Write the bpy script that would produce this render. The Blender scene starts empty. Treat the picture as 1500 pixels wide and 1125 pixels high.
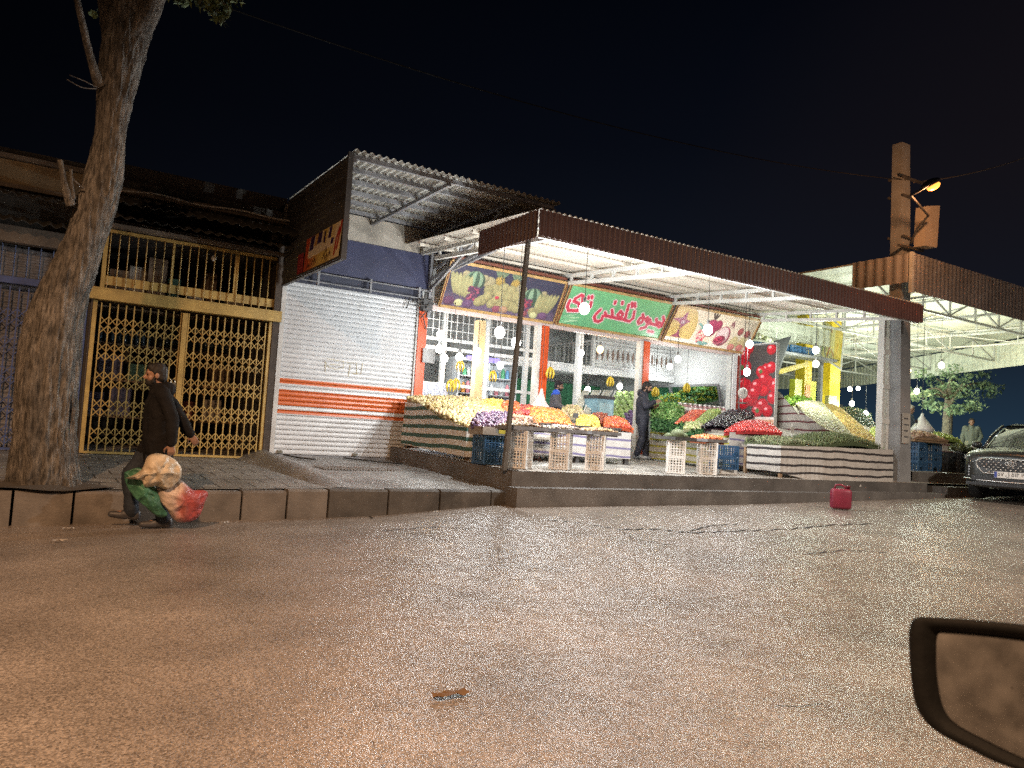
import bpy, math, random
import numpy as np
from math import sin, cos, pi, radians, hypot, atan2
from mathutils import Vector, Matrix, noise

# ------------------------------------------------------------------ camera, sky, exposure
S = bpy.context.scene
COL = S.collection
CAM_POS = np.array([0.0, 0.0, 1.25])
YAW, PITCH, ROLL, FPX = radians(32.382), radians(3.662), radians(3.4925), 1130.0
_F = np.array([sin(YAW)*cos(PITCH), cos(YAW)*cos(PITCH), sin(PITCH)])
_R0 = np.array([cos(YAW), -sin(YAW), 0.0]); _U0 = np.cross(_R0, _F)
_R = _R0*cos(ROLL) + _U0*sin(ROLL); _U = -_R0*sin(ROLL) + _U0*cos(ROLL)
cam_data = bpy.data.cameras.new('camera'); cam = bpy.data.objects.new('camera', cam_data); COL.objects.link(cam)
cam_data.sensor_width = 36.0; cam_data.lens = FPX/1500*36
cam_data.clip_start = 0.05; cam_data.clip_end = 600
cam_data.dof.use_dof = True; cam_data.dof.focus_distance = 13.0; cam_data.dof.aperture_fstop = 9.0
cam.matrix_world = Matrix(((_R[0], _U[0], -_F[0], CAM_POS[0]), (_R[1], _U[1], -_F[1], CAM_POS[1]),
                           (_R[2], _U[2], -_F[2], CAM_POS[2]), (0, 0, 0, 1)))
S.camera = cam
S.view_settings.view_transform = 'Standard'; S.view_settings.look = 'None'
S.view_settings.gamma = 1.0; S.view_settings.exposure = 0.0
S.cycles.use_denoising = False      # the grain of a phone picture at night
S.cycles.sample_clamp_direct = 25.0
S.cycles.max_bounces = 6; S.cycles.diffuse_bounces = 3; S.cycles.glossy_bounces = 3
S.cycles.sample_clamp_indirect = 4.0

world = bpy.data.worlds.new('World'); S.world = world; world.use_nodes = True
def _world():
    nt = world.node_tree; N = nt.nodes; L = nt.links; bg = N['Background']
    tc = N.new('ShaderNodeTexCoord'); sx = N.new('ShaderNodeSeparateXYZ'); L.new(tc.outputs['Generated'], sx.inputs[0])
    up = N.new('ShaderNodeValToRGB'); L.new(sx.outputs['Z'], up.inputs[0])      # night sky: a blue lens veil coloured in near the horizon, black overhead
    e = up.color_ramp.elements
    e[0].position = 0.0; e[0].color = (0.0130, 0.0300, 0.0520, 1)
    e[1].position = 0.55; e[1].color = (0.0006, 0.0011, 0.0026, 1)
    m = e.new(0.16); m.color = (0.0052, 0.0068, 0.0118, 1)
    m2 = e.new(0.36); m2.color = (0.0020, 0.0028, 0.0056, 1)
    ax = N.new('ShaderNodeMapRange'); ax.inputs[1].default_value = -0.15; ax.inputs[2].default_value = 0.75
    ax.inputs[3].default_value = 0.22; ax.inputs[4].default_value = 1.25
    L.new(sx.outputs['X'], ax.inputs[0])
    wm = N.new('ShaderNodeMapRange'); wm.inputs[1].default_value = 0.66; wm.inputs[2].default_value = 0.98; wm.inputs[4].default_value = 0.8; L.new(sx.outputs['X'], wm.inputs[0])
    wz = N.new('ShaderNodeMapRange'); wz.inputs[1].default_value = 0.1; wz.inputs[2].default_value = 0.32; L.new(sx.outputs['Z'], wz.inputs[0])
    wp = N.new('ShaderNodeMath'); wp.operation = 'MULTIPLY'; L.new(wm.outputs[0], wp.inputs[0]); L.new(wz.outputs[0], wp.inputs[1])
    mw = N.new('ShaderNodeMix'); mw.data_type = 'RGBA'; mw.inputs[7].default_value = (0.0075, 0.0052, 0.0058, 1); L.new(wp.outputs[0], mw.inputs[0]); L.new(up.outputs[0], mw.inputs[6])  # warm glare of the sodium lamp tinted into the upper sky
    L.new(mw.outputs[2], bg.inputs[0]); L.new(ax.outputs[0], bg.inputs[1])
_world()

# ------------------------------------------------------------------ pixel of the 1500x1125 photograph + a real plane -> a point
def _ray(x, y): return _F + _R*(x-750)/FPX - _U*(y-562.5)/FPX
def PY(x, y, Y): d = _ray(x, y); return CAM_POS + d*(Y/d[1])
def PX(x, y, X): d = _ray(x, y); return CAM_POS + d*(X/d[0])
def PZ(x, y, Z): d = _ray(x, y); return CAM_POS + d*((Z-1.25)/d[2])
def PD(x, y, D): return CAM_POS + _ray(x, y)*D

random.seed(7); rng = np.random.default_rng(11)
U = random.uniform

# ------------------------------------------------------------------ materials
MATS = {}
def mat(name, col, rough=0.6, var=0.15, scale=6.0, bump=0.1, bscale=60.0, metal=0.0, spec=0.5, attr=False, emit=0.0, alpha=1.0, trans=0.0, coat=0.0, dirt=0.0, dirt_col=(0.05, 0.045, 0.04)):
    if name in MATS: return MATS[name]
    m = bpy.data.materials.new(name); m.use_nodes = True
    nt = m.node_tree; N = nt.nodes; L = nt.links; b = N['Principled BSDF']
    b.inputs['Roughness'].default_value = rough; b.inputs['Metallic'].default_value = metal
    b.inputs['Specular IOR Level'].default_value = spec; b.inputs['Coat Weight'].default_value = coat
    b.inputs['Transmission Weight'].default_value = trans; b.inputs['Alpha'].default_value = alpha
    tc = N.new('ShaderNodeTexCoord')
    nz = N.new('ShaderNodeTexNoise'); nz.inputs['Scale'].default_value = scale; nz.inputs['Detail'].default_value = 6
    L.new(tc.outputs['Object'], nz.inputs['Vector'])
    mr = N.new('ShaderNodeMapRange'); mr.inputs[1].default_value = 0.3; mr.inputs[2].default_value = 0.7
    mr.inputs[3].default_value = 1-var; mr.inputs[4].default_value = 1+var
    L.new(nz.outputs['Fac'], mr.inputs[0])
    mul = N.new('ShaderNodeVectorMath'); mul.operation = 'SCALE'
    if attr:
        a = N.new('ShaderNodeAttribute'); a.attribute_name = 'Col'; L.new(a.outputs['Color'], mul.inputs[0])
    else:
        mul.inputs[0].default_value = col[:3]
    L.new(mr.outputs[0], mul.inputs['Scale'])
    out = mul.outputs[0]
    if dirt:
        n2 = N.new('ShaderNodeTexNoise'); n2.inputs['Scale'].default_value = scale*0.35; n2.inputs['Detail'].default_value = 8; n2.inputs['Roughness'].default_value = 0.7
        L.new(tc.outputs['Object'], n2.inputs['Vector'])
        r2 = N.new('ShaderNodeMapRange'); r2.inputs[1].default_value = 0.5; r2.inputs[2].default_value = 0.72; r2.inputs[4].default_value = dirt
        L.new(n2.outputs['Fac'], r2.inputs[0])
        mx = N.new('ShaderNodeMix'); mx.data_type = 'RGBA'; mx.inputs[7].default_value = (*dirt_col, 1)
        L.new(r2.outputs[0], mx.inputs[0]); L.new(out, mx.inputs[6]); out = mx.outputs[2]
    L.new(out, b.inputs['Base Color'])
    if bump:
        n3 = N.new('ShaderNodeTexNoise'); n3.inputs['Scale'].default_value = bscale; n3.inputs['Detail'].default_value = 4
        L.new(tc.outputs['Object'], n3.inputs['Vector'])
        bp = N.new('ShaderNodeBump'); bp.inputs['Strength'].default_value = bump; bp.inputs['Distance'].default_value = 0.02
        L.new(n3.outputs['Fac'], bp.inputs['Height']); L.new(bp.outputs[0], b.inputs['Normal'])
    if emit:
        b.inputs['Emission Color'].default_value = (*col[:3], 1); b.inputs['Emission Strength'].default_value = emit
    MATS[name] = m
    return m

def nodes_of(m):
    nt = m.node_tree; return nt, nt.nodes, nt.links, nt.nodes['Principled BSDF']

def stripe_mat(name, base, stripe, period, width, axis=2, phase=0.0, rough=0.8):
    """woven cloth with printed stripes across one object axis"""
    m = mat(name, base, rough=rough, var=0.12, scale=5, bump=0.35, bscale=14)
    nt, N, L, b = nodes_of(m)
    src = b.inputs['Base Color'].links[0].from_socket
    tc = N.new('ShaderNodeTexCoord'); sx = N.new('ShaderNodeSeparateXYZ'); L.new(tc.outputs['Object'], sx.inputs[0])
    nz = N.new('ShaderNodeTexNoise'); nz.inputs['Scale'].default_value = 1.3; L.new(tc.outputs['Object'], nz.inputs['Vector'])
    ad = N.new('ShaderNodeMath'); ad.operation = 'MULTIPLY_ADD'; ad.inputs[1].default_value = 0.09; L.new(nz.outputs['Fac'], ad.inputs[0]); L.new(sx.outputs[axis], ad.inputs[2])
    dv = N.new('ShaderNodeMath'); dv.operation = 'MULTIPLY_ADD'; dv.inputs[1].default_value = 1/period; dv.inputs[2].default_value = phase; L.new(ad.outputs[0], dv.inputs[0])
    fr = N.new('ShaderNodeMath'); fr.operation = 'FRACT'; L.new(dv.outputs[0], fr.inputs[0])
    lt = N.new('ShaderNodeMath'); lt.operation = 'LESS_THAN'; lt.inputs[1].default_value = width; L.new(fr.outputs[0], lt.inputs[0])
    mx = N.new('ShaderNodeMix'); mx.data_type = 'RGBA'; mx.inputs[7].default_value = (*stripe, 1)
    L.new(lt.outputs[0], mx.inputs[0]); L.new(src, mx.inputs[6]); L.new(mx.outputs[2], b.inputs['Base Color'])
    return m

# ------------------------------------------------------------------ mesh builder
_t = {}
def sphere_tpl(seg, ring):
    k = (seg, ring)
    if k not in _t:
        v = [(0, 0, 1)]; f = []
        for i in range(1, ring):
            th = pi*i/ring
            for j in range(seg): v.append((sin(th)*cos(2*pi*j/seg), sin(th)*sin(2*pi*j/seg), cos(th)))
        v.append((0, 0, -1)); last = len(v)-1
        for j in range(seg):
            f.append((0, 1+j, 1+(j+1) % seg)); b = 1+(ring-2)*seg; f.append((last, b+(j+1) % seg, b+j))
        for i in range(ring-2):
            for j in range(seg):
                a = 1+i*seg+j; c = 1+i*seg+(j+1) % seg; f.append((a, a+seg, c+seg, c))
        _t[k] = (np.array(v, float), f)
    return _t[k]

def rotm(rx=0, ry=0, rz=0):
    return np.array((Matrix.Rotation(rz, 3, 'Z') @ Matrix.Rotation(ry, 3, 'Y') @ Matrix.Rotation(rx, 3, 'X')))

class MB:
    def __init__(s): s.v = []; s.n = 0; s.f = []; s.c = []; s.hascol = False
    def add(s, v, f, col=None):
        v = np.asarray(v, float).reshape(-1, 3); s.v.append(v); n = s.n
        s.f += [tuple(i+n for i in q) for q in f]; s.n += len(v)
        if col is not None: s.hascol = True; s.c.append(np.broadcast_to(np.asarray(col, float)[..., :3], (len(v), 3)))
        else: s.c.append(np.full((len(v), 3), 0.5))
        return s
    def box(s, c, d, rz=0, rx=0, ry=0, col=None):
        x, y, z = np.array(d)/2
        v = np.array([(-x, -y, -z), (x, -y, -z), (x, y, -z), (-x, y, -z), (-x, -y, z), (x, -y, z), (x, y, z), (-x, y, z)])
        if rz or rx or ry: v = v @ rotm(rx, ry, rz).T
        return s.add(v+np.array(c), [(0, 3, 2, 1), (4, 5, 6, 7), (0, 1, 5, 4), (1, 2, 6, 5), (2, 3, 7, 6), (3, 0, 4, 7)], col)
    def lo(s, a, b, col=None): a = np.array(a, float); b = np.array(b, float); return s.box((a+b)/2, np.abs(b-a), col=col)
    def bar(s, p, q, w, h=None, up=(0, 0, 1), col=None):
        h = h or w; p = np.array(p, float); q = np.array(q, float); d = q-p; l = np.linalg.norm(d)
        if l < 1e-6: return s
        d /= l; u = np.array(up, float)
        if abs(d @ u) > 0.98: u = np.array((0, 1., 0))
        a = np.cross(d, u); a /= np.linalg.norm(a); u = np.cross(a, d)
        v = [e + a*sa*w/2 + u*su*h/2 for e in (p, q) for sa, su in ((-1, -1), (1, -1), (1, 1), (-1, 1))]
        return s.add(v, [(0, 1, 2, 3), (7, 6, 5, 4), (0, 4, 5, 1), (1, 5, 6, 2), (2, 6, 7, 3), (3, 7, 4, 0)], col)
    def tube(s, pts, r, n=8, caps=True, col=None):
        P = np.array(pts, float); m = len(P); R = np.broadcast_to(np.asarray(r, float), (m,))
        T = np.gradient(P, axis=0); T /= np.linalg.norm(T, axis=1)[:, None]+1e-12
        a = np.cross(T[0], (0, 0, 1.0))
        if np.linalg.norm(a) < 0.05: a = np.cross(T[0], (1.0, 0, 0))
        vs = []
        for i in range(m):
            a = a - T[i]*(a @ T[i]); a /= np.linalg.norm(a)+1e-12; b = np.cross(T[i], a)
            ang = np.arange(n)*2*pi/n
            vs.append(P[i] + R[i]*(np.cos(ang)[:, None]*a + np.sin(ang)[:, None]*b))
        f = [(i*n+j, i*n+(j+1) % n, (i+1)*n+(j+1) % n, (i+1)*n+j) for i in range(m-1) for j in range(n)]
        if caps: f += [tuple(range(n))[::-1], tuple((m-1)*n+j for j in range(n))]
        return s.add(np.vstack(vs), f, col)
    def ell(s, c, r, rot=None, seg=8, ring=5, col=None):
        v, f = sphere_tpl(seg, ring); v = v*np.array(r, float)
        if rot is not None: v = v @ rot.T
        return s.add(v+np.array(c, float), f, col)
    def lathe(s, c, prof, n=16, col=None, axis=None):
        v = []; m = len(prof)
        for r, z in prof:
            for j in range(n): v.append((r*cos(2*pi*j/n), r*sin(2*pi*j/n), z))
        f = [(i*n+j, i*n+(j+1) % n, (i+1)*n+(j+1) % n, (i+1)*n+j) for i in range(m-1) for j in range(n)]
        f += [tuple(range(n))[::-1], tuple((m-1)*n+j for j in range(n))]
        v = np.array(v)
        if axis is not None: v = v @ np.array(axis).T
        return s.add(v+np.array(c, float), f, col)
    def grid(s, G, col=None, flip=False):
        G = np.asarray(G, float); a, b, _ = G.shape
        f = [(i*b+j, (i+1)*b+j, (i+1)*b+j+1, i*b+j+1) for i in range(a-1) for j in range(b-1)]
        if flip: f = [q[::-1] for q in f]
        return s.add(G.reshape(-1, 3), f, None if col is None else np.asarray(col).reshape(-1, 3))
    def prism(s, poly, off, col=None):
        """closed polygon (3D points) swept by vector off"""
        P = np.array(poly, float); n = len(P); o = np.array(off, float)
        f = [tuple(range(n))[::-1], tuple(range(n, 2*n))] + [(i, (i+1) % n, n+(i+1) % n, n+i) for i in range(n)]
        return s.add(np.vstack([P, P+o]), f, col)
    def mesh(s, name, m, loc=(0, 0, 0), smooth=False):
        V = np.vstack(s.v)-np.array(loc, float)
        me = bpy.data.meshes.new(name); me.from_pydata(V.tolist(), [], s.f)
        if s.hascol:
            at = me.color_attributes.new('Col', 'FLOAT_COLOR', 'POINT')
            c = np.ones((len(V), 4), np.float32); c[:, :3] = np.vstack(s.c); at.data.foreach_set('color', c.ravel())
        if m is not None: me.materials.append(m)
        if smooth: me.shade_smooth()
        me.update(); return me
    def build(s, name, m, parent=None, loc=(0, 0, 0), smooth=False):
        if parent is not None: loc = wloc(parent)
        o = bpy.data.objects.new(name, s.mesh(name, m, loc, smooth)); COL.objects.link(o)
        if parent is not None: o.parent = parent
        else: o.location = loc
        return o

def wloc(o):
    l = np.zeros(3)
    while o is not None: l = l+np.array(o.location); o = o.parent
    return l
def tag(o, label=None, cat=None, group=None, kind=None):
    if label: o['label'] = label
    if cat: o['category'] = cat
    if group: o['group'] = group
    if kind: o['kind'] = kind
    return o
def thing(name, label, cat, loc=(0, 0, 0), group=None, rz=0):
    o = bpy.data.objects.new(name, None); COL.objects.link(o); o.location = loc; o.rotation_euler = (0, 0, rz); o.empty_display_size = 0.1
    return tag(o, label, cat, group)
def dup(root, loc, rz=0, label=None, group=None, scale=None):
    r = root.copy(); COL.objects.link(r); r.location = loc; r.rotation_euler = (0, 0, rz)
    if scale: r.scale = (scale,)*3
    if label: r['label'] = label
    if group: r['group'] = group
    for ch in list(root.children):
        c = ch.copy(); COL.objects.link(c); c.parent = r
        for g in ch.children:
            d = g.copy(); COL.objects.link(d); d.parent = c
    return r
def lerp(a, b, t): return np.asarray(a, float)*(1-t)+np.asarray(b, float)*t
def fbm(p, sc, o=4): return noise.fractal(Vector(p)*sc, 1.0, 2.0, o)
def sst(a, b, x): t = np.clip((np.asarray(x, float)-a)/(b-a), 0, 1); return t*t*(3-2*t)
def text_mesh(body, size, extrude=0.001):
    c = bpy.data.curves.new('t', 'FONT'); c.body = body; c.size = size; c.extrude = extrude; c.align_x = 'CENTER'
    o = bpy.data.objects.new('t', c); COL.objects.link(o); dg = bpy.context.evaluated_depsgraph_get()
    me = bpy.data.meshes.new_from_object(o.evaluated_get(dg)); bpy.data.objects.remove(o)
    v = np.array([x.co[:] for x in me.vertices]); f = [tuple(p.vertices) for p in me.polygons]
    bpy.data.meshes.remove(me); return v, f

F_Y = 13.65          # plane of the shop fronts
def floor_z(y): return 0.72+0.035*(max(9.3, min(y, 13.4))-9.3)   # market platform rises a little towards the back


# ------------------------------------------------------------------ setting: road, pavement, ramp, market platform
def asphalt():
    m = mat('asphalt', (0.2, 0.172, 0.148), rough=0.45, spec=.7, var=0.28, scale=1.1, bump=0)
    nt, N, L, b = nodes_of(m)
    src = b.inputs['Base Color'].links[0].from_socket
    tc = N.new('ShaderNodeTexCoord')
    vo = N.new('ShaderNodeTexVoronoi'); vo.inputs['Scale'].default_value = 115; L.new(tc.outputs['Object'], vo.inputs['Vector'])
    rr = N.new('ShaderNodeMapRange'); rr.inputs[3].default_value = 0.35; rr.inputs[4].default_value = 1.9; L.new(vo.outputs['Color'], rr.inputs[0])
    mu = N.new('ShaderNodeVectorMath'); mu.operation = 'SCALE'; L.new(src, mu.inputs[0]); L.new(rr.outputs[0], mu.inputs['Scale'])
    # thin cracks
    nz = N.new('ShaderNodeTexNoise'); nz.inputs['Scale'].default_value = 1.4; nz.inputs['Detail'].default_value = 6; L.new(tc.outputs['Object'], nz.inputs['Vector'])
    ad = N.new('ShaderNodeMix'); ad.data_type = 'VECTOR'; ad.inputs[0].default_value = 0.28; L.new(tc.outputs['Object'], ad.inputs[4]); L.new(nz.outputs['Color'], ad.inputs[5])
    v2 = N.new('ShaderNodeTexVoronoi'); v2.feature = 'DISTANCE_TO_EDGE'; v2.inputs['Scale'].default_value = 0.42; L.new(ad.outputs[1], v2.inputs['Vector'])
    lt = N.new('ShaderNodeMath'); lt.operation = 'LESS_THAN'; lt.inputs[1].default_value = 0.0025; L.new(v2.outputs['Distance'], lt.inputs[0])
    n5 = N.new('ShaderNodeTexNoise'); n5.inputs['Scale'].default_value = 0.33; L.new(tc.outputs['Object'], n5.inputs['Vector'])
    g5 = N.new('ShaderNodeMath'); g5.operation = 'GREATER_THAN'; g5.inputs[1].default_value = 0.62; L.new(n5.outputs['Fac'], g5.inputs[0])
    ck = N.new('ShaderNodeMath'); ck.operation = 'MULTIPLY'; L.new(lt.outputs[0], ck.inputs[0]); L.new(g5.outputs[0], ck.inputs[1])
    mx = N.new('ShaderNodeMix'); mx.data_type = 'RGBA'; mx.inputs[7].default_value = (0.02, 0.018, 0.016, 1)
    L.new(ck.outputs[0], mx.inputs[0]); L.new(mu.outputs[0], mx.inputs[6]); L.new(mx.outputs[2], b.inputs['Base Color'])
    # aggregate relief with slow unevenness
    n3 = N.new('ShaderNodeTexNoise'); n3.inputs['Scale'].default_value = 70; n3.inputs['Detail'].default_value = 3; L.new(tc.outputs['Object'], n3.inputs['Vector'])
    n4 = N.new('ShaderNodeTexNoise'); n4.inputs['Scale'].default_value = 7; n4.inputs['Detail'].default_value = 4; L.new(tc.outputs['Object'], n4.inputs['Vector'])
    b1 = N.new('ShaderNodeBump'); b1.inputs['Strength'].default_value = 0.36; b1.inputs['Distance'].default_value = 0.012; hs_ = N.new('ShaderNodeMath'); hs_.operation = 'SUBTRACT'; L.new(n3.outputs['Fac'], hs_.inputs[0]); L.new(vo.outputs['Distance'], hs_.inputs[1]); L.new(hs_.outputs[0], b1.inputs['Height'])
    b2 = N.new('ShaderNodeBump'); b2.inputs['Strength'].default_value = 0.1; b2.inputs['Distance'].default_value = 0.05; L.new(n4.outputs['Fac'], b2.inputs['Height']); L.new(b1.outputs[0], b2.inputs['Normal'])
    L.new(b2.outputs[0], b.inputs['Normal'])
    ro = N.new('ShaderNodeMapRange'); ro.inputs[1].default_value = 0.3; ro.inputs[2].default_value = 0.7; ro.inputs[3].default_value = 0.2; ro.inputs[4].default_value = 0.3
    L.new(n4.outputs['Fac'], ro.inputs[0]); L.new(ro.outputs[0], b.inputs['Roughness'])
    return m
M_ASPH = asphalt()
def road_z(x, y):
    rx = np.interp(x, [-8, 0, 1, 2.8, 3.9, 4.7, 5.5, 6, 10.4, 16, 20, 40], [0, .01, .03, .06, .085, .15, .215, .235, .28, .42, .52, .55])
    return rx*sst(0.3, 8.6, y)
def build_road():
    xs = np.concatenate([np.linspace(-90, -10, 12), np.arange(-9, 26, 0.5), np.linspace(27, 140, 16)])
    ys = np.concatenate([np.linspace(-40, -3, 6), np.arange(-2, 9.0, 0.5), [9.0, 9.42]])
    G = np.array([[(x, y, road_z(x, y)) for y in ys] for x in xs])
    tag(MB().grid(G, flip=True).build('road', M_ASPH, smooth=True), kind='structure')
build_road()
def cracks():
    g = MB(); m = mat('crack_tar', (.018, .016, .015), .8, .2)
    for P, w in (([(800, 762), (850, 766), (905, 776), (960, 775), (1010, 781), (1080, 778), (1150, 776), (1210, 770), (1285, 767)], .03), ([(1005, 780), (1040, 770), (1090, 768)], .018), ([(560, 778), (640, 772), (700, 776)], .015), ([(1120, 800), (1180, 812), (1240, 806), (1330, 812)], .016), ([(905, 776), (930, 790), (990, 800)], .014)):
        pts = []
        for i, (a, b) in enumerate(zip(P[:-1], P[1:])):
            for t in np.linspace(0, 1, 7)[:-1]:
                q = PZ(a[0]+(b[0]-a[0])*t, a[1]+(b[1]-a[1])*t+U(-1, 1)*.8, .2)
                for _ in range(4): q = PZ(a[0]+(b[0]-a[0])*t, a[1]+(b[1]-a[1])*t+.8*sin(17*t+i*3), float(road_z(q[0], q[1])))
                pts.append(q+(0, 0, .006))
        L = [p_+(0, w*U(.3, 1), 0) for p_ in pts]; Rr = [p_-(0, w*U(.3, 1), 0) for p_ in pts]
        g.grid(np.array([L, Rr]), flip=False)
    tag(g.build('road_cracks', m), kind='structure')
cracks()
M_CONC = mat('kerb_concrete', (0.16, 0.145, 0.13), 0.75, 0.3, 3.5, 0.35, 45, dirt=0.75)
M_CONC_D = mat('platform_concrete', (0.12, 0.112, 0.105), 0.65, 0.3, 2.5, 0.35, 40, dirt=0.6)
M_EARTH = mat('dark_earth', (0.06, 0.052, 0.042), 0.95, 0.3, 0.6, 0.5, 12)
tag(MB().grid([[(-90, 9.42, -.05), (-90, 9.42+140, -.05)], [(140, 9.42, -.05), (140, 149, -.05)]], flip=True).build('ground', M_EARTH), kind='structure')

def pave_mat(name, base, bw, bh, mortar=0.012, rot=0.0, wet=0.5):
    m = mat(name, base, wet, 0.25, 1.8, 0, dirt=0.5)
    nt, N, L, b = nodes_of(m); src = b.inputs['Base Color'].links[0].from_socket
    tc = N.new('ShaderNodeTexCoord'); mp = N.new('ShaderNodeMapping'); mp.inputs['Rotation'].default_value = (0, 0, rot); L.new(tc.outputs['Object'], mp.inputs[0])
    br = N.new('ShaderNodeTexBrick'); br.inputs['Scale'].default_value = 1; br.inputs['Mortar Size'].default_value = mortar; br.inputs['Brick Width'].default_value = bw; br.inputs['Row Height'].default_value = bh
    br.inputs['Color1'].default_value = (1, 1, 1, 1); br.inputs['Color2'].default_value = (0.75, 0.75, 0.75, 1); br.inputs['Mortar'].default_value = (0.2, 0.2, 0.2, 1); L.new(mp.outputs[0], br.inputs['Vector'])
    mu = N.new('ShaderNodeMix'); mu.data_type = 'RGBA'; mu.blend_type = 'MULTIPLY'; mu.inputs[0].default_value = 1
    L.new(src, mu.inputs[6]); L.new(br.outputs['Color'], mu.inputs[7]); L.new(mu.outputs[2], b.inputs['Base Color'])
    n3 = N.new('ShaderNodeTexNoise'); n3.inputs['Scale'].default_value = 18; n3.inputs['Detail'].default_value = 5; L.new(tc.outputs['Object'], n3.inputs['Vector'])
    mm = N.new('ShaderNodeMath'); mm.operation = 'MULTIPLY_ADD'; mm.inputs[1].default_value = -1.2; L.new(br.outputs['Fac'], mm.inputs[0]); L.new(n3.outputs['Fac'], mm.inputs[2])
    bp = N.new('ShaderNodeBump'); bp.inputs['Strength'].default_value = 0.5; bp.inputs['Distance'].default_value = 0.02; L.new(mm.outputs[0], bp.inputs['Height']); L.new(bp.outputs[0], b.inputs['Normal'])
    return m
M_PAVE = pave_mat('pavement_slabs', (0.23, 0.22, 0.2), 0.42, 0.42)
M_PLAT = pave_mat('platform_slabs', (0.4, 0.37, 0.33), 0.45, 0.3)
def kerb_top(x): return float(np.interp(x, [-8, 0, 2.6, 3.6, 6], [.34, .36, .395, .425, .44]))
def build_pavement():
    xs = np.arange(-14, 3.41, 0.3); ys = np.linspace(9.5, 13.75, 15)
    G = np.array([[(x, y, lerp(kerb_top(x)+.004, .535, (y-9.5)/4.2)[()] + 0.006*fbm((x, y, 0), 0.9)) for y in ys] for x in xs])
    # soil opening round the tree
    tag(MB().grid(G, flip=True).build('pavement', M_PAVE), kind='structure')
    k = MB(); k2 = MB(); x = -10.2; r = random.Random(3)
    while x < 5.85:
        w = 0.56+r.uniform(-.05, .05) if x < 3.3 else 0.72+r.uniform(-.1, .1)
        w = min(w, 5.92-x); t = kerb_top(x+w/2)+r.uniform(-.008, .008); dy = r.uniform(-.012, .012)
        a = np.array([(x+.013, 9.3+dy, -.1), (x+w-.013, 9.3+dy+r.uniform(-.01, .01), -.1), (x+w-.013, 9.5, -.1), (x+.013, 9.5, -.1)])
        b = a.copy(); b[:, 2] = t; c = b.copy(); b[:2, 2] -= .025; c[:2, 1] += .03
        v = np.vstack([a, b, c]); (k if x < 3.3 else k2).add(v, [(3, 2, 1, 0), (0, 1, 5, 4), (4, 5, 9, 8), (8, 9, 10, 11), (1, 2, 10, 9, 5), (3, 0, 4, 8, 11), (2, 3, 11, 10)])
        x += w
    tag(k.build('kerb', M_CONC), kind='structure'); tag(k2.build('ramp_kerb', mat('shaded_sooty_kerb_concrete', (.085, .078, .07), .8, .35, 3.5, .35, 45, dirt=.85, dirt_col=(.025, .023, .021))), kind='structure')  # ramp kerb darker: soot, and shade away from the bulbs put into its colour
    # sloping concrete ramp in front of the roller shutter, with a worn hump on its pavement side
    xs = np.linspace(3.16, 5.97, 36); ys = np.linspace(9.5, 13.75, 26)
    G = []
    for x in xs:
        row = []
        for y in ys:
            t = (y-9.5)/4.2; z = lerp(kerb_top(x)-.005, .615, t)[()]
            h = math.exp(-((x-3.52-0.1*t)/.17)**2)
            z -= .07*sst(3.4, 3.16, x)
            z += 0.1*h*min(1, t*3+.15) + 0.012*fbm((x, y, 3), 1.7)
            row.append((x, y, z))
        G.append(row)
    m = mat('ramp_concrete', (0.19, 0.185, 0.175), 0.42, 0.3, 2.2, 0.8, 26, dirt=0.6)
    tag(MB().grid(np.array(G), flip=True).build('ramp', m, smooth=True), kind='structure')
    g = MB()
    for i in range(26): g.bar((4.05+i*.052, 11.55, .532), (4.0+i*.052, 12.0, .553), .022, .014)
    tag(g.build('drain_grate', mat('grate_iron', (.24, .23, .22), .5, .2)), 'ribbed iron drain grate set into the ramp by the roller shutter', 'grate')
    # market platform: front riser at y 9.3, a lower step before it
    P = []
    for x in np.arange(6.0, 40.1, 0.8):
        P.append([(x, y, (0.72+.035*(y-9.3)) if y < 13.4 else .8635) for y in np.concatenate([np.linspace(9.3, 13.4, 9), [16, 19.5, 30]])])
    pl = MB().grid(np.array(P), flip=True)
    tag(pl.build('platform', M_PLAT), kind='structure')
    s = MB()
    s.lo((5.985, 9.285, .2), (13.35, 9.45, .716)); s.lo((5.985, 9.45, .2), (6.12, 13.6, .715))
    v = s.v[-1]; v[np.isclose(v[:, 1], 13.6) & (v[:, 2] > .5), 2] = .86
    s.lo((16.7, 9.5, .2), (40, 9.64, .952))
    s.lo((13.35, 9.30, .2), (16.698, 9.46, .716))
    tag(s.build('platform_riser', M_CONC_D), kind='structure')
    hf = MB(); hf.grid([[(16.7, 9.5, .955), (16.7, 29, .955)], [(40, 9.5, .955), (40, 29, .955)]], flip=True); tag(hf.build('hall_floor', M_PLAT), kind='structure')
    st = MB(); st.lo((5.9, 9.0, -.1), (13.2, 9.3, .5)); st.lo((13.2, 8.98, -.1), (16.9, 9.298, .53)); st.lo((16.9, 8.97, -.1), (30, 9.498, .67))
    tag(st.build('platform_step', M_CONC_D), kind='structure')
build_pavement()

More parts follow.
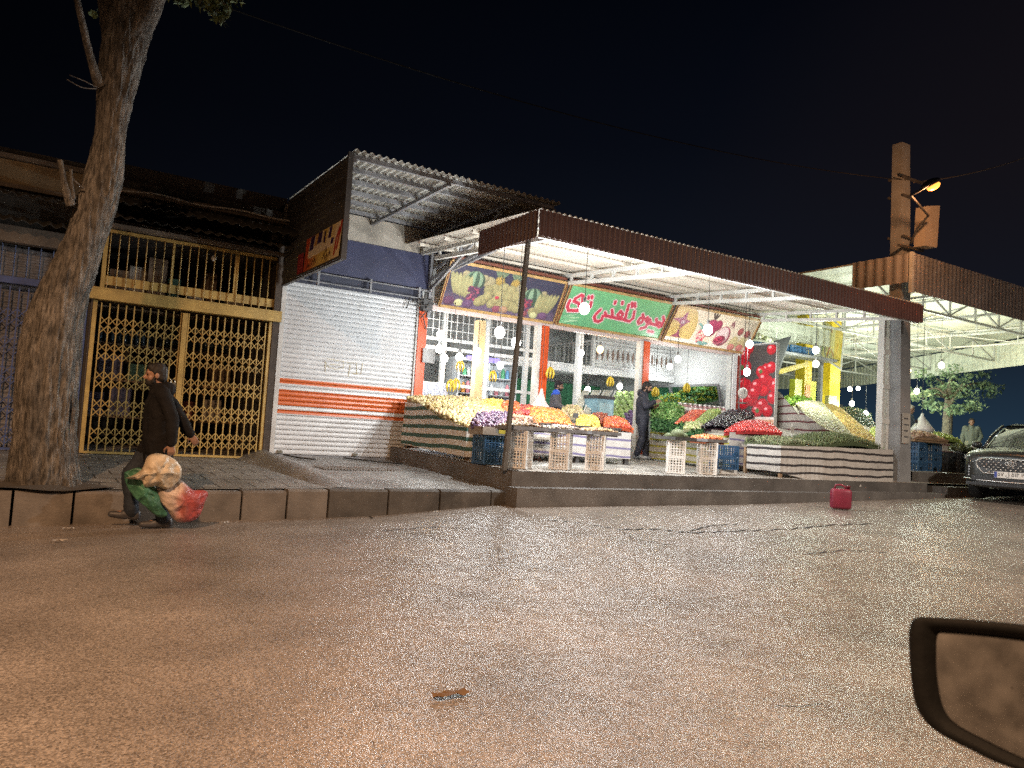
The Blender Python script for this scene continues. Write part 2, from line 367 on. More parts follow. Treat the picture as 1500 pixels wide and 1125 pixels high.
# ------------------------------------------------------------------ corrugated sheet: waves run along `a`, ridges along `b`
def corr(mb, p, a, b, wl=0.12, amp=0.018, spw=6, th=0.004, nb=2, jit=0.0, square=False):
    p, a, b = (np.array(q, float) for q in (p, a, b)); la = np.linalg.norm(a); n = np.cross(a, b); n /= np.linalg.norm(n)
    k = max(2, int(la/wl*spw)); ts = np.linspace(0, 1, k+1)
    G = []
    for t in ts:
        w = sin(2*pi*t*la/wl)
        if square: w = max(-1, min(1, w*3))
        G.append([p + a*t + b*u*(1+(jit*noise.noise(Vector((t*la*3, 7, 1))) if u == 1 else 0)) + n*amp*w for u in np.linspace(0, 1, nb)])
    G = np.array(G); mb.grid(G); mb.grid(G - n*th, flip=True)
    # close the two ridge-end edges so that the sheet has a rim
    for j in (0, nb-1):
        mb.grid(np.stack([G[:, j], G[:, j]-n*th], 1), flip=(j == 0))
    return mb

M_DKMET = mat('dark_steel', (.06, .058, .058), .55, .3, 5, .15)
M_GREYMET = mat('grey_painted_steel', (.2, .2, .21), .5, .3, 4, .15, dirt=.4)
M_WHITEMET = mat('white_painted_steel', (.6, .6, .57), .45, .14, 3, .1, dirt=.25, dirt_col=(.25, .2, .15))
M_ASBEST = mat('fibre_cement', (.085, .08, .07), .9, .35, 3, .4, 30, dirt=.6)
M_WALL_D = mat('sooty_plaster', (.075, .068, .058), .9, .35, 1.2, .4, 20, dirt=.6)
M_TAN = mat('tan_fascia', (.24, .18, .1), .8, .3, 2, .3, 18, dirt=.7)
M_BROWN = mat('brown_board', (.16, .13, .1), .8, .3, 2, .3, 18, dirt=.7)
M_GOLD = mat('yellow_gate_paint', (.44, .3, .09), .45, .25, 5, .15, dirt=.45, dirt_col=(.2, .12, .04))
M_BLUE = mat('blue_gate_paint', (.035, .07, .2), .5, .3, 5, .15, dirt=.4)
M_INT = mat('shop_interior', (.07, .065, .06), .85, .25, 2, .2)
M_GLASSY = mat('dark_window_glass', (.02, .022, .025), .08, .1, 2, 0)

# ---- left shop (behind the blue gate)
lb = thing('shop_building', 'low dark shop with tan fascia board behind the blue gate and the tree', 'building', (-3, 13.65, .5))
w = MB(); w.lo((-14, 14.1, .3), (.78, 19, 4.5)); w.lo((.62, 13.66, .3), (.8, 14.1, 3.9)); w.lo((-14, 13.66, .3), (-1.95, 14.1, 3.9)); w.build('wall', M_WALL_D, lb)
MB().lo((-14, 13.42, 4.46), (.9, 13.62, 4.80)).build('fascia', M_TAN, lb)
MB().lo((-14, 13.36, 4.81), (.95, 13.7, 4.88)).lo((-14, 13.38, 4.39), (.9, 13.66, 4.45)).build('cornice', M_BROWN, lb)
corr(MB(), (-14, 13.55, 4.38), (14.75, 0, 0), (0, -.7, -.2), .165, .024).build('eave', M_ASBEST, lb, smooth=True)
corr(MB(), (-14, 13.6, 4.02), (14.75, 0, 0), (0, -.5, -.16), .165, .022).build('eave', M_ASBEST, lb, smooth=True)
b = MB(); b.lo((-14, 13.5, 3.62), (.78, 13.66, 3.86)); b.build('lintel', M_BROWN, lb)
MB().lo((-14, 13.6, 4.9), (.95, 19.4, 5.02)).build('roof', M_ASBEST, lb)

def scissor_gate(name, label, x0, x1, z0, z1, y, m, leafs, tiers, sp=.112):
    t = thing(name, label, 'gate', ((x0+x1)/2, y, z0))
    f = MB()
    f.lo((x0, y-.035, z0), (x0+.06, y+.035, z1)); f.lo((x1-.05, y-.035, z0), (x1, y+.035, z1)); f.lo((x0+.062, y-.02, z0-.005), (x1-.052, y+.025, z0+.03))
    f.build('frame', m, t)
    for (a, b_) in leafs:
        g = MB(); n = int((b_-a)/sp); s = (b_-a)/n
        for i in range(n+1):
            x = a+i*s
            g.lo((x-.009, y-.018, z0+.035), (x+.009, y-.004, z1-.02)); g.lo((x-.007, y+.006, z0+.035), (x+.007, y+.018, z1-.02))
        for zc in tiers:
            for i in range(n):
                x = a+i*s
                for dz in (-.07, .07):
                    g.bar((x, y-.022, zc+dz-.066), (x+s, y-.022, zc+dz+.066), .005, .013); g.bar((x, y+.002, zc+dz+.066), (x+s, y+.002, zc+dz-.066), .005, .013)
        g.build('lattice_leaf', m, t)
    return t
tiers = [.78, 1.22, 1.66, 2.1, 2.52]
gg = scissor_gate('folding_gate', 'closed yellow scissor gate of diamond lattice across the shopfront', .83, 3.6, .55, 2.93, F_Y, M_GOLD, [(.95, 2.12), (2.24, 3.5)], [.82, 1.26, 1.7, 2.14, 2.56], .108)
g = MB(); g.lo((2.14, F_Y-.04, .58), (2.22, F_Y+.02, 2.9)); g.build('meeting_stile', M_GOLD, gg)
g = MB(); g.lo((.74, F_Y-.16, 2.94), (3.72, F_Y+.03, 3.1)); g.lo((.74, F_Y-.17, 3.1), (3.72, F_Y+.03, 3.125)); g.build('top_rail', M_GOLD, gg)
g = MB(); g.lo((2.02, F_Y-.07, 1.62), (2.12, F_Y-.03, 1.74)); g.tube([(2.04, F_Y-.05, 1.74), (2.04, F_Y-.05, 1.79), (2.1, F_Y-.05, 1.79), (2.1, F_Y-.05, 1.74)], .008); g.build('padlock', mat('lock_metal', (.25, .22, .17), .35, .2, metal=.8), gg)
gr = thing('window_grille', 'yellow grille of upright bars above the lattice gate', 'grille', (2.2, F_Y, 3.13))
g = MB(); n = 20
for i in range(n+1):
    x = .99+i*(2.62/n); g.tube([(x, F_Y-.02, 3.13), (x, F_Y-.02, 4.06)], .0085, 6)
g.build('bars', M_GOLD, gr)
g = MB(); g.lo((.9, F_Y-.035, 3.128), (.96, F_Y+.02, 4.08)); g.lo((3.62, F_Y-.035, 3.128), (3.68, F_Y+.02, 4.08)); g.lo((.962, F_Y-.03, 4.03), (3.618, F_Y+.02, 4.08)); g.lo((.962, F_Y+.0, 3.2), (3.618, F_Y+.03, 3.34)); g.lo((2.9, F_Y-.0, 3.342), (2.96, F_Y+.03, 4.028)); g.lo((1.9, F_Y-.0, 3.342), (1.94, F_Y+.03, 4.028)); g.build('frame', M_GOLD, gr)
bg_ = scissor_gate('folding_gate', 'closed blue scissor gate standing behind the big tree trunk', -1.9, .76, .56, 3.0, F_Y, M_BLUE, [(-1.8, -.6), (-.5, .68)], tiers)
g = MB(); g.lo((-1.95, F_Y-.06, 3.02), (.78, F_Y+.03, 3.12)); g.build('top_rail', M_BLUE, bg_)
g = MB()
for i in range(17): g.tube([(-1.88+i*.163, F_Y-.02, 3.12), (-1.88+i*.163, F_Y-.02, 3.6)], .009, 6)
g.build('upper_bars', M_BLUE, bg_)
sh = MB(); zz = np.arange(.5, 3.62, .02)
G = np.array([[(x, 13.86+.012*sin(2*pi*z/.08), z) for z in zz] for x in (-1.9, .6)]); sh.grid(G)
tag(sh.build('roller_shutter', mat('grey_shutter_paint', (.16, .16, .17), .5, .3, 3, .1, dirt=.5), smooth=True), 'grey slatted shutter lowered behind the blue gate', 'shutter')

# ---- gold-gate shop
gb = thing('shop_building', 'sooty shop with a dim stocked interior behind the yellow gate', 'building', (2.2, 13.65, .5))
w = MB(); w.lo((.8, 17, .4), (3.72, 17.2, 4.6)); w.lo((.62, 14.102, .4), (.8, 17, 4.6)); w.lo((3.6, 14.1, .4), (3.72, 17, 4.6)); w.lo((.8, 13.9, 4.12), (3.72, 17, 4.3)); w.build('wall', M_INT, gb)
w = MB(); w.lo((.8, 14.12, .45), (3.6, 17, .56)); w.build('floor', M_PLAT, gb)
MB().lo((3.605, 13.6, .5), (3.715, 14.09, 4.3)).build('pier', mat('dark_wood_post', (.05, .035, .025), .7, .3), gb); MB().lo((.802, 13.62, .5), (.828, 14.1, 4.1)).build('pier', MATS['dark_wood_post'], gb)
corr(MB(), (.92, 13.6, 4.62), (2.9, 0, 0), (0, -.85, -.3), .165, .024).build('eave', M_ASBEST, gb, smooth=True)
corr(MB(), (.92, 13.6, 4.36), (2.82, 0, 0), (0, -.66, -.22), .165, .022).build('eave', M_ASBEST, gb, smooth=True)
MB().lo((.95, 13.5, 4.1), (3.7, 13.64, 4.16)).lo((.95, 13.38, 4.64), (3.72, 13.6, 4.72)).build('lintel', M_BROWN, gb)
MB().lo((.9, 13.9, 4.66), (3.72, 14.1, 4.98)).lo((.9, 14.4, 4.98), (3.9, 14.6, 5.38)).lo((.9, 14.1, 4.9), (3.9, 17.2, 4.97)).build('parapet', M_WALL_D, gb)
tag(MB().tube([(x, 13.3+.02*sin(x*3), 4.66+.015*(x-1)+.02*sin(x*5.)) for x in np.linspace(.95, 3.66, 24)], .014, 6).build('cable', mat('pale_cable', (.4, .39, .36), .6)), 'pale cable strung along the eave above the yellow grille', 'cable')
# stock inside, seen through the bars
sf = thing('shelf_unit', 'wooden shelf unit deep inside the shop with yellow gate', 'shelf', (2.2, 15.6, .56))
s = MB()
for z in (1.1, 1.75, 2.4, 3.05): s.lo((.9, 15.4, z), (3.55, 15.85, z+.035))
s.build('shelf_boards', mat('shelf_wood', (.2, .14, .08), .7, .25), sf)
s = MB()
for x in (.9, 2.2, 3.51): s.lo((x, 15.86, .56), (x+.04, 15.9, 3.6))
s.build('uprights', M_BROWN, sf)
card = [mat('carton_%s' % n, c, .8, .2, 5) for n, c in (('brown', (.16, .11, .07)), ('pale', (.3, .27, .23)), ('green', (.05, .11, .07)), ('violet', (.075, .07, .11)), ('red', (.16, .05, .04)))]
spots = [(1.25, 14.9, 3.14, .3, .5, 0), (1.55, 15.0, 3.14, .26, .62, 1), (1.85, 14.9, 3.14, .3, .8, 0), (2.15, 15, 3.14, .2, .5, 2), (2.5, 14.8, 3.14, .25, .32, 1), (2.75, 15, 3.14, .22, .7, 0), (3.2, 14.9, 3.14, .3, .3, 1), (1.1, 15.6, 1.14, .3, .4, 3), (1.5, 15.6, 1.14, .36, .5, 3), (2.6, 15.6, 1.14, .4, .34, 4), (3.1, 15.6, 1.14, .3, .4, 1), (1.3, 15.6, 1.79, .4, .42, 3), (1.75, 15.6, 1.79, .3, .3, 2), (3.2, 15.6, 1.79, .34, .4, 0)]
for i, (x, y, z, w_, h, k) in enumerate(spots):
    o = MB().box((x, y, z+h/2), (w_, .28, h)).lo((x-w_/2-.002, y-.145, z+h*.48), (x+w_/2+.002, y+.145, z+h*.53)).build('carton', card[k], None, (x, y, z))
    o['label'] = 'dim carton of stock seen through the yellow bars'; o['category'] = 'box'; o['group'] = 'cartons stocked in the dim shop'
MB().lo((.85, 14.7, 3.1), (3.55, 15.3, 3.138)).build('shelf_board', mat('shelf_wood', None), sf)
bm_ = MB(); bm_.lathe((0, 0, 0), [(.036, 0), (.04, .02), (.04, .16), (.018, .21), (.014, .27), (.016, .28)], 10)
mw = bm_.mesh('bottle', mat('dark_bottle', (.05, .08, .1), .12, .2, spec=.8), smooth=True)
for i in range(24):
    o = bpy.data.objects.new('bottle', mw); COL.objects.link(o); o.location = (1.0+.1*(i % 12)+(.02 if i > 11 else 0), 15.55+.12*(i//12), 2.436 if i < 24 else 1.8)
    if i > 11: o.location.x += 1.2
    tag(o, 'dark bottle in the row on the dim shop shelf', 'bottle', 'bottles on the dim shop shelf')
ob = thing('hanging_bulb', 'unlit pale bulb hanging behind the yellow upright bars', 'light bulb', tuple(PY(313, 378, 13.9)))
p = PY(313, 378, 13.9); g = MB(); g.ell(p, (.045, .045, .06)); g.build('bulb_glass', mat('unlit_bulb', (.75, .74, .7), .25, .05, spec=.6), ob, smooth=True)
g = MB(); g.tube([p+(0, 0, .06), p+(0, 0, .12)], .018); g.tube([p+(0, 0, .12), (p[0], p[1], 4.12)], .005, 5); g.build('cord', M_DKMET, ob)

# ---- roller-shutter shop
sb = thing('shop_building', 'white shutter shop with navy board above the roller shutter', 'building', (5.1, 13.65, .6))
w = MB(); w.lo((3.72, 13.9, .4), (6.42, 19, 5.13)); w.build('wall', M_WALL_D, sb)
MB().lo((3.73, 13.62, 4.64), (6.62, 13.89, 5.125)).build('upper_beam', mat('stained_plaster', (.42, .38, .32), .8, .25, 1.5, .3, 20, dirt=.5), sb)
MB().lo((3.73, 13.6, 3.96), (6.6, 13.64, 4.635)).build('navy_board', mat('navy_board', (.034, .038, .085), .55, .2, 2, .15), sb)
g = MB()
for z in (3.9, 3.74): g.lo((3.75, 13.5, z), (6.55, 13.53, z+.02))
for x in (4.3, 5.3, 6.3): g.lo((x, 13.49, 3.7), (x+.04, 13.545, 3.96))
g.lo((6.52, 13.5, 3.4), (6.58, 13.56, 4.95)); g.build('brackets', M_GREYMET, sb)
MB().lo((3.73, 13.66, 3.70), (6.45, 13.88, 3.95)).build('lintel', mat('navy_dark', (.03, .034, .06), .6, .2), sb)
rs = thing('roller_shutter', 'white roller shutter with three orange bands, fully lowered', 'shutter', (5.05, F_Y, .62))
def shutter_mat():
    m = mat('shutter_paint', (.55, .56, .57), .38, .07, 2.2, .06, 30, dirt=.4, dirt_col=(.3, .28, .26))
    nt, N, L, b = nodes_of(m); src = b.inputs['Base Color'].links[0].from_socket
    tc = N.new('ShaderNodeTexCoord'); sx = N.new('ShaderNodeSeparateXYZ'); L.new(tc.outputs['Object'], sx.inputs[0])
    rp = N.new('ShaderNodeValToRGB'); rp.color_ramp.interpolation = 'CONSTANT'; mr = N.new('ShaderNodeMapRange'); mr.inputs[1].default_value = 0; mr.inputs[2].default_value = 3
    L.new(sx.outputs['Z'], mr.inputs[0]); L.new(mr.outputs[0], rp.inputs[0]); e = rp.color_ramp.elements
    e[0].position = 0; e[0].color = (0, 0, 0, 1); e[1].position = .99; e[1].color = (0, 0, 0, 1)
    for z0, z1 in ((.73, .80), (.875, 1.155), (1.26, 1.35)):
        a = e.new(z0/3); a.color = (1, 1, 1, 1); a = e.new(z1/3); a.color = (0, 0, 0, 1)
    mx = N.new('ShaderNodeMix'); mx.data_type = 'RGBA'; mx.inputs[7].default_value = (.52, .11, .022, 1); L.new(rp.outputs[0], mx.inputs[0]); L.new(src, mx.inputs[6]); L.new(mx.outputs[2], b.inputs['Base Color'])
    return m
sl = MB(); prof = []
for i in range(36):
    z = .64+i*.0853
    prof += [(0.014, z), (0.014, z+.007), (-.012, z+.012), (-.02, z+.04), (-.016, z+.07), (-.004, z+.0845)]
G = np.array([[(x, F_Y+y+.004*noise.noise(Vector((x*1.5, z*2, 0))), z) for y, z in prof] for x in np.linspace(3.8, 6.34, 8)])
sl.grid(G, flip=False).build('slat_curtain', shutter_mat(), rs, smooth=False)
for x in (3.72, 6.345): MB().lo((x, F_Y-.06, .61), (x+.08, F_Y+.03, 3.7)).build('guide_rail', mat('rail_paint', (.5, .49, .47), .5, .15, 3, .1, dirt=.4), rs)
g = MB(); g.lo((3.8, F_Y-.03, .6), (6.34, F_Y+.02, .638)); g.build('bottom_bar', M_GREYMET, rs)
for x in (3.86, 5.25, 6.3):
    g = MB(); g.lo((x, F_Y-.05, .66), (x+.09, F_Y-.022, .71)); g.build('lock', mat('lock_metal', None), rs)
g = MB(); pts = [[(4.62, 2.1), (4.6, 2.3), (4.66, 2.2), (4.8, 2.16), (4.95, 2.2), (4.95, 2.32), (4.64, 2.34)], [(5.0, 2.3), (5.2, 2.32), (5.22, 2.1)], [(5.06, 2.05), (5.08, 2.28)], [(5.12, 2.12), (5.3, 2.12), (5.32, 2.32)], [(4.7, 2.24), (4.9, 2.25)]]
for q in pts: g.tube([(x, F_Y-.024, z+.06) for x, z in q], .006, 5)
g.build('faded_lettering', mat('faded_yellow_paint', (.55, .5, .33), .6, .2), rs)
for k, P in enumerate(([(3.95, 13.5, .64), (4.1, 13.1, .615), (4.3, 12.85, .61)], [(5.0, 13.4, .63), (5.3, 13.0, .61), (5.65, 12.75, .6), (5.75, 12.5, .6)])):
    tag(MB().tube([np.array(p_)+(0, 0, .0) for p_ in P], .014, 6).build('hose', mat('black_hose', (.02, .02, .02), .6)), ('short black hose end lying at the shutter\'s foot by the yellow gate', 'longer black hose lying across the ramp before the white shutter')[k], 'hose')
q = PY(628, 521, 13.5); wf = MB(); wf.lo(q+(-.13, -.01, -.14), q+(.13, .01, -.12)); wf.lo(q+(-.13, -.01, .12), q+(.13, .01, .14)); wf.lo(q+(-.13, -.01, -.119), q+(-.11, .01, .119)); wf.lo(q+(.11, -.01, -.119), q+(.13, .01, .119)); wf.lo(q+(-.11, .0, -.119), q+(.11, .008, .119), )
tag(wf.build('wall_frame', mat('frame_grey', (.3, .3, .3), .5, .2)), 'small square frame hanging beside the first orange column', 'frame')
g = MB(); rj = random.Random(12)
for k in range(9):
    q = np.array((6.42+rj.uniform(-.12, .2), 13.45+rj.uniform(-.1, .1), 3.62+rj.uniform(-.2, .25))); g.tube([q, q+(rj.uniform(-.2, .2), rj.uniform(-.1, 0), rj.uniform(-.15, .15)), q+(rj.uniform(-.3, .3), 0, rj.uniform(-.3, .1))], .012, 5)
g.box((6.48, 13.48, 3.62), (.2, .14, .22)); tag(g.build('cable_box', M_DKMET), 'tangle of black cables and box over the shutter\'s upper corner', 'cables')
# canopy over the shutter
c1 = thing('canopy', 'high flat canopy of corrugated sheet above the white shutter', 'canopy', (5.5, 12, 5.1))
corr(MB(), (3.72, 10.42, 5.16), (3.64, 0, 0), (0, 3.3, .02), .115, .02, th=.006).build('roof_sheet', mat('galvanised_sheet', (.52, .51, .46), .42, .18, 2.5, .1, dirt=.35, dirt_col=(.2, .17, .13), metal=.2), c1, smooth=True)
for i, y in enumerate((10.55, 11.1, 11.65, 12.2, 12.75, 13.3)):
    MB().lo((3.75, y-.025, 5.06), (7.3, y+.025, 5.125)).build('purlin', M_GREYMET, c1)
for x in (3.76, 5.3, 6.55, 7.3):
    MB().bar((x, 10.5, 5.03), (x, 13.6, 5.02), .05, .06).build('rafter', M_GREYMET, c1)
sp = MB(); zz = np.arange(3.62, 5.12, .02)
yb = lambda z: 10.5
G = np.array([[(3.70+.006*(1 if int(z/.11) % 2 else -1), y, z) for z in zz] for y in np.linspace(10.53, 13.55, 4)]); sp.grid(G); sp.grid(G-(.012, 0, 0), flip=True)
sp.lo((3.66, 10.5, 3.58), (3.74, 10.54, 5.14)); sp.lo((3.67, 10.54, 3.575), (3.73, 13.5, 3.615)); sp.build('side_panel', mat('grey_cladding', (.085, .083, .082), .6, .2, 2, .15, dirt=.3), c1)
# bracing to the right of the board
g = MB()
for a, b_ in (((6.6, 13.4, 4.2), (7.3, 10.9, 4.98)), ((6.6, 13.4, 4.35), (7.0, 12.2, 4.98)), ((6.55, 13.5, 3.95), (6.55, 11.0, 4.95)), ((6.7, 13.5, 4.4), (6.7, 13.5, 5.0)), ((6.95, 13.5, 4.45), (6.95, 13.5, 5.0)), ((6.55, 13.5, 4.15), (7.25, 11.6, 4.72)), ((6.62, 12.5, 4.45), (6.62, 12.5, 5.0))): g.bar(a, b_, .045, .06)
g.build('brace', M_GREYMET, c1)

# ------------------------------------------------------------------ printed boards: the print is a colour per grid point
def C(*a):
    a = np.array(a, float)/255; return np.where(a < .04045, a/12.92, ((a+.055)/1.055)**2.4)
class Print:
    def __init__(s, w, h, nx, ny, base):
        s.w, s.h = w, h; s.X, s.Y = np.meshgrid(np.linspace(0, w, nx), np.linspace(0, h, ny), indexing='ij')
        s.I = np.ones((nx, ny, 3))*np.array(base); s.px = w/nx
    def mix(s, m, col): m = np.clip(m, 0, 1)[..., None]; s.I = s.I*(1-m)+np.asarray(col)*m
    def ell(s, cx, cy, rx, ry, col, rot=0, shade=.62, stripes=None):
        dx, dy = s.X-cx, s.Y-cy; a = dx*cos(rot)+dy*sin(rot); b = -dx*sin(rot)+dy*cos(rot)
        r = np.sqrt((a/rx)**2+(b/ry)**2); m = np.clip((1-r)*min(rx, ry)/s.px+.5, 0, 1)
        nz = np.sqrt(np.clip(1-r*r, 0, 1)); lit = (1-shade)+shade*np.clip(.75*nz+.35*(-a/rx*.5+b/ry*.7), 0, 1.1)
        c = np.asarray(col)*lit[..., None]
        if stripes is not None:
            k = (np.sin(np.arcsin(np.clip(a/rx/np.sqrt(np.clip(1-(b/ry)**2, .05, 1)), -1, 1))*7) > .1)[..., None]; c = np.where(k, np.asarray(stripes)*lit[..., None], c)
        m = m[..., None]; s.I = s.I*(1-m)+c*m
    def dist(s, pts):
        d = np.full(s.X.shape, 9.0)
        for (x0, y0), (x1, y1) in zip(pts[:-1], pts[1:]):
            dx, dy = x1-x0, y1-y0; t = np.clip(((s.X-x0)*dx+(s.Y-y0)*dy)/(dx*dx+dy*dy+1e-9), 0, 1)
            d = np.minimum(d, np.hypot(s.X-x0-t*dx, s.Y-y0-t*dy))
        return d
    def stroke(s, lines, w, col):
        d = np.full(s.X.shape, 9.0)
        for l in lines: d = np.minimum(d, s.dist(l))
        s.mix((w-d)/s.px+.5, col)
    def poly(s, P, col):
        ins = np.zeros(s.X.shape, bool); n = len(P)
        for i in range(n):
            x0, y0 = P[i]; x1, y1 = P[(i+1) % n]
            if y0 == y1: continue
            c = (y0 > s.Y) != (y1 > s.Y); ins ^= c & (s.X < (x1-x0)*(s.Y-y0)/(y1-y0)+x0)
        s.mix(ins.astype(float), col)
    def noise(s, amp, sc, seed=0):
        n = np.array([[noise.noise(Vector((x*sc+seed, y*sc, seed))) for y in s.Y[0]] for x in s.X[:, 0]]); s.I *= (1+amp*n)[..., None]
    def board(s, name, bl, br, tl, parent=None, m=None):
        bl, br, tl = (np.array(q, float) for q in (bl, br, tl))
        P = bl+(br-bl)*(s.X/s.w)[..., None]+(tl-bl)*(s.Y/s.h)[..., None]
        return MB().grid(P, col=np.clip(s.I, 0, 1)).build(name, m or M_PRINT, parent, smooth=True)
M_PRINT = mat('printed_vinyl', None, .38, .03, 2, 0, attr=True)
M_PRINTM = mat('printed_sheet', None, .5, .03, 2, 0, attr=True)
def quad_uv(P, TL, TR, BR, BL):
    """photo point -> (u, v) inside a quadrilateral, v up"""
    TL, TR, BR, BL, P = (np.array(q, float) for q in (TL, TR, BR, BL, P)); u = v = .5
    for _ in range(12):
        p = (1-v)*((1-u)*BL+u*BR)*1+v*((1-u)*TL+u*TR)
        du = (1-v)*(BR-BL)+v*(TR-TL); dv = (1-u)*(TL-BL)+u*(TR-BR)
        d = np.linalg.solve(np.array([du, dv]).T, P-p); u += d[0]; v += d[1]
    return u, v

M_SGOLD = mat('sign_frame_gold', (.45, .29, .12), .4, .2, 6, .1)
M_SRED = mat('sign_frame_maroon', (.16, .05, .03), .5, .2, 6, .1)
def sign(name, label, X0, X1, prn, rope=False):
    zb, yb, zt, yt = 3.69, 13.5, 4.47, 12.92
    t = thing(name, label, 'sign', ((X0+X1)/2, yb, zb), 'printed signboards over the market front')
    bl, br, tl, tr = (X0, yb, zb), (X1, yb, zb), (X0-.08, yt, zt), (X1-.12, yt, zt)
    e = np.array((0, yt-yb, zt-zb)); nrm = np.cross((1, 0, 0), e); nrm /= np.linalg.norm(nrm)   # towards the street and down
    if nrm[1] > 0: nrm = -nrm
    o = nrm*.03
    bl, br, tl, tr = (np.array(q) for q in (bl, br, tl, tr))
    # the sheet follows the skewed corners
    P = bl+(br-bl)*(prn.X/prn.w)[..., None]+(tl-bl)*(prn.Y/prn.h)[..., None]+((tr-tl)-(br-bl))*((prn.X/prn.w)*(prn.Y/prn.h))[..., None]
    MB().grid(P+o, col=np.clip(prn.I*.93+.028, 0, 1)).build('printed_face', M_PRINT, t, smooth=True)
    f = MB()
    for a, b in ((bl, br), (tl, tr)): f.bar(a+o*1.3, b+o*1.3, .03, .055, up=e)
    for a, b in ((bl, tl), (br, tr)): f.bar(a+o*1.6, b+o*1.6, .055, .03, up=nrm)
    f.build('frame', M_SGOLD, t)
    f = MB()
    for a, b in ((bl, tl), (br, tr)):
        f.bar(a+o*2.2+(0.0, 0, 0), b+o*2.2, .02, .02, up=nrm)
    f.bar(tl-o+e*.06, tr-o+e*.06, .06, .05, up=e); f.build('edge_trim', M_SRED, t)
    f = MB(); q = [bl-o, br-o, tr-o, tl-o]; f.prism(q, o*1.2); f.build('backing', M_GREYMET, t)
    return t
# -- fruit photograph board
w, h = 2.76, .97
p = Print(w, h, 300, 104, C(44, 44, 70)); r = random.Random(5)
p.mix(sst(.45, .0, p.Y)*.6, C(120, 100, 130))
yel, pale, pur, grn = C(172, 164, 116), C(222, 214, 170), C(96, 56, 92), C(60, 96, 66)
def bananas(cx, cy, fl):
    for k in range(6):
        a = .5-k*.2
        p.ell(cx+fl*(.05+k*.075), cy+.12-k*.012, .055, .25, C(178, 174, 124)*(.85+.05*(k % 3)), rot=fl*(.35-k*.06), shade=.45)
def pineapple(cx, cy):
    p.ell(cx, cy, .12, .17, C(190, 160, 80), shade=.5)
    for i in range(-4, 5):
        for j in range(-5, 6):
            if (i+j) % 2 == 0: p.ell(cx+i*.027, cy+j*.03, .011, .012, C(90, 70, 40) if (i*i*.09+j*j*.045) < 1 else C(60, 70, 60), shade=.2)
    for k in range(7): p.ell(cx+(k-3)*.035, cy+.2+.02*(3-abs(k-3)), .018, .1, C(110, 130, 100), rot=-(k-3)*.2, shade=.3)
for cx in (1.18, 1.56): pineapple(cx, .68)
for x, y, rr in ((.95, .66, .15), (1.72, .62, .14), (.82, .72, .1), (.4, .75, .09), (2.3, .62, .08), (2.45, .52, .1)): p.ell(x, y, rr, rr*.85, C(170, 160, 124))
for x, y, rr in ((1.12, .52, .13), (1.32, .57, .14), (1.5, .55, .13), (1.28, .42, .14), (1.48, .4, .13), (1.66, .45, .13), (.98, .5, .11), (1.8, .5, .1)): p.ell(x, y, rr, rr, yel*(.8+.25*r.random()))
p.ell(.62, .64, .23, .21, C(140, 170, 140), stripes=C(62, 92, 74)); p.ell(2.05, .5, .24, .21, C(140, 170, 140), rot=.15, stripes=C(62, 92, 74))
bananas(.12, .42, 1); bananas(2.64, .3, -1)
for k in range(46): p.ell(.66+.22*(r.random()-.5)+.0, .36+.28*(r.random()-.5), .033, .033, (pur if k % 3 else C(170, 80, 110)))
for k in range(46): p.ell(1.92+.26*(r.random()-.5), .3+.28*(r.random()-.5), .033, .033, (pur if k % 3 else C(180, 70, 90)))
for x, y, rr in ((.9, .25, .12), (1.0, .36, .11), (.82, .2, .1), (1.12, .2, .1), (1.3, .22, .11), (1.6, .22, .12), (1.74, .2, .12), (1.78, .34, .1), (2.14, .18, .1), (1.47, .25, .1), (1.2, .3, .1)): p.ell(x, y, rr, rr, (yel if r.random() < .8 else C(186, 150, 120)))
for x, y, rr, cc in ((.18, .13, .13, pur), (.4, .12, .1, C(214, 214, 160)), (.6, .12, .12, C(110, 80, 120)), (1.28, .11, .1, C(150, 80, 100)), (1.45, .12, .1, C(190, 150, 120)), (1.95, .1, .09, C(150, 80, 90)), (2.2, .1, .1, C(214, 214, 160)), (2.42, .11, .12, C(120, 84, 124)), (1.22, .36, .05, C(200, 70, 90))): p.ell(x, y, rr, rr*.8, cc)
sign('signboard', 'signboard printed with melons, bananas and pineapples on dark blue', 6.74, 9.5, p)
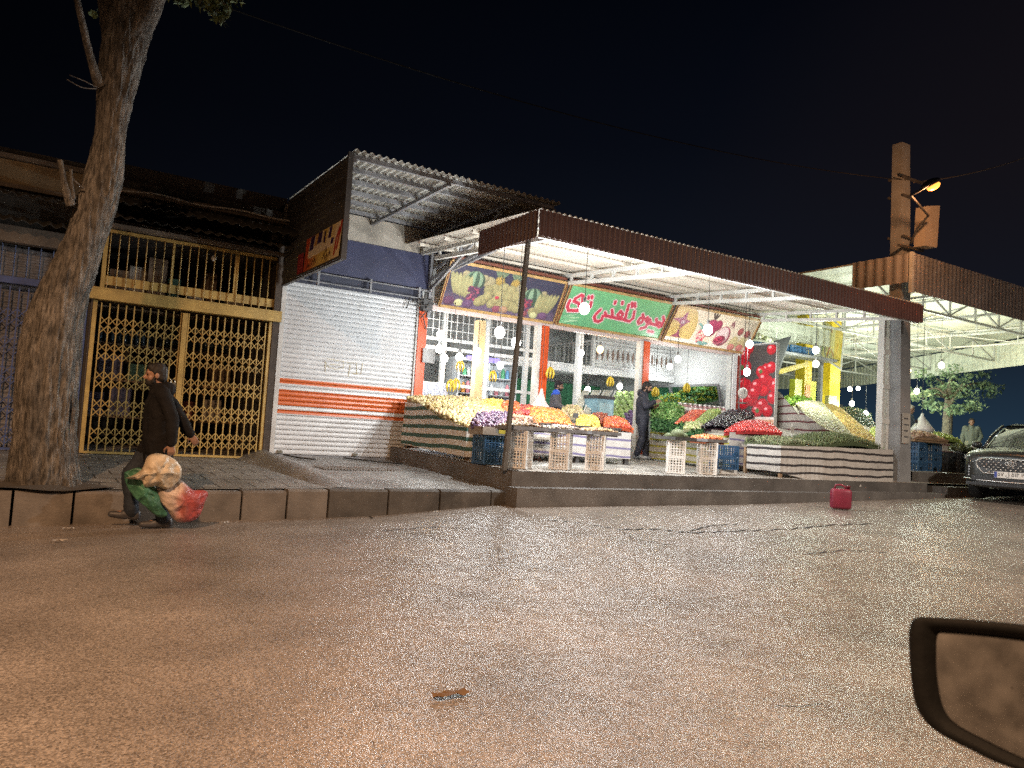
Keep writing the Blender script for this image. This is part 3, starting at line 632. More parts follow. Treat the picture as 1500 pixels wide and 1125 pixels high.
# -- green lettered board
w, h = 2.9, .97
p = Print(w, h, 330, 110, C(104, 180, 128))
p.mix(sst(0, w, p.X)*.25+.15*sst(.6, 1, p.Y), C(150, 215, 130)); p.noise(.12, 2.2, 3)
rr = random.Random(8)
for k in range(70):
    for x0, sg in ((.02, 1), (2.88, -1)):
        y = rr.random()*.45+.02; x = x0+sg*rr.random()*.3; p.mix(np.clip((.006-np.abs(p.Y-y-.06*np.sin((p.X-x)*4)))/.006, 0, 1)*(np.abs(p.X-x-sg*.12) < .12)*.55, C(225, 250, 210) if k % 2 else C(60, 140, 110))
q = ((205, 95), (1400, 300), (1265, 740), (85, 550))
def conv(L): return [[(lambda uv: (uv[0]*w, uv[1]*h))(quad_uv(P, *q)) for P in l] for l in L]
L = [[(1290, 462), (1304, 505), (1284, 572), (1255, 585), (1225, 560), (1240, 530), (1275, 545)], [(1225, 560), (1208, 490)], [(1220, 562), (1150, 545), (1128, 492)], [(1150, 548), (1100, 528), (1078, 490), (1098, 470), (1118, 500), (1112, 545), (1085, 590), (1030, 606)],
     [(1038, 435), (1056, 480), (1040, 525), (1005, 545), (990, 515), (1010, 480), (1045, 470)], [(1128, 632), (1140, 640)], [(1170, 642), (1182, 650)],
     [(935, 400), (928, 480), (895, 518), (840, 505)], [(895, 300), (903, 345)], [(930, 305), (938, 345)], [(862, 325), (845, 410), (835, 500), (770, 490)], [(835, 500), (780, 485), (745, 440), (775, 400), (805, 430), (790, 480)], [(783, 292), (786, 312)],
     [(770, 488), (690, 470), (676, 385)], [(703, 288), (700, 310)], [(690, 472), (620, 455), (600, 415)], [(620, 455), (580, 455), (572, 500), (540, 525), (500, 515), (485, 470), (505, 430), (545, 385)],
     [(402, 238), (402, 255)], [(438, 232), (440, 252)], [(436, 300), (428, 350), (395, 405), (350, 400)], [(338, 225), (345, 330), (345, 400)], [(320, 220), (262, 262), (248, 292), (300, 312), (318, 360), (300, 398), (200, 398), (185, 350), (205, 285)]]
L = conv(L)
p.stroke(L, .062, C(150, 70, 90)); p.stroke(L, .056, C(250, 240, 235)); p.stroke(L, .04, C(205, 56, 84))
sign('signboard', 'green signboard with pink lettering outlined in white', 9.58, 12.56, p)
# -- pale pomegranate board
p = Print(w, h, 300, 104, C(238, 222, 196)); p.mix(sst(1.2, 2.9, p.X)*.5, C(222, 214, 190)); p.noise(.06, 1.3, 9)
p.ell(.36, .4, .52, .62, C(240, 205, 120), shade=.25); p.mix((p.Y < .13)*1.0, C(240, 232, 214))
p.ell(.2, .72, .2, .2, C(244, 206, 130), shade=.2)
p.poly([(.02, .6), (.3, .66), (.42, .86), (.46, .64), (.62, .6), (.5, .52), (.38, .36), (.46, .18), (.56, .14), (.2, .14), (.34, .24), (.36, .46), (.24, .55)], C(170, 80, 110)); p.ell(.4, .55, .06, .06, C(230, 190, 200))
p.ell(1.36, .52, .22, .24, C(196, 70, 110)); p.ell(1.56, .62, .13, .15, C(186, 60, 100)); p.ell(1.36, .86, .03, .1, C(90, 70, 60)); p.ell(1.42, .85, .03, .1, C(90, 70, 60), rot=-.5); p.ell(1.3, .85, .03, .1, C(90, 70, 60), rot=.5)
for k in range(90):
    a = rr.random()*6.28; q_ = .16*math.sqrt(rr.random()); p.ell(1.14+q_*cos(a), .27+q_*sin(a)*1.1, .017, .017, C(224, 60, 90) if k % 3 else C(245, 190, 190), shade=.3)
p.ell(1.86, .36, .24, .28, C(206, 110, 130)); p.ell(1.84, .37, .2, .24, C(240, 214, 210), shade=.2); p.ell(1.8, .24, .2, .13, C(220, 120, 140), rot=.3); p.ell(1.79, .26, .17, .09, C(150, 40, 70), rot=.3)
for k in range(50): a = rr.random()*6.28; q_ = math.sqrt(rr.random()); p.ell(1.79+.16*q_*cos(a), .26+.08*q_*sin(a), .013, .013, C(220, 80, 110), shade=.2)
for k in range(5): p.ell(1.98+k*.03, .72-.01*k, .014, .1, C(150, 90, 100), rot=-.5+.2*k, shade=.2)
for x, y, ro in ((1.1, .5, .6), (1.0, .56, -.4), (1.2, .1, .2), (1.4, .1, -.2), (1.3, .06, .0)): p.ell(x, y, .1, .035, C(130, 180, 170), rot=ro, shade=.3)
for x, y in ((2.32, .2), (2.62, .22)): p.ell(x, y, .15, .22, C(226, 214, 160), shade=.35); p.ell(x-.02, y-.1, .12, .1, C(226, 150, 140), shade=.3)
for x, y in ((2.4, .56), (2.66, .52)): p.ell(x, y, .1, .11, C(190, 90, 90)); p.stroke([[(x, y+.08), (x+.06, y+.3)]], .006, C(150, 110, 90))
sign('signboard', 'cream signboard printed with pomegranates and pale fruit', 12.66, 15.56, p)

# -- shop sign on the shutter canopy's side panel
w, h = 2.2, .75
p = Print(w, h, 150, 60, C(226, 196, 110)); p.mix(sst(1.1, .1, p.X)*.9, C(200, 60, 45)); p.mix(sst(1.3, 2.1, p.X)*.7, C(240, 222, 190))
p.poly([(.2, .3), (.28, .75), (.62, .75), (.58, .5), (.7, .46), (.9, .75), (1.1, .75), (1.1, .48), (1.3, .42), (1.42, .75), (1.62, .75), (1.6, .45), (1.8, .4), (1.9, .75), (2.05, .75), (2.0, .35), (1.78, .3), (.3, .26)], C(238, 220, 190))
for P in ([(.26, .42), (.3, .75), (.58, .75), (.52, .44)], [(.74, .5), (.78, .75), (1.04, .75), (1.02, .5)], [(1.14, .48), (1.16, .7), (1.26, .72), (1.28, .44)], [(1.42, .5), (1.46, .75), (1.62, .75), (1.6, .5)], [(1.6, .36), (1.64, .48), (1.8, .46), (1.76, .34)]): p.poly(P, C(66, 48, 92))
p.stroke([[(1.9, .1), (1.94, .4), (2.06, .6)], [(2.02, .2), (2.1, .5)], [(2.12, .5), (2.16, .74)]], .045, C(180, 50, 45))
p.stroke([[(1.32, .3), (1.36, .22)], [(1.38, .32), (1.42, .24)], [(1.22, .1), (1.3, .2), (1.36, .08)], [(1.42, .1), (1.46, .18), (1.52, .1)], [(1.58, .12), (1.62, .2), (1.68, .12)], [(.5, .08), (.62, .22)], [(.66, .08), (.7, .2), (.78, .1)], [(.2, .06), (.26, .12), (.4, .08)], [(1.44, .04), (1.5, .06)]], .02, C(60, 30, 40))
ss = thing('shop_sign', 'yellow and red shop sign with cropped violet letters on grey side panel', 'sign', (3.66, 11.7, 3.62))
p.board('printed_face', (3.655, 12.24, 3.63), (3.655, 10.6, 3.63), (3.655, 12.16, 4.15), ss)
q_ = MB(); q_.lo((3.645, 10.56, 3.59), (3.67, 12.6, 3.625)); q_.build('frame', M_DKMET, ss)
q_ = MB(); q_.lo((3.65, 12.3, 3.63), (3.66, 12.56, 3.96)); q_.build('red_strip', mat('sign_red', (.3, .03, .04), .5, .2), ss)

# ------------------------------------------------------------------ the market: canopy, columns, inside
M_MAROON = mat('maroon_sheet', (.115, .06, .057), .5, .18, 2, .1, dirt=.3, dirt_col=(.1, .06, .05))
M_SOFFIT = mat('cream_sheet', (.62, .57, .49), .55, .12, 2, .15, dirt=.3, dirt_col=(.35, .27, .2))
M_ORANGE = mat('orange_paint', (.62, .085, .015), .35, .12, 3, .1, dirt=.15)
cn = thing('canopy', 'long market canopy with maroon fascia over the fruit stalls', 'canopy', (10.8, 11.3, 4.4))
corr(MB(), (6.0, 8.98, 4.47), (9.75, 0, 0), (0, 4.62, .3), .1, .012, th=.005, square=True).build('roof_sheet', M_SOFFIT, cn, smooth=False)
fa = MB(); corr(fa, (5.98, 8.97, 4.45), (9.8, 0, 0), (0, 0, -.40), .1, .006, th=.004, square=True, jit=.0)
v = fa.v[0]; low = v[:, 2] < 4.2
for a in fa.v:
    l = a[:, 2] < 4.3; a[l, 2] += .018*np.abs(np.sin(a[l, 0]*pi/.1)) + .012*np.sin(a[l, 0]*1.3)
corr(fa, (5.97, 10.66, 4.45), (0, -1.69, 0), (0, 0, -.40), .1, .012, th=.004, square=True)
fa.build('fascia', M_MAROON, cn, smooth=False)
fb = MB(); fb.lo((6.03, 9.01, 4.06), (15.72, 9.06, 4.11)); fb.lo((6.03, 9.01, 4.36), (15.72, 9.06, 4.42)); fb.build('edge_rail', M_WHITEMET, cn)
for i, y in enumerate((10.0, 11.0, 12.0, 13.0)):
    z = 4.47+.065*(y-8.98)-.045; MB().lo((6.02, y-.025, z-.05), (15.7, y+.025, z)).build('purlin', M_SOFFIT, cn)
for x in (6.35, 9.42, 12.4, 15.42):
    t = MB(); t.bar((x, 9.05, 4.36), (x, 13.55, 4.64), .06, .07); t.bar((x, 9.05, 4.14), (x, 12.95, 4.45), .06, .07)
    for k in range(6):
        y = 9.4+k*.68; t.bar((x, y, 4.16+(y-9.05)*.079), (x, y, 4.37+(y-9.05)*.062), .045, .045, up=(1, 0, 0))
    t.build('truss', M_WHITEMET, cn)
for x, lab in ((6.47, 'first'), (9.38, 'second'), (12.3, 'third'), (15.4, 'fourth')):
    c = MB(); c.lo((x-.09, 13.56, .82), (x+.09, 13.74, 3.6))
    labs = {6.47: 'orange column at the white shutter\'s edge', 9.38: 'orange column below the gap between fruit and green signs', 12.3: 'orange column behind the man in a dark hoodie', 15.4: 'darker red column beside the tomato banner'}
    o = c.build('column', M_ORANGE if x < 15 else mat('red_paint', (.32, .035, .02), .4, .15, 3, .1, dirt=.2), None, (x, 13.65, .82)); tag(o, labs[x], 'column', 'painted columns of the market front')
    if x > 7: MB().lo((x-.2, 13.58, .84), (x-.095, 13.72, 3.6)).build('pale_strip', M_WHITEMET, o)
pc = thing('canopy_post', 'dark thin steel post standing at the platform\'s corner under the canopy', 'post', (5.93, 9.4, .72))
MB().bar((5.93, 9.42, .72), (6.05, 9.3, 4.5), .058, .058).build('shaft', mat('post_steel', (.12, .118, .112), .5, .25, 5, .15, dirt=.4), pc)
MB().lo((5.995, 9.33, .722), (6.12, 9.52, .735)).build('base_plate', M_DKMET, pc)
mk = thing('market_building', 'open white market hall lit brightly behind the fruit stalls', 'building', (11, 16.3, .85))
M_WHITE = mat('white_plaster', (.66, .67, .66), .6, .08, 1.5, .15, dirt=.12, dirt_col=(.4, .4, .38))
M_TILE = mat('veined_white_panel', (.66, .68, .69), .35, .25, 9, .05)
w = MB(); w.lo((6.44, 19.4, .8), (15.7, 19.6, 5.0)); w.lo((6.44, 13.8, .8), (6.56, 19.4, 5.0)); w.lo((15.55, 13.76, .8), (15.7, 19.4, 5.0)); w.lo((12.75, 16.0, 2.95), (15.55, 16.12, 4.6)); w.build('wall', M_WHITE, mk)
MB().lo((6.57, 13.7, 4.62), (15.54, 19.39, 4.72)).build('ceiling', M_WHITE, mk)
g = MB(); corr(g, (6.6, 13.72, 4.66), (8.9, 0, 0), (0, 0, -.95), .28, .012, square=True); g.build('front_cladding', M_WHITE, mk)
g = MB(); g.lo((6.57, 13.6, 3.58), (15.6, 13.69, 3.68)); g.build('header_beam', mat('pinkish_beam', (.66, .54, .5), .5, .1, 2, .1, dirt=.2), mk)
g = MB(); g.lo((9.6, 16.05, 2.95), (12.6, 19.3, 3.12)); g.lo((12.6, 15.9, 2.95), (15.5, 15.99, 3.1)); g.lo((9.55, 15.95, 2.93), (12.74, 16.04, 3.14)); g.build('mezzanine_floor', M_WHITE, mk)
MB().lo((12.0, 19.2, .87), (15.5, 19.35, 2.9)).build('green_wall', mat('green_wall_paint', (.12, .42, .22), .6, .2), mk)
bl_ = thing('balcony_railing', 'white balcony railing with diamond panels on the mezzanine edge', 'railing', (12.6, 16, 3.13))
g = MB(); M_W2 = mat('white_gloss_paint', (.6, .61, .6), .35, .05)
def rail(a, b, n):
    a = np.array(a, float); b = np.array(b, float); d = (b-a)/np.linalg.norm(b-a)
    for z, hh in ((.04, .05), (.68, .05), (.12, .02), (.6, .02)): g.bar(a+(0, 0, z), b+(0, 0, z), .04, hh)
    for i in range(n+1):
        q = lerp(a, b, i/n); g.bar(q+(0, 0, .065), q+(0, 0, .655), .055 if i % 2 == 0 else .02, .02, up=d)
    return d
rail((12.66, 15.98, 3.14), (15.5, 15.98, 3.14), 16); rail((12.6, 16.04, 3.14), (12.6, 19.3, 3.14), 16)
g.lo((12.57, 15.95, 3.14), (12.64, 16.03, 4.6)); g.build('rails', M_W2, bl_)
dm = MB(); 
for i in range(16):
    q = lerp((12.66, 15.97, 3.5), (15.5, 15.97, 3.5), (i+.5)/16); dm.prism([q+(0, 0, .17), q+(.035, 0, 0), q-(0, 0, .17), q-(.035, 0, 0)], (0, .012, 0))
dm.build('diamond_panels', mat('brown_panel', (.2, .13, .1), .5, .2), bl_)
g = MB(); g.lo((11.38, 15.0, .85), (11.52, 15.14, 4.6)); tag(g.build('column', M_WHITE), 'white square column inside the market near the man in blue', 'column')
# glazed storefront inside the first bay
gf = thing('glazed_partition', 'white framed storefront glazing inside the market\'s first bay', 'partition', (8.2, 15.2, .85))
g = MB()
for x in (6.7, 7.75, 8.85, 9.95): g.lo((x, 15.18, .86), (x+.1, 15.28, 4.55))
for z in (3.2, 3.0, 2.2, 4.3): g.lo((6.6, 15.2, z), (10.2, 15.26, z+.07))
for i in range(22): g.lo((6.75+i*.15, 15.22, 3.27), (6.765+i*.15, 15.24, 4.3))
for i in range(4): g.lo((6.75, 15.215, 3.45+i*.2), (10.1, 15.245, 3.465+i*.2))
g.build('frame', M_W2, gf)
tg = MB(); tg.lo((8.02, 14.1, .84), (8.2, 14.28, 3.6)); tag(tg.build('column', mat('peeling_cream_paint', (.62, .46, .24), .6, .25, 4, .2, dirt=.4, dirt_col=(.5, .3, .2))), 'peeling cream column lit warm by a yellow bulb', 'column')
cu = MB(); corr(cu, (6.85, 15.1, 2.25), (1.05, 0, 0), (.12, 0, -1.2), .085, .018); tag(cu.build('curtain', mat('grey_white_curtain', (.35, .36, .42), .7, .3, 8), smooth=True), 'grey and white pleated curtain behind the potatoes', 'curtain')
# glass display fridge with stocked shelves
fr = thing('display_fridge', 'glass fronted display fridge with stocked shelves between two columns', 'fridge', (9.0, 15.6, .86))
g = MB(); g.lo((8.3, 15.9, .88), (9.9, 16.0, 2.85)); g.lo((8.3, 15.4, .88), (8.34, 15.9, 2.85)); g.lo((9.86, 15.4, .88), (9.9, 15.9, 2.85)); g.lo((8.3, 15.4, 2.86), (9.9, 16, 2.93)); g.lo((9.08, 15.38, .9), (9.12, 15.42, 2.85)); g.build('cabinet', mat('fridge_white', (.6, .63, .65), .3, .08), fr)
g = MB(); g.lo((8.5, 15.37, 2.87), (9.4, 15.398, 2.97)); g.build('lit_header', mat('violet_sign_light', (.25, .2, .95), .4, 0, bump=0, emit=1.2), fr)
s = MB()
for z in (1.3, 1.7, 2.1, 2.5): s.lo((8.345, 15.45, z), (9.855, 15.88, z+.02))
s.build('shelf_boards', mat('shelf_white', (.6, .62, .64), .4, .05), fr)
pk = [mat('packet_%s' % n, c, .5, .2, 9) for n, c in (('green', (.1, .4, .2)), ('white', (.7, .72, .72)), ('blue', (.15, .35, .6)), ('orange', (.7, .3, .06)), ('pink', (.65, .25, .3)))]
rr = random.Random(2)
for z in (1.32, 1.72, 2.12, 2.52):
    for i in range(11):
        x = 8.42+i*.132; hh = rr.uniform(.14, .27); b_ = MB(); b_.lathe((0, 0, 0), [(.045, 0), (.05, .01), (.05, hh*.75), (.025, hh), (.02, hh+.02)], 8)
        o = b_.build('jar', rr.choice(pk), None, smooth=True); o.location = (x, 15.6+rr.uniform(-.05, .05), z+.002); tag(o, 'small packed jar on the lit shelves of the glass fridge', 'jar', 'packed goods in the glass fridge')

# ------------------------------------------------------------------ right-hand hall with its big shed roof
M_HALL = mat('pale_green_white_sheet', (.7, .73, .62), .5, .1, 1.4, .1, dirt=.15, dirt_col=(.4, .36, .3))
M_FASC = mat('grey_brown_sheet', (.34, .32, .315), .5, .2, 1.5, .1, dirt=.2)
hl = thing('market_hall', 'big pale shed roof on trusses over the second fruit market', 'building', (22, 16, .8))
hx0 = 15.74
def skew(t): return np.array((26.3, 9.2, 0))*(1-t)+np.array((35.6, 24.8, 0))*t      # its far edge runs off at an angle
corners = [(hx0, 9.25), (26.3, 9.2), (35.6, 24.8), (35.2, 28.5), (hx0, 28.5)]
g = MB(); P = [(x, y, 5.55) for x, y in corners]; g.prism(P, (0, 0, .04)); g.build('roof_sheet', M_HALL, hl)
g = MB()
corr(g, (hx0, 9.22, 5.62), (10.6, 0, 0), (0, 0, -.84), .16, .007, th=.006, square=True); g.build('fascia', M_FASC, hl)
g = MB(); corr(g, (hx0-.02, 10.6, 5.6), (0, -1.36, 0), (0, 0, -.62), .22, .012, th=.006, square=True); g.build('fascia', M_FASC, hl)
MB().lo((hx0-.07, 9.17, 4.74), (hx0+.0, 9.24, 5.62)).build('corner_trim', M_WHITEMET, hl)
d = skew(1)-skew(0); g = MB(); corr(g, (26.3, 9.2, 5.5), d, (0, 0, -.9), .3, .02, th=.01, square=True); corr(g, (35.6, 24.8, 5.5), (-.4, 3.7, 0), (0, 0, -.9), .3, .02, th=.01, square=True)
corr(g, (35.2, 28.5, 5.5), (-19.4, 0, 0), (0, 0, -.9), .3, .02, th=.01, square=True); g.build('end_fascia', M_HALL, hl)
def truss(mb, a, b, n, zt=5.45, zb=4.85, w=.06):
    a = np.array((*a, 0.)); b = np.array((*b, 0.))
    mb.bar(a+(0, 0, zt), b+(0, 0, zt), w, w); mb.bar(a+(0, 0, zb), b+(0, 0, zb), w, w)
    for i in range(n+1):
        p = lerp(a, b, i/n); mb.bar(p+(0, 0, zb+w/2), p+(0, 0, zt-w/2), w*.7, w*.7, up=(1, 0, 0))
        if i < n: q = lerp(a, b, (i+1)/n); mb.bar((p if i % 2 else q)+(0, 0, zb+w/2), (q if i % 2 else p)+(0, 0, zt-w/2), w*.6, w*.6)
for i in range(5):
    y = 10.4+i*3.4; e = 26.3+(y-9.2)*.596
    t = MB(); truss(t, (hx0+.1, y), (e-.2, y), 9); t.build('truss', M_WHITEMET, hl)
for x in (17.5, 20.5, 23.5, 26):
    t = MB(); truss(t, (x, max(9.4, 9.2+(x-26.2)/.596)), (x, 28.2), 8, 5.5, 5.0, .05); t.build('truss', M_WHITEMET, hl)
g = MB(); g.lo((16.0, 14.2, 4.35), (20.5, 14.25, 4.85)); corr(g, (15.75, 14.1, 4.85), (4.2, 0, 0), (0, 0, -.5), .3, .015, square=True); g.build('inner_fascia', M_HALL, hl)
# yellow wrapped pillars
M_YEL = mat('yellow_wrap', (.72, .55, .03), .3, .2, 6, .1, dirt=.3, dirt_col=(.55, .33, .02))
for (x, y), w_, z0, lab in (((1179, 520), .34, .85, 'yellow wrapped pillar with an orange patch'), ((1217, 560), .52, .85, 'wider yellow pillar carrying a grey meter box')):
    q = PY(x, y, 15.4); o = thing('pillar', lab, 'pillar', (q[0], 15.4, z0), 'yellow pillars in the second market')
    MB().lo((q[0]-w_/2, 15.25, z0), (q[0]+w_/2, 15.6, 5.5)).build('shaft', M_YEL, o)
    if w_ < .4:
        MB().lo((q[0]-.13, 15.235, 2.2), (q[0]+.1, 15.249, 3.3)).build('orange_patch', mat('orange_wrap', (.75, .28, .02), .3, .3, 8), o)
        MB().lo((q[0]-.55, 15.3, z0), (q[0]-w_/2-.005, 15.5, 3.45)).lo((q[0]+w_/2+.005, 15.3, z0), (q[0]+.48, 15.5, 3.45)).build('side_panel', mat('lime_wrap', (.62, .66, .05), .3, .25, 5), o)
    else:
        MB().lo((q[0]-.5, 15.1, 2.35), (q[0]-.1, 15.24, 3.05)).build('meter_box', mat('meter_grey', (.5, .47, .36), .5, .15), o)
q0, q1 = PY(1140, 545, 14.9), PY(1182, 533, 14.9); tag(MB().bar(q0, q1, .1, .14).build('beam', M_YEL), 'sloping yellow beam leading to the orange patched pillar', 'beam')
p = Print(1.2, 1.0, 60, 60, C(226, 220, 160)); rr = random.Random(4)
for k in range(26):
    x = rr.random()*1.2; p.stroke([[(x, rr.random()), (x+rr.uniform(-.15, .15), rr.random())]], .018, [C(120, 190, 130), C(200, 110, 90), C(235, 205, 60), C(150, 140, 150)][k % 4])
p.mix((p.X > .72)*.6, C(236, 200, 60))
hb = thing('hanging_banner', 'tilted banner of green and yellow strokes hung near yellow pillars', 'banner', tuple(PY(1222, 545, 14.3)))
a, b, c_ = PY(1202, 521, 14.3), PY(1232, 541, 13.6), PY(1207, 470, 14.5); p.board('printed_face', a, b, c_, hb)
g = MB(); g.bar(a, b, .04, .05); g.bar(a, c_, .04, .05); g.bar(b, b+(c_-a), .04, .05); g.build('frame', M_WHITEMET, hb)
# tomato wing banner
w, h = 1.1, 3.0
p = Print(w, h, 70, 180, C(70, 66, 66)); rr = random.Random(14)
for k in range(26):
    x, y, r_ = rr.random()*w, 1.15+rr.random()*1.85, rr.uniform(.14, .21); p.ell(x, y, r_, r_, C(206, 36, 52), shade=.5); p.ell(x-r_*.35, y+r_*.35, r_*.3, r_*.2, C(250, 170, 175), shade=.1)
    if k % 3 == 0: p.ell(x, y, r_*.35, r_*.35, C(90, 120, 70), shade=.2); p.ell(x, y, r_*.6, r_*.6, C(214, 40, 50), shade=.3) if k % 2 else None
low = (p.Y < 1.12); p.mix(low*1.0, C(232, 186, 160))
for k in range(260): x, y = rr.random()*w, rr.random()*1.06; p.ell(x, y, .035, .03, C(*[(224, 120, 100), (240, 210, 170), (214, 160, 120)][k % 3]), shade=.3)
p.mix((np.abs(p.Y-1.13) < .03)*1.0, C(240, 226, 220))
tw = thing('printed_banner', 'tall red tomato banner above a peach patterned panel', 'banner', (15.5, 13, .9))
p.board('printed_face', (15.47, 13.5, .9), (15.47, 12.42, .9), (15.47, 13.5, 3.82), tw)
MB().lo((15.475, 12.4, .86), (15.53, 13.54, 3.84)).build('backing', M_GREYMET, tw)
MB().lo((15.44, 12.385, .86), (15.54, 12.399, 3.86)).lo((15.44, 12.4, 3.845), (15.54, 13.54, 3.87)).build('frame', M_WHITEMET, tw)
a = [PY(1135, 499, 12.6), PY(1159, 492, 12.9), PY(1136, 562, 12.9), PY(1133, 562, 12.6)]
tag(MB().prism(a, (.03, .05, 0)).build('tilted_board', mat('slate_board', (.018, .02, .024), .8, .2, spec=.2)), 'dark slate board tilted against the tomato banner\'s edge', 'board')
# crates of produce on the high ledge
lg = thing('high_shelf', 'high ledge shelf with white sacks behind the tomato banner', 'shelf', (17, 14.0, 3.8)); g = MB(); g.lo((15.75, 13.6, 3.85), (19.6, 14.09, 3.92)); g.build('board', M_GREYMET, lg)
g = MB(); g.lo((15.76, 13.98, .85), (15.86, 14.08, 3.845)); g.lo((19.4, 13.98, .85), (19.5, 14.08, 3.845)); g.build('supports', M_GREYMET, lg)
# concrete utility pole and its lamp
up_ = thing('utility_pole', 'tall concrete utility pole with a sodium lamp and sheet metal box', 'utility pole', (16.05, 9.62, .6))
g = MB(); v = []
for z, hw in ((.55, .21), (8.12, .145)):
    c0 = np.array((16.12-.032*(z-.6), 9.62, z)); v += [c0+(-hw, -hw*.8, 0), c0+(hw, -hw*.8, 0), c0+(hw, hw*.8, 0), c0+(-hw, hw*.8, 0)]
g.add(v, [(0, 1, 5, 4), (1, 2, 6, 5), (2, 3, 7, 6), (3, 0, 4, 7), (4, 5, 6, 7)])
g.build('concrete_shaft', mat('pole_concrete', (.25, .255, .26), .8, .2, 2, .3, 30, dirt=.4), up_)
g = MB()
for z in (6.0, 6.9, 7.3): 
    x = 16.12-.032*(z-.6); g.lo((x-.2, 9.44, z), (x+.2, 9.47, z+.05)); g.lo((x-.2, 9.77, z), (x+.2, 9.8, z+.05))
g.build('steel_straps', M_DKMET, up_)
for a_, b_ in (((15.6, 9.4, 7.28), (16.5, 9.4, 7.32)), ((15.55, 9.42, 5.78), (16.5, 9.42, 5.82))): MB().bar(a_, b_, .05, .05).build('cross_bar', M_DKMET, up_)
g = MB(); g.prism([(16.16, 9.2, 5.84), (16.48, 9.1, 5.84), (16.55, 9.1, 6.78), (16.2, 9.2, 6.72)], (.0, .24, 0)); g.build('metal_box', mat('box_sheet', (.42, .36, .3), .5, .1, 3, .05), up_)
LP = PY(1358, 275, 8.2)
g = MB(); g.tube([(16.0, 9.4, 5.9), (15.85, 9.2, 6.15), (15.75, 8.9, 6.35), LP+(-.12, .25, -.12), LP+(-.05, 0, 0)], .025, 6); g.build('lamp_arm', M_DKMET, up_)
ax = LP+np.array((.12, -.02, .07)); g = MB(); R_ = rotm(0, -.5, 0); g.ell(ax+np.array((0, .02, .05)), (.3, .12, .075), R_, 12, 7); lh = g.build('lamp_head', M_DKMET, up_, smooth=True)
g = MB(); g.ell(ax+np.array((0.02, -.03, -.02)), (.21, .085, .07), R_, 12, 7); g.build('lens', mat('sodium_lens', (1.0, .36, .06), .3, 0, bump=0, emit=2.6), lh, smooth=True)
def lamp(name, loc, power, col, r=.06, parent=None, spot=None):
    l = bpy.data.lights.new(name, 'SPOT' if spot else 'POINT'); l.energy = power; l.color = col; l.shadow_soft_size = r
    o = bpy.data.objects.new(name, l); COL.objects.link(o); o.location = loc
    if spot: l.spot_size = spot; l.spot_blend = .6
    if parent is not None: o.parent = parent; o.location = np.array(loc)-wloc(parent)
    return o
lamp('street_lamp_light', ax+np.array((0, -.06, -.2)), 150, (1.0, .45, .18), .08, up_)
# white steel channel post beside the pole
sc = thing('steel_post', 'white built-up steel post with welded straps beside the concrete pole', 'post', (15.82, 9.7, .7))
g = MB(); g.lo((15.62, 9.72, .7), (15.7, 9.86, 4.6)); g.lo((15.8, 9.72, .7), (15.88, 9.86, 4.6)); g.build('channels', M_WHITEMET, sc)
g = MB()
for k in range(5): g.lo((15.61, 9.70, 1.2+k*.75), (15.89, 9.719, 1.3+k*.75))
g.build('straps', M_WHITEMET, sc)
g = MB(); g.lo((15.91, 9.425, 1.55), (16.19, 9.436, 2.2)); tag(g.build('paper_notice', mat('notice_paper', (.42, .4, .36), .7, .15)), 'pale printed paper notice pasted on the concrete pole', 'notice')
g = MB()
for k in range(4): g.lo((15.96, 9.42, 1.68+k*.13), (16.14-.03*(k % 2), 9.424, 1.705+k*.13))
tag(g.build('ink_lines', mat('ink', (.08, .08, .09), .7), bpy.data.objects['paper_notice']))

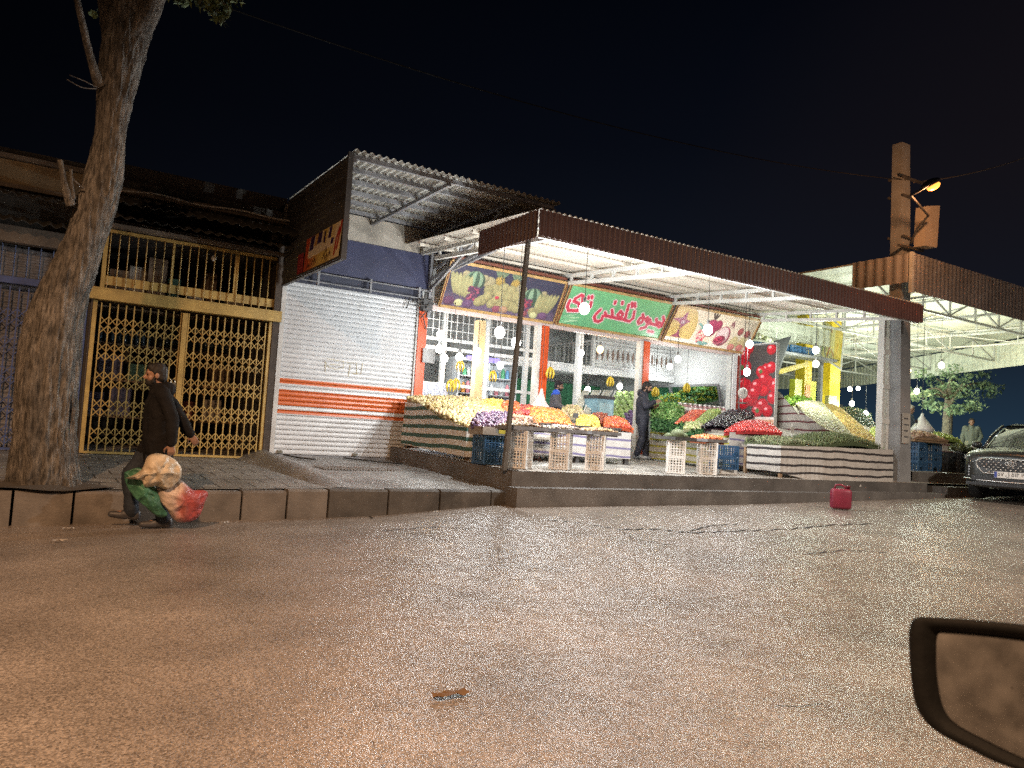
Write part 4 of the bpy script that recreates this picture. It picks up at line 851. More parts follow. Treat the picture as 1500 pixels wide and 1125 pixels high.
# ------------------------------------------------------------------ hanging bulbs
M_BULB = mat('bulb_white', (1.0, .97, .9), .3, 0, bump=0, emit=26)
M_BULBW = mat('bulb_warm', (1.0, .62, .25), .3, 0, bump=0, emit=18)
M_SOCK = mat('bulb_socket', (.12, .12, .12), .4, .1)
bulbs = [(645, 490, 14.2, 0, 4.6, 'topmost white bulb in the bay beside the shutter'), (643, 511, 14.5, 0, 4.6, 'middle white bulb in the bay beside the shutter'), (651, 525, 14.4, 0, 4.6, 'low white bulb over the potato heap'),
    (673, 523, 13.9, 0, 4.6, 'white bulb above hanging bananas near the curtain'), (700, 515, 13.95, 1, 4.6, 'yellow bulb in front of the peeling cream column'), (732, 487, 10.3, 0, 4.5, 'white bulb on a long cord left of the dark post'),
    (756, 502, 11.0, 0, 4.55, 'white bulb just right of the dark post'), (733, 535, 14.6, 0, 4.6, 'small white bulb before the glass fridge'), (851, 517, 14.4, 0, 4.6, 'white bulb below the green sign before the railing'),
    (856, 452, 9.4, 0, 4.46, 'large bright bulb hanging before the green sign'), (879, 512, 13.9, 1, 4.6, 'warm bulb hanging under the green sign'), (993, 526, 13.2, 0, 4.72, 'white bulb on a long cord under the pomegranate sign'),
    (981, 537, 15.3, 0, 4.6, 'white bulb deep behind the orange column'), (1037, 483, 9.4, 0, 4.46, 'large bright bulb hanging before the pomegranate sign'), (1098, 504, 12.2, 0, 4.66, 'white bulb at the pomegranate sign\'s lower corner'),
    (1094, 545, 12.3, 0, 4.66, 'white bulb over the hanging scale by the tomato banner'), (908, 566, 15.5, 0, 2.93, 'white bulb above the green cabbages'), (861, 571, 15.6, 0, 2.93, 'white bulb in front of leaning poles'),
    (1195, 513, 12.5, 0, 5.5, 'upper of two white bulbs before the orange patched pillar'), (1195, 533, 12.9, 0, 5.5, 'lower of two white bulbs before the orange patched pillar'), (1162, 579, 16.5, 0, 5.5, 'white bulb left of the orange patched pillar'),
    (1245, 570, 17, 0, 5.5, 'white bulb right of the meter box pillar'), (1257, 569, 19, 0, 5.5, 'dimmer white bulb just behind another over the dark greens'), (1248, 591, 15, 0, 5.5, 'white bulb low over the dark green heap'),
    (1268, 606, 14, 0, 5.5, 'lowest white bulb hanging beside dark green heap'), (1331, 543, 14, 1, 5.5, 'yellow bulb just right of the concrete pole'), (1379, 535, 12.5, 0, 5.5, 'white bulb alone beneath the hall eave'), (1343, 573, 13, 0, 5.5, 'bright white bulb before the small tree')]
for (x, y, Y, warm, zc, lab) in bulbs:
    q = PY(x, y, Y); t = thing('hanging_bulb', lab, 'light bulb', tuple(q), 'bare bulbs hung over the stalls')
    hall = Y > 12 and x > 1150
    s_ = 1.0 if Y < 13 else .9
    MB().ell(q, (.08*s_, .08*s_, .092*s_), None, 12, 8).build('globe', M_BULBW if warm else M_BULB, t, smooth=True)
    MB().tube([q+(0, 0, .07), q+(0, 0, .17)], [.022, .028], 8).build('socket', M_SOCK, t)
    zz = min(zc, 4.43+.065*(Y-8.98)) if Y < 13.6 and x < 1150 else zc
    if zz > q[2]+.3: MB().tube([q+(0, 0, .17), (q[0]+.012*sin(x), q[1]+.01, (q[2]+.17+zz)/2), (q[0]+.02*sin(x), q[1]+.01, zz)], .0055, 5).build('cord', M_DKMET, t)
    lamp('bulb_light', q+(0, 0, -.18), (16 if warm else 21)*((4 if x == 1195 else 8.5) if hall else 1.0)*(13 if Y < 10 else 7.5 if x in (732, 756) else 1), (1.0, .66, .32) if warm else ((.9, 1.0, .84) if hall else (.93, .98, 1.0)), .055, t)

# ------------------------------------------------------------------ unseen street lamps, assumed behind the camera and added to light road and stalls
M_GALV = mat('galvanised_post', (.3, .3, .3), .5, .1, metal=.5)
sl_ = thing('assumed_street_lamp', 'assumed tall sodium street lamp on the near side of the road', 'street lamp', (-2.6, -3.4, 0))  # out of view; assumed from the warm light on the near road
MB().tube([(-2.6, -3.4, -.05), (-2.6, -3.4, 6.4), (-2.6, -2.9, 6.9), (-2.5, -.1, 7.15)], [.09, .06, .05, .04], 10).build('pole', M_GALV, sl_, smooth=True)
MB().box((-2.5, .2, 7.17), (.3, .75, .12)).build('lamp_head', M_DKMET, sl_)
MB().box((-2.5, .2, 7.1), (.24, .6, .015)).build('lens', MATS['sodium_lens'], sl_)
sp_l = lamp('street_lamp_light', (-2.5, .2, 7.0), 5000, (1.0, .57, .3), .15, sl_, radians(168)); sp_l.data.spot_blend = .4  # light of the assumed sodium lamp
M_LEDL = mat('assumed_white_lamp_lens', (1.0, .9, .78), .3, 0, bump=0, emit=12)
s3 = thing('assumed_street_lamp', 'assumed white street lamp added on the near side, opposite the bean stall', 'street lamp', (12.5, -5.2, 0))  # unseen lamp, added to brighten stall cloths, crates, riser and right-hand road
MB().tube([(12.5, -5.2, -.05), (12.5, -5.2, 7.2), (12.5, -4.8, 7.8), (12.5, -2.8, 8.05)], [.09, .06, .05, .04], 10).build('pole', M_GALV, s3, smooth=True)
MB().box((12.5, -2.5, 8.07), (.3, .75, .12)).build('lamp_head', M_DKMET, s3)
MB().box((12.5, -2.5, 8.0), (.24, .6, .015)).build('lens', M_LEDL, s3)
sp3 = lamp('street_lamp_light', (12.5, -2.5, 7.9), 5600, (1.0, .87, .74), .15, s3, radians(160)); sp3.data.spot_blend = .5  # added white fill from the street side
s2 = dup(sl_, (-25, -3.4, 0), 0, 'added unseen street lamp far back along the near side of the road')  # unseen copy, added so the wing mirror has light to reflect

# ------------------------------------------------------------------ overhead wires
M_WIRE = mat('black_wire', (.012, .012, .012), .9, 0, spec=.1)
a, b = PD(335, 12, 9.5), np.array((15.9, 9.5, 7.3)); pts = [lerp(a, b, t)-(0, 0, .35*4*t*(1-t)) for t in np.linspace(0, 1, 24)]
a0 = a+(a-b)*1.2; tag(MB().tube([a0]+pts, .009, 5).build('power_line', M_WIRE), 'dark power line sagging across the night sky to the pole', 'wire')
b2 = PD(1560, 205, 22); tag(MB().tube([lerp((16.2, 9.5, 7.32), b2, t)-(0, 0, .2*4*t*(1-t)) for t in np.linspace(0, 1, 14)], .014, 5).build('power_line', mat('lit_wire', (.2, .17, .14), .6, 0)), 'wire running right from the utility pole top', 'wire')

# ------------------------------------------------------------------ produce heaps, stalls, crates
M_PROD = mat('produce_skin', None, .5, .12, 14, 0, attr=True, spec=.4)
M_PRODG = mat('glossy_produce_skin', None, .28, .12, 14, 0, attr=True, spec=.6)
def heap(name, label, q, r, sp, cols, mound=.08, m=None, seed=1, align=None, jit=.45, shp=(6, 4), flat=None, depth=.05):
    """produce heaped over a sloping bed; q = front-left, front-right, back-right, back-left corner"""
    g = random.Random(seed); q = [np.array(a, float) for a in q]; r = tuple(np.array(r)*.88); sp = sp*.88
    lu = (np.linalg.norm(q[1]-q[0])+np.linalg.norm(q[2]-q[3]))/2; lv = (np.linalg.norm(q[3]-q[0])+np.linalg.norm(q[2]-q[1]))/2
    nu, nv = max(2, int(lu/sp)), max(2, int(lv/sp))
    def pt(u, v):
        p = (1-v)*((1-u)*q[0]+u*q[1])+v*((1-u)*q[3]+u*q[2])
        return p+np.array((0, 0, mound*(max(0, sin(pi*u))*max(0, sin(pi*(.12+.76*v))))**.6))
    b = MB(); cols = [np.asarray(c)*.82+.18*np.mean(c) for c in cols]
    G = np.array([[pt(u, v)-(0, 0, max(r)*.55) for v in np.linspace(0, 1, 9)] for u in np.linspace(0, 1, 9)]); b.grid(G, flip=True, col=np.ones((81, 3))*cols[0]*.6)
    rim = np.vstack([G[:, 0], G[1:, -1], G[::-1, -1][1:], G[::-1, 0][1:-1]]) if False else None
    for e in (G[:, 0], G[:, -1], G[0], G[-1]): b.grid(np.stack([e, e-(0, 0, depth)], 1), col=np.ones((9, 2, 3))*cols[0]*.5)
    for i in range(nu):
        for j in range(nv):
            p = pt((i+.5+g.uniform(-jit, jit))/nu, (j+.5+g.uniform(-jit, jit))/nv)+np.array((0, 0, g.uniform(-.25, .35)*max(r[1], r[2])))
            ci = int(len(cols)*((i/nu*.0)+g.random())) % len(cols); c = cols[ci]*g.uniform(.62, 1.2)*np.array((1, g.uniform(.88, 1.1), g.uniform(.8, 1.1)))
            if align is None: R = rotm(g.uniform(0, 6), g.uniform(0, 6), g.uniform(0, 6))
            else: R = rotm(0, g.uniform(-.35, .35), align+g.uniform(-.5, .5))
            k = g.uniform(.72, 1.22); b.ell(p, (r[0]*k, r[1]*k, r[2]*k), R, shp[0], shp[1], col=c)
    o = b.build(name, m or M_PROD, None, tuple((q[0]+q[1])/2), smooth=True)
    return tag(o, label, 'produce heap', kind='stuff')
def leaf_heap(name, label, q, ls, n, cols, mound=.1, seed=1):
    g = random.Random(seed); q = [np.array(a, float) for a in q]; b = MB(); cols = [np.asarray(c) for c in cols]
    def pt(u, v):
        p = (1-v)*((1-u)*q[0]+u*q[1])+v*((1-u)*q[3]+u*q[2]); return p+np.array((0, 0, mound*(max(0, sin(pi*u))*max(0, sin(pi*(.1+.8*v))))**.6))
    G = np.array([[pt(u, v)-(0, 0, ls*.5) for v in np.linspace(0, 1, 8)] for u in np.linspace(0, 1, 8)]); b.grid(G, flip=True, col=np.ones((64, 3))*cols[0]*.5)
    for _ in range(n):
        p = pt(g.random(), g.random())+np.array((0, 0, g.uniform(-.02, .04))); R = rotm(g.uniform(-.9, .9), g.uniform(-.9, .9), g.uniform(0, 6)); l = ls*g.uniform(.6, 1.3)
        v = np.array([(-l, 0, 0), (-.2*l, -.4*l, .12*l), (l, 0, -.1*l), (-.2*l, .4*l, .12*l)]) @ R.T+p; b.add(v, [(0, 1, 2, 3)], col=cols[g.randrange(len(cols))]*g.uniform(.7, 1.2))
    return tag(b.build(name, M_PROD, None, tuple((q[0]+q[1])/2)), label, 'produce heap', kind='stuff')
def Q(*a): return [PY(*p) for p in a]
def cloth_sheet(mb, top, bot, n=24, fold=.02, seed=0, nz=8):
    top = [np.array(p, float) for p in top]; bot = [np.array(p, float) for p in bot]
    def along(P, t):
        k = t*(len(P)-1); i = min(int(k), len(P)-2); return lerp(P[i], P[i+1], k-i)
    d = bot[-1]-bot[0]; nrm = np.cross(d, (0, 0, 1)); nrm /= np.linalg.norm(nrm)
    G = np.array([[lerp(along(top, t), along(bot, t), s)+nrm*fold*(s*sin(t*n*1.9+seed)*.6+noise.noise(Vector((t*6, s*2, seed)))*1.2*s) for s in np.linspace(0, 1, nz)] for t in np.linspace(0, 1, n)])
    mb.grid(G); mb.grid(G-nrm*.004, flip=True); return mb
CL_GREEN = stripe_mat('cloth_green_stripe', (.62, .61, .58), (.05, .12, .1), .16, .42, 2, .25)
CL_PURP = stripe_mat('cloth_violet_stripe', (.5, .48, .46), (.17, .15, .27), .16, .24, 2, .1)
CL_YELL = stripe_mat('cloth_yellow_stripe', (.52, .5, .42), (.36, .33, .05), .14, .28, 2, .2)
CL_BLACK = stripe_mat('cloth_black_stripe', (.47, .45, .42), (.03, .026, .028), .148, .3, 2, .3)
CL_RED = stripe_mat('cloth_red_stripe', (.4, .37, .33), (.12, .035, .04), .19, .22, 2, .1)
M_WOOD = mat('rough_wood', (.26, .17, .1), .8, .3, 6, .3)
M_BOARDT = mat('stall_board', (.3, .27, .23), .7, .3, 4, .2)
# potato stall against the shutter
t = thing('produce_stall', 'stall wrapped in green striped cloth holding potatoes beside the shutter', 'stall', (7, 12, .85))
b = MB(); cloth_sheet(b, [(6.09, 13.3, 1.72), (6.07, 12.6, 1.68), (6.06, 11.8, 1.44), (6.07, 10.86, 1.3)], [(6.07, 13.3, .93), (6.08, 10.86, .83)], 30, .025, 2); cloth_sheet(b, [(6.07, 10.85, 1.3), (7.0, 10.9, 1.32)], [(6.08, 10.85, .83), (7.0, 10.9, .83)], 14, .02, 4); b.build('cloth_skirt', CL_GREEN, t, smooth=True)
MB().prism([(6.1, 10.9, 1.22), (8.0, 10.9, 1.22), (8.0, 13.35, 1.6), (6.1, 13.35, 1.6)], (0, 0, -.04)).build('bed_board', M_BOARDT, t)
g = MB()
for x, y, z in ((6.15, 10.95, 1.18), (7.9, 10.95, 1.18), (6.15, 13.25, 1.53), (7.9, 13.25, 1.53)): g.lo((x, y, floor_z(y)), (x+.06, y+.06, z))
g.build('legs', M_WOOD, t)
heap('potato_heap', 'heap of pale yellow potatoes on the green striped stall', [(6.12, 10.9, 1.3), (7.35, 10.9, 1.34), (7.9, 13.3, 1.86), (6.12, 13.3, 1.8)], (.05, .038, .036), .066, [C(196, 174, 112), C(180, 156, 96), C(206, 188, 134)], .1, seed=3)
heap('onion_heap', 'heap of dark violet onions in front of the potatoes', Q((690, 621, 10.35), (738, 624, 10.35), (748, 606, 11.3), (700, 607, 11.3)), (.042, .042, .038), .075, [C(96, 66, 96), C(124, 92, 116), C(70, 48, 76)], .04, M_PRODG, 4)
heap('brown_onion_heap', 'low heap of brown onions right of the dark post', Q((742, 628, 10.4), (772, 629, 10.4), (782, 613, 11.1), (745, 610, 11.1)), (.04, .04, .036), .075, [C(160, 120, 90), C(190, 150, 116), C(120, 84, 66)], .05, seed=5)
heap('yellow_citrus_heap', 'small heap of yellow citrus behind the potatoes', Q((700, 600, 12.2), (732, 602, 12.2), (736, 588, 13.2), (706, 588, 13.2)), (.045, .04, .04), .08, [C(236, 206, 60), C(228, 190, 50)], .06, M_PRODG, 6)
heap('persimmon_heap', 'heap of deep orange fruit left of the orange column', Q((732, 603, 12.2), (762, 604, 12.2), (760, 592, 13.2), (735, 590, 13.2)), (.045, .045, .04), .08, [C(232, 120, 34), C(222, 100, 30)], .06, M_PRODG, 7)
heap('red_apple_heap', 'heap of red and pink apples below the second column', Q((748, 608, 12.0), (785, 609, 12.0), (780, 597, 13.2), (752, 596, 13.2)), (.045, .045, .042), .08, [C(206, 60, 56), C(222, 96, 60), C(180, 40, 60)], .05, M_PRODG, 8)
heap('orange_heap', 'broad heap of bright oranges on the table before the man in blue', Q((786, 622, 11.3), (842, 626, 11.3), (822, 604, 12.6), (768, 600, 12.6)), (.042, .042, .042), .075, [C(238, 140, 30), C(244, 156, 40), C(230, 122, 24)], .1, M_PRODG, 9)
heap('lemon_heap', 'heap of yellow lemons between oranges and mandarins', Q((843, 627, 11.3), (880, 629, 11.3), (874, 612, 12.3), (846, 612, 12.3)), (.046, .036, .036), .07, [C(232, 204, 60), C(222, 196, 70)], .08, M_PRODG, 10)
heap('date_heap', 'heap of reddish brown fruit behind the lemons', Q((872, 621, 12.2), (896, 623, 12.2), (890, 608, 13.0), (868, 607, 13.0)), (.036, .03, .03), .06, [C(150, 66, 44), C(180, 84, 50)], .06, M_PRODG, 11)
heap('mandarin_heap', 'heap of red orange mandarins at the table\'s end by the shopper', Q((884, 628, 11.3), (928, 630, 11.3), (914, 616, 12.4), (886, 614, 12.4)), (.042, .042, .036), .072, [C(226, 92, 30), C(236, 116, 34), C(214, 76, 26)], .09, M_PRODG, 12)
heap('cream_onion_heap', 'heap of cream coloured onions right of the man in blue', Q((818, 612, 13.0), (860, 613, 13.0), (850, 598, 14.2), (826, 597, 14.2)), (.045, .045, .04), .08, [C(226, 206, 160), C(206, 186, 130)], .08, seed=13)
t = thing('produce_table', 'fruit table with violet striped cloth before the orange columns', 'table', (8.7, 11.9, .83))
b = MB(); cloth_sheet(b, [(7.2, 11.2, 1.4), (9.86, 11.2, 1.4)], [(7.2, 11.2, .92), (9.86, 11.2, .9)], 40, .012, 1); b.build('cloth_skirt', CL_PURP, t, smooth=True)
MB().prism([(7.2, 11.22, 1.4), (9.9, 11.22, 1.4), (11.1, 13.1, 1.56), (7.9, 13.1, 1.56)], (0, 0, -.05)).build('table_top', M_BOARDT, t)
for x, y in ((7.3, 11.24), (8.6, 11.24), (9.78, 11.24), (9.9, 12.9), (8.2, 12.9)): MB().lo((x, y, floor_z(y)+.002), (x+.08, y+.08, 1.35 if y < 12 else 1.48)).build('leg', M_DKMET, t)
for (x0, x1) in ((7.75, 8.35), (8.4, 9.0), (9.05, 9.85)):
    g = MB(); cx = (x0+x1)/2; g.lathe((cx, 11.45, 1.405), [(.26, 0), (.3, .06), (.31, .065), (.28, .06), (.25, .015)], 20); tag(g.build('tray', M_GREYMET, None, (cx, 11.45, 1.405), smooth=True), 'grey shallow tray under the fruit along the table front', 'tray', 'shallow trays along the fruit table')
# crates: moulded lattice walls, drawn once and copied
def crate_mesh(name, w, d, h, m, nx=7, nz=2):
    g = MB(); w2, d2 = w/2, d/2; e = .012
    for z, hh in ((h-.012, .024), (h*.5, .018), (.012, .024)):
        for s_ in (-1, 1): g.box((0, s_*(d2-e/2), z), (w, e*1.3, hh)); g.box((s_*(w2-e/2), 0, z), (e*1.3, d-2*e, hh))
    for sx in (-1, 1):
        for sy in (-1, 1): g.box((sx*(w2-.015), sy*(d2-.015), h/2), (.032, .032, h-.002))
    for i in range(1, nx):
        x = -w2+w*i/nx
        for s_ in (-1, 1): g.box((x, s_*(d2-e/2), h/2), (.017, e, h-.03))
    ny = max(3, int(nx*d/w))
    for i in range(1, ny):
        y = -d2+d*i/ny
        for s_ in (-1, 1): g.box((s_*(w2-e/2), y, h/2), (e, .017, h-.03))
    for zz in (.17, .34, .66, .83):
        for s_ in (-1, 1):
            g.box((0, s_*(d2-e*.5), h*zz), (w-.03, e*.8, .011)); g.box((s_*(w2-e*.5), 0, h*zz), (e*.8, d-.03, .011))
            g.box((w*.22*s_, s_*(d2-e*.45), h*(.5+.25*s_)), (w*.26, e*.7, h*.3))
    for i in range(5): g.box((0, -d2+d*(i+.5)/5, .008), (w-.02, .03, .01))
    return g.mesh(name, m)
M_CRW = mat('white_crate_plastic', (.8, .8, .78), .45, .08, 6, .1, dirt=.15, dirt_col=(.35, .3, .24))
M_CRB = mat('blue_crate_plastic', (.03, .09, .19), .4, .15, 6, .1, dirt=.2)
M_CRD = mat('dark_crate_plastic', (.03, .033, .038), .45, .2, 6, .1)
CRW = crate_mesh('plastic_crate', .37, .3, .28, M_CRW, 8); CRB = crate_mesh('plastic_crate', .46, .34, .22, M_CRB); CRD = crate_mesh('plastic_crate', .5, .36, .24, M_CRD)
def crate(me, x, y, z, rz, label, group):
    o = bpy.data.objects.new('plastic_crate', me); COL.objects.link(o); o.location = (x, y, z); o.rotation_euler = (0, 0, rz); return tag(o, label, 'crate', group)
stacks = [((762, 9.76), 'dark post', .74), ((822, 9.8), None, .0), ((873, 9.85), None, 0), ((990, 9.75), None, 0), ((1036, 9.75), None, 0)]
names = ['stack right beside the dark post', 'middle stack of the three on platform\'s left', 'stack in front of violet cloth nearest the shopper', 'stack under the melons', 'stack under the tray of carrots']
WT = []
for i, ((px, Y), _, _) in enumerate(stacks):
    x = PY(px, 660, Y)[0]; z = floor_z(Y)+.004
    for k in range(2): crate(CRW, x, Y, z+k*.282, radians(40+i*3+k*2), ('upper' if k else 'lower')+' white crate, '+names[i], 'white lattice crates stacked along the platform edge')
    WT.append((x, Y, z+.57))
def tray(x, y, z, w, d, rz, label, m=None):
    g = MB(); g.box((0, 0, .008), (w, d, .014))
    for s_ in (-1, 1): g.box((0, s_*(d/2-.006), .035), (w, .012, .04)); g.box((s_*(w/2-.006), 0, .035), (.012, d-.026, .04))
    o = g.build('tray', m or M_GREYMET); o.location = (x, y, z); o.rotation_euler = (0, 0, rz); return tag(o, label, 'tray', 'trays laid on the white crate stacks')
tl = ['grey tray of brown shoots on the stack beside the dark post', 'grey tray of white mushrooms on the middle crate stack', 'grey tray of small brown fruit on the crate stack nearest the shopper', 'grey tray under three green melons', 'grey tray of carrots on the white crate stack']
cc = [[C(120, 100, 80), C(170, 150, 120)], [C(210, 200, 186), C(120, 104, 92)], [C(150, 120, 84), C(190, 160, 110)], None, [C(226, 120, 50), C(232, 150, 90)]]
hl_ = ['low heap of brown shoots on the tray by the dark post', 'low heap of pale mushrooms on the middle crate stack', 'low heap of small brown fruit on the stack nearest the shopper', '', 'low heap of orange carrots on the white crate stack']
for i, (x, y, z) in enumerate(WT):
    w_, d_ = (.66, .46) if i < 3 else (.56, .44)
    tray(x, y, z, w_, d_, radians(5), tl[i], M_DKMET if i == 3 else None)
    if cc[i]: heap(['shoot_heap', 'mushroom_heap', 'fig_heap', '', 'carrot_heap'][i], hl_[i], [(x-w_/2+.03, y-d_/2+.03, z+.045), (x+w_/2-.03, y-d_/2+.06, z+.045), (x+w_/2-.04, y+d_/2-.03, z+.05), (x-w_/2+.02, y+d_/2-.04, z+.05)], (.034, .022, .022) if i != 4 else (.06, .018, .018), .045, cc[i], .05, seed=20+i)
mx, my, mz = WT[3]
for dx, dy, r_, lab in ((-.2, .0, .06, 'small green melon left on the dark tray'), (.0, -.02, .11, 'big green melon in the middle of the dark tray'), (.19, .03, .075, 'green melon right on the dark tray')):
    g = MB(); g.ell((0, 0, r_*.8), (r_*1.12, r_, r_*.85), None, 18, 12); g.tube([(r_*.95, 0, r_*.85), (r_*1.25, .01, r_*1.0)], .008, 5); o = g.build('melon', mat('melon_rind', (.13, .16, .08), .6, .35, 40, .4, 90), smooth=True); o.location = (mx+dx, my+dy, mz+.016); tag(o, lab, 'melon', 'melons on the crate stack')
# blue crates beside the post
for k, z in ((0, 0), (1, .222)): crate(CRB, 6.2, 10.28, floor_z(10.3)+.004+z, 0.05, ('upper' if k else 'lower')+' blue crate left of the dark post below the onions', 'blue lattice crates on the platform')
g = MB(); x, y, z = 6.2, 10.3, floor_z(10.3)+.45
for s_ in (-1, 1): g.box((x+.05, y+s_*.22, z+.065), (.66, .012, .12)); g.box((x+.05+s_*.324, y, z+.065), (.012, .428, .12))
g.box((x+.05, y, z+.006), (.636, .428, .01)); cb = tag(g.build('carton', mat('carton_pale', None), None, (x, y, z)), 'open pale carton of onions on top of blue crates', 'box')
MB().lo((x-.0, y-.2285, z+.03), (x+.12, y-.2265, z+.1)).build('printed_label', mat('yellow_label', (.6, .45, .05), .5, .2), cb)
heap('carton_onion_heap', 'violet onions filling the open carton beside the dark post', [(x-.26, y-.2, z+.1), (x+.36, y-.2, z+.1), (x+.36, y+.2, z+.12), (x-.26, y+.2, z+.12)], (.04, .04, .036), .07, [C(104, 72, 104), C(140, 110, 126), C(80, 54, 84)], .05, M_PRODG, 31)
xb, yb_ = PY(1063, 670, 9.9)[0], 9.95
for k, z in ((0, .09), (1, .312)): o = crate(CRB, xb, yb_, floor_z(9.9)+z, 1.35, ('upper' if k else 'lower')+' blue crate right of the white stacks on a pale block', 'blue lattice crates on the platform')
tag(MB().box((xb, yb_, floor_z(9.9)+.046), (.42, .3, .084)).build('foam_block', M_WHITE, None, (xb, yb_, floor_z(9.9))), 'pale block under the blue crates right of white stacks', 'block')
# the big vegetable stall
t = thing('produce_stall', 'vegetable stall with yellow striped side and violet striped front', 'stall', (13.6, 12, .8))
b = MB(); cloth_sheet(b, [(12.0, 13.0, 1.56), (11.98, 10.62, 1.5)], [(12.0, 13.0, .88), (11.98, 10.62, .82)], 20, .02, 3); b.build('side_cloth', CL_YELL, t, smooth=True)
b = MB(); cloth_sheet(b, [(11.9, 10.6, 1.54), (13.5, 10.6, 1.57)], [(11.9, 10.6, .9), (13.5, 10.6, .86)], 30, .015, 5); b.build('cloth_skirt', CL_PURP, t, smooth=True)
MB().prism([(12.02, 10.62, 1.5), (15.35, 10.62, 1.5), (15.35, 13.45, 2.0), (12.02, 13.45, 1.9)], (0, 0, -.05)).build('bed_board', M_BOARDT, t)
for x, y in ((12.05, 10.66), (13.4, 10.66), (15.2, 10.7), (12.05, 13.2), (15.2, 13.3)): MB().lo((x, y, floor_z(y)+.002), (x+.08, y+.08, 1.43 if y < 12 else 1.8)).build('leg', M_WOOD, t)
leaf_heap('herb_heap', 'dark green herb bunches above the yellow striped side cloth', Q((953, 630, 12.4), (1028, 641, 10.7), (1030, 625, 11.5), (955, 612, 13.0)), .07, 900, [C(70, 110, 66), C(96, 140, 84), C(50, 84, 56)], .06, 2)
leaf_heap('lettuce_heap', 'pale lettuce and herb bunches heaped under the mirror', Q((955, 614, 12.9), (992, 622, 12.0), (1004, 598, 13.3), (955, 592, 13.6)), .075, 800, [C(130, 176, 100), C(170, 200, 130), C(90, 140, 80)], .1, 3)
heap('carrot_heap', 'slope of orange red carrots in the middle of the vegetable stall', Q((988, 621, 11.8), (1014, 622, 11.8), (1036, 603, 13.0), (1012, 602, 13.0)), (.08, .02, .02), .05, [C(226, 96, 60), C(236, 120, 76), C(206, 76, 50)], .05, seed=33, align=.9)
heap('cucumber_heap', 'slope of pale green cucumbers beside the carrots', Q((1014, 622, 11.7), (1040, 622, 11.7), (1057, 601, 13.0), (1036, 602, 13.0)), (.075, .022, .022), .052, [C(150, 176, 84), C(176, 196, 100), C(120, 150, 66)], .06, seed=34, align=.8)
heap('aubergine_heap', 'slope of glossy black aubergines left of the tomato banner', Q((1026, 628, 11.2), (1068, 628, 11.2), (1106, 608, 12.4), (1066, 603, 12.8)), (.1, .036, .036), .075, [C(34, 30, 44), C(44, 38, 56), C(26, 24, 34)], .1, M_PRODG, 35, align=.7, shp=(8, 6))
heap('tomato_heap', 'heap of bright red tomatoes above the violet striped front', Q((1060, 634, 10.65), (1146, 636, 10.4), (1128, 621, 11.6), (1080, 620, 11.8)), (.034, .034, .032), .058, [C(226, 40, 44), C(236, 60, 50), C(206, 28, 40)], .1, M_PRODG, 36)
heap('pale_pepper_heap', 'low heap of pale peppers before the carrots', Q((1000, 628, 11.2), (1026, 629, 11.2), (1030, 620, 11.8), (1005, 620, 11.8)), (.05, .026, .026), .06, [C(206, 206, 150), C(176, 190, 120)], .03, seed=37)
xj = np.linspace(PY(997, 598, 13.35)[0], PY(1060, 598, 13.35)[0], 10)
tag(MB().lo((xj[0]-.1, 13.28, 1.98), (xj[-1]+.1, 13.44, 2.0)).lo((xj[0]-.1, 13.3, 1.8), (xj[0]-.06, 13.42, 1.979)).lo((xj[-1]+.06, 13.3, 1.8), (xj[-1]+.1, 13.42, 1.979)).build('jar_shelf', M_BROWN, None, (xj[0], 13.3, 1.9)), 'narrow brown shelf carrying a row of jars below mirror', 'shelf')
jb = MB(); jb.lathe((0, 0, 0), [(.055, 0), (.06, .02), (.06, .17), (.045, .19), (.045, .2)], 12); jm = jb.mesh('jar', mat('jar_preserve', (.3, .17, .17), .15, .3, 12), smooth=True)
lb_ = MB(); lb_.lathe((0, 0, .201), [(.05, 0), (.05, .03)], 12); lm = lb_.mesh('lid', mat('jar_lid', (.6, .58, .55), .3, .1, metal=.3))
ll = MB(); ll.lathe((0, 0, .05), [(.0612, 0), (.0612, .08)], 12); llm = ll.mesh('paper_label', mat('jar_paper', (.7, .66, .62), .6, .1))
for x in xj:
    o = bpy.data.objects.new('jar', jm); COL.objects.link(o); o.location = (x, 13.36, 2.002); tag(o, 'lidded jar of dark preserve in the row below the mirror', 'jar', 'jars in a row below the mirror')
    for nm, me in (('lid', lm), ('paper_label', llm)): c = bpy.data.objects.new(nm, me); COL.objects.link(c); c.parent = o
mr_ = thing('wall_mirror', 'wide framed mirror panel leaning above the vegetables', 'mirror', (15.49, 15.4, 2.02))
mq = lambda y, t, o=0: np.array((15.49-.24*t-o, y, 2.02+.8*t))
MB().prism([mq(16.75, 0), mq(14.05, 0), mq(14.05, 1), mq(16.75, 1)], (.012, 0, 0)).build('glass', mat('mirror_glass', (.55, .62, .58), .07, .05, bump=0, metal=1.0), mr_)
g = MB()
for p_, q_ in ((mq(16.78, -.02, .01), mq(14.02, -.02, .01)), (mq(16.78, 1.02, .01), mq(14.02, 1.02, .01)), (mq(14.03, 0, .01), mq(14.03, 1, .01)), (mq(15.8, 0, .015), mq(15.8, 1, .015))): g.bar(p_, q_, .05, .06)
g.build('frame', M_GREYMET, mr_)
leaf_heap('greens_heap', 'green bundles and cabbages stacked before the wall mirror', Q((955, 600, 14.6), (1000, 601, 14.6), (1058, 572, 15.6), (960, 582, 15.6)), .1, 600, [C(110, 160, 90), C(150, 196, 110), C(200, 190, 70), C(80, 130, 100)], .1, 5)
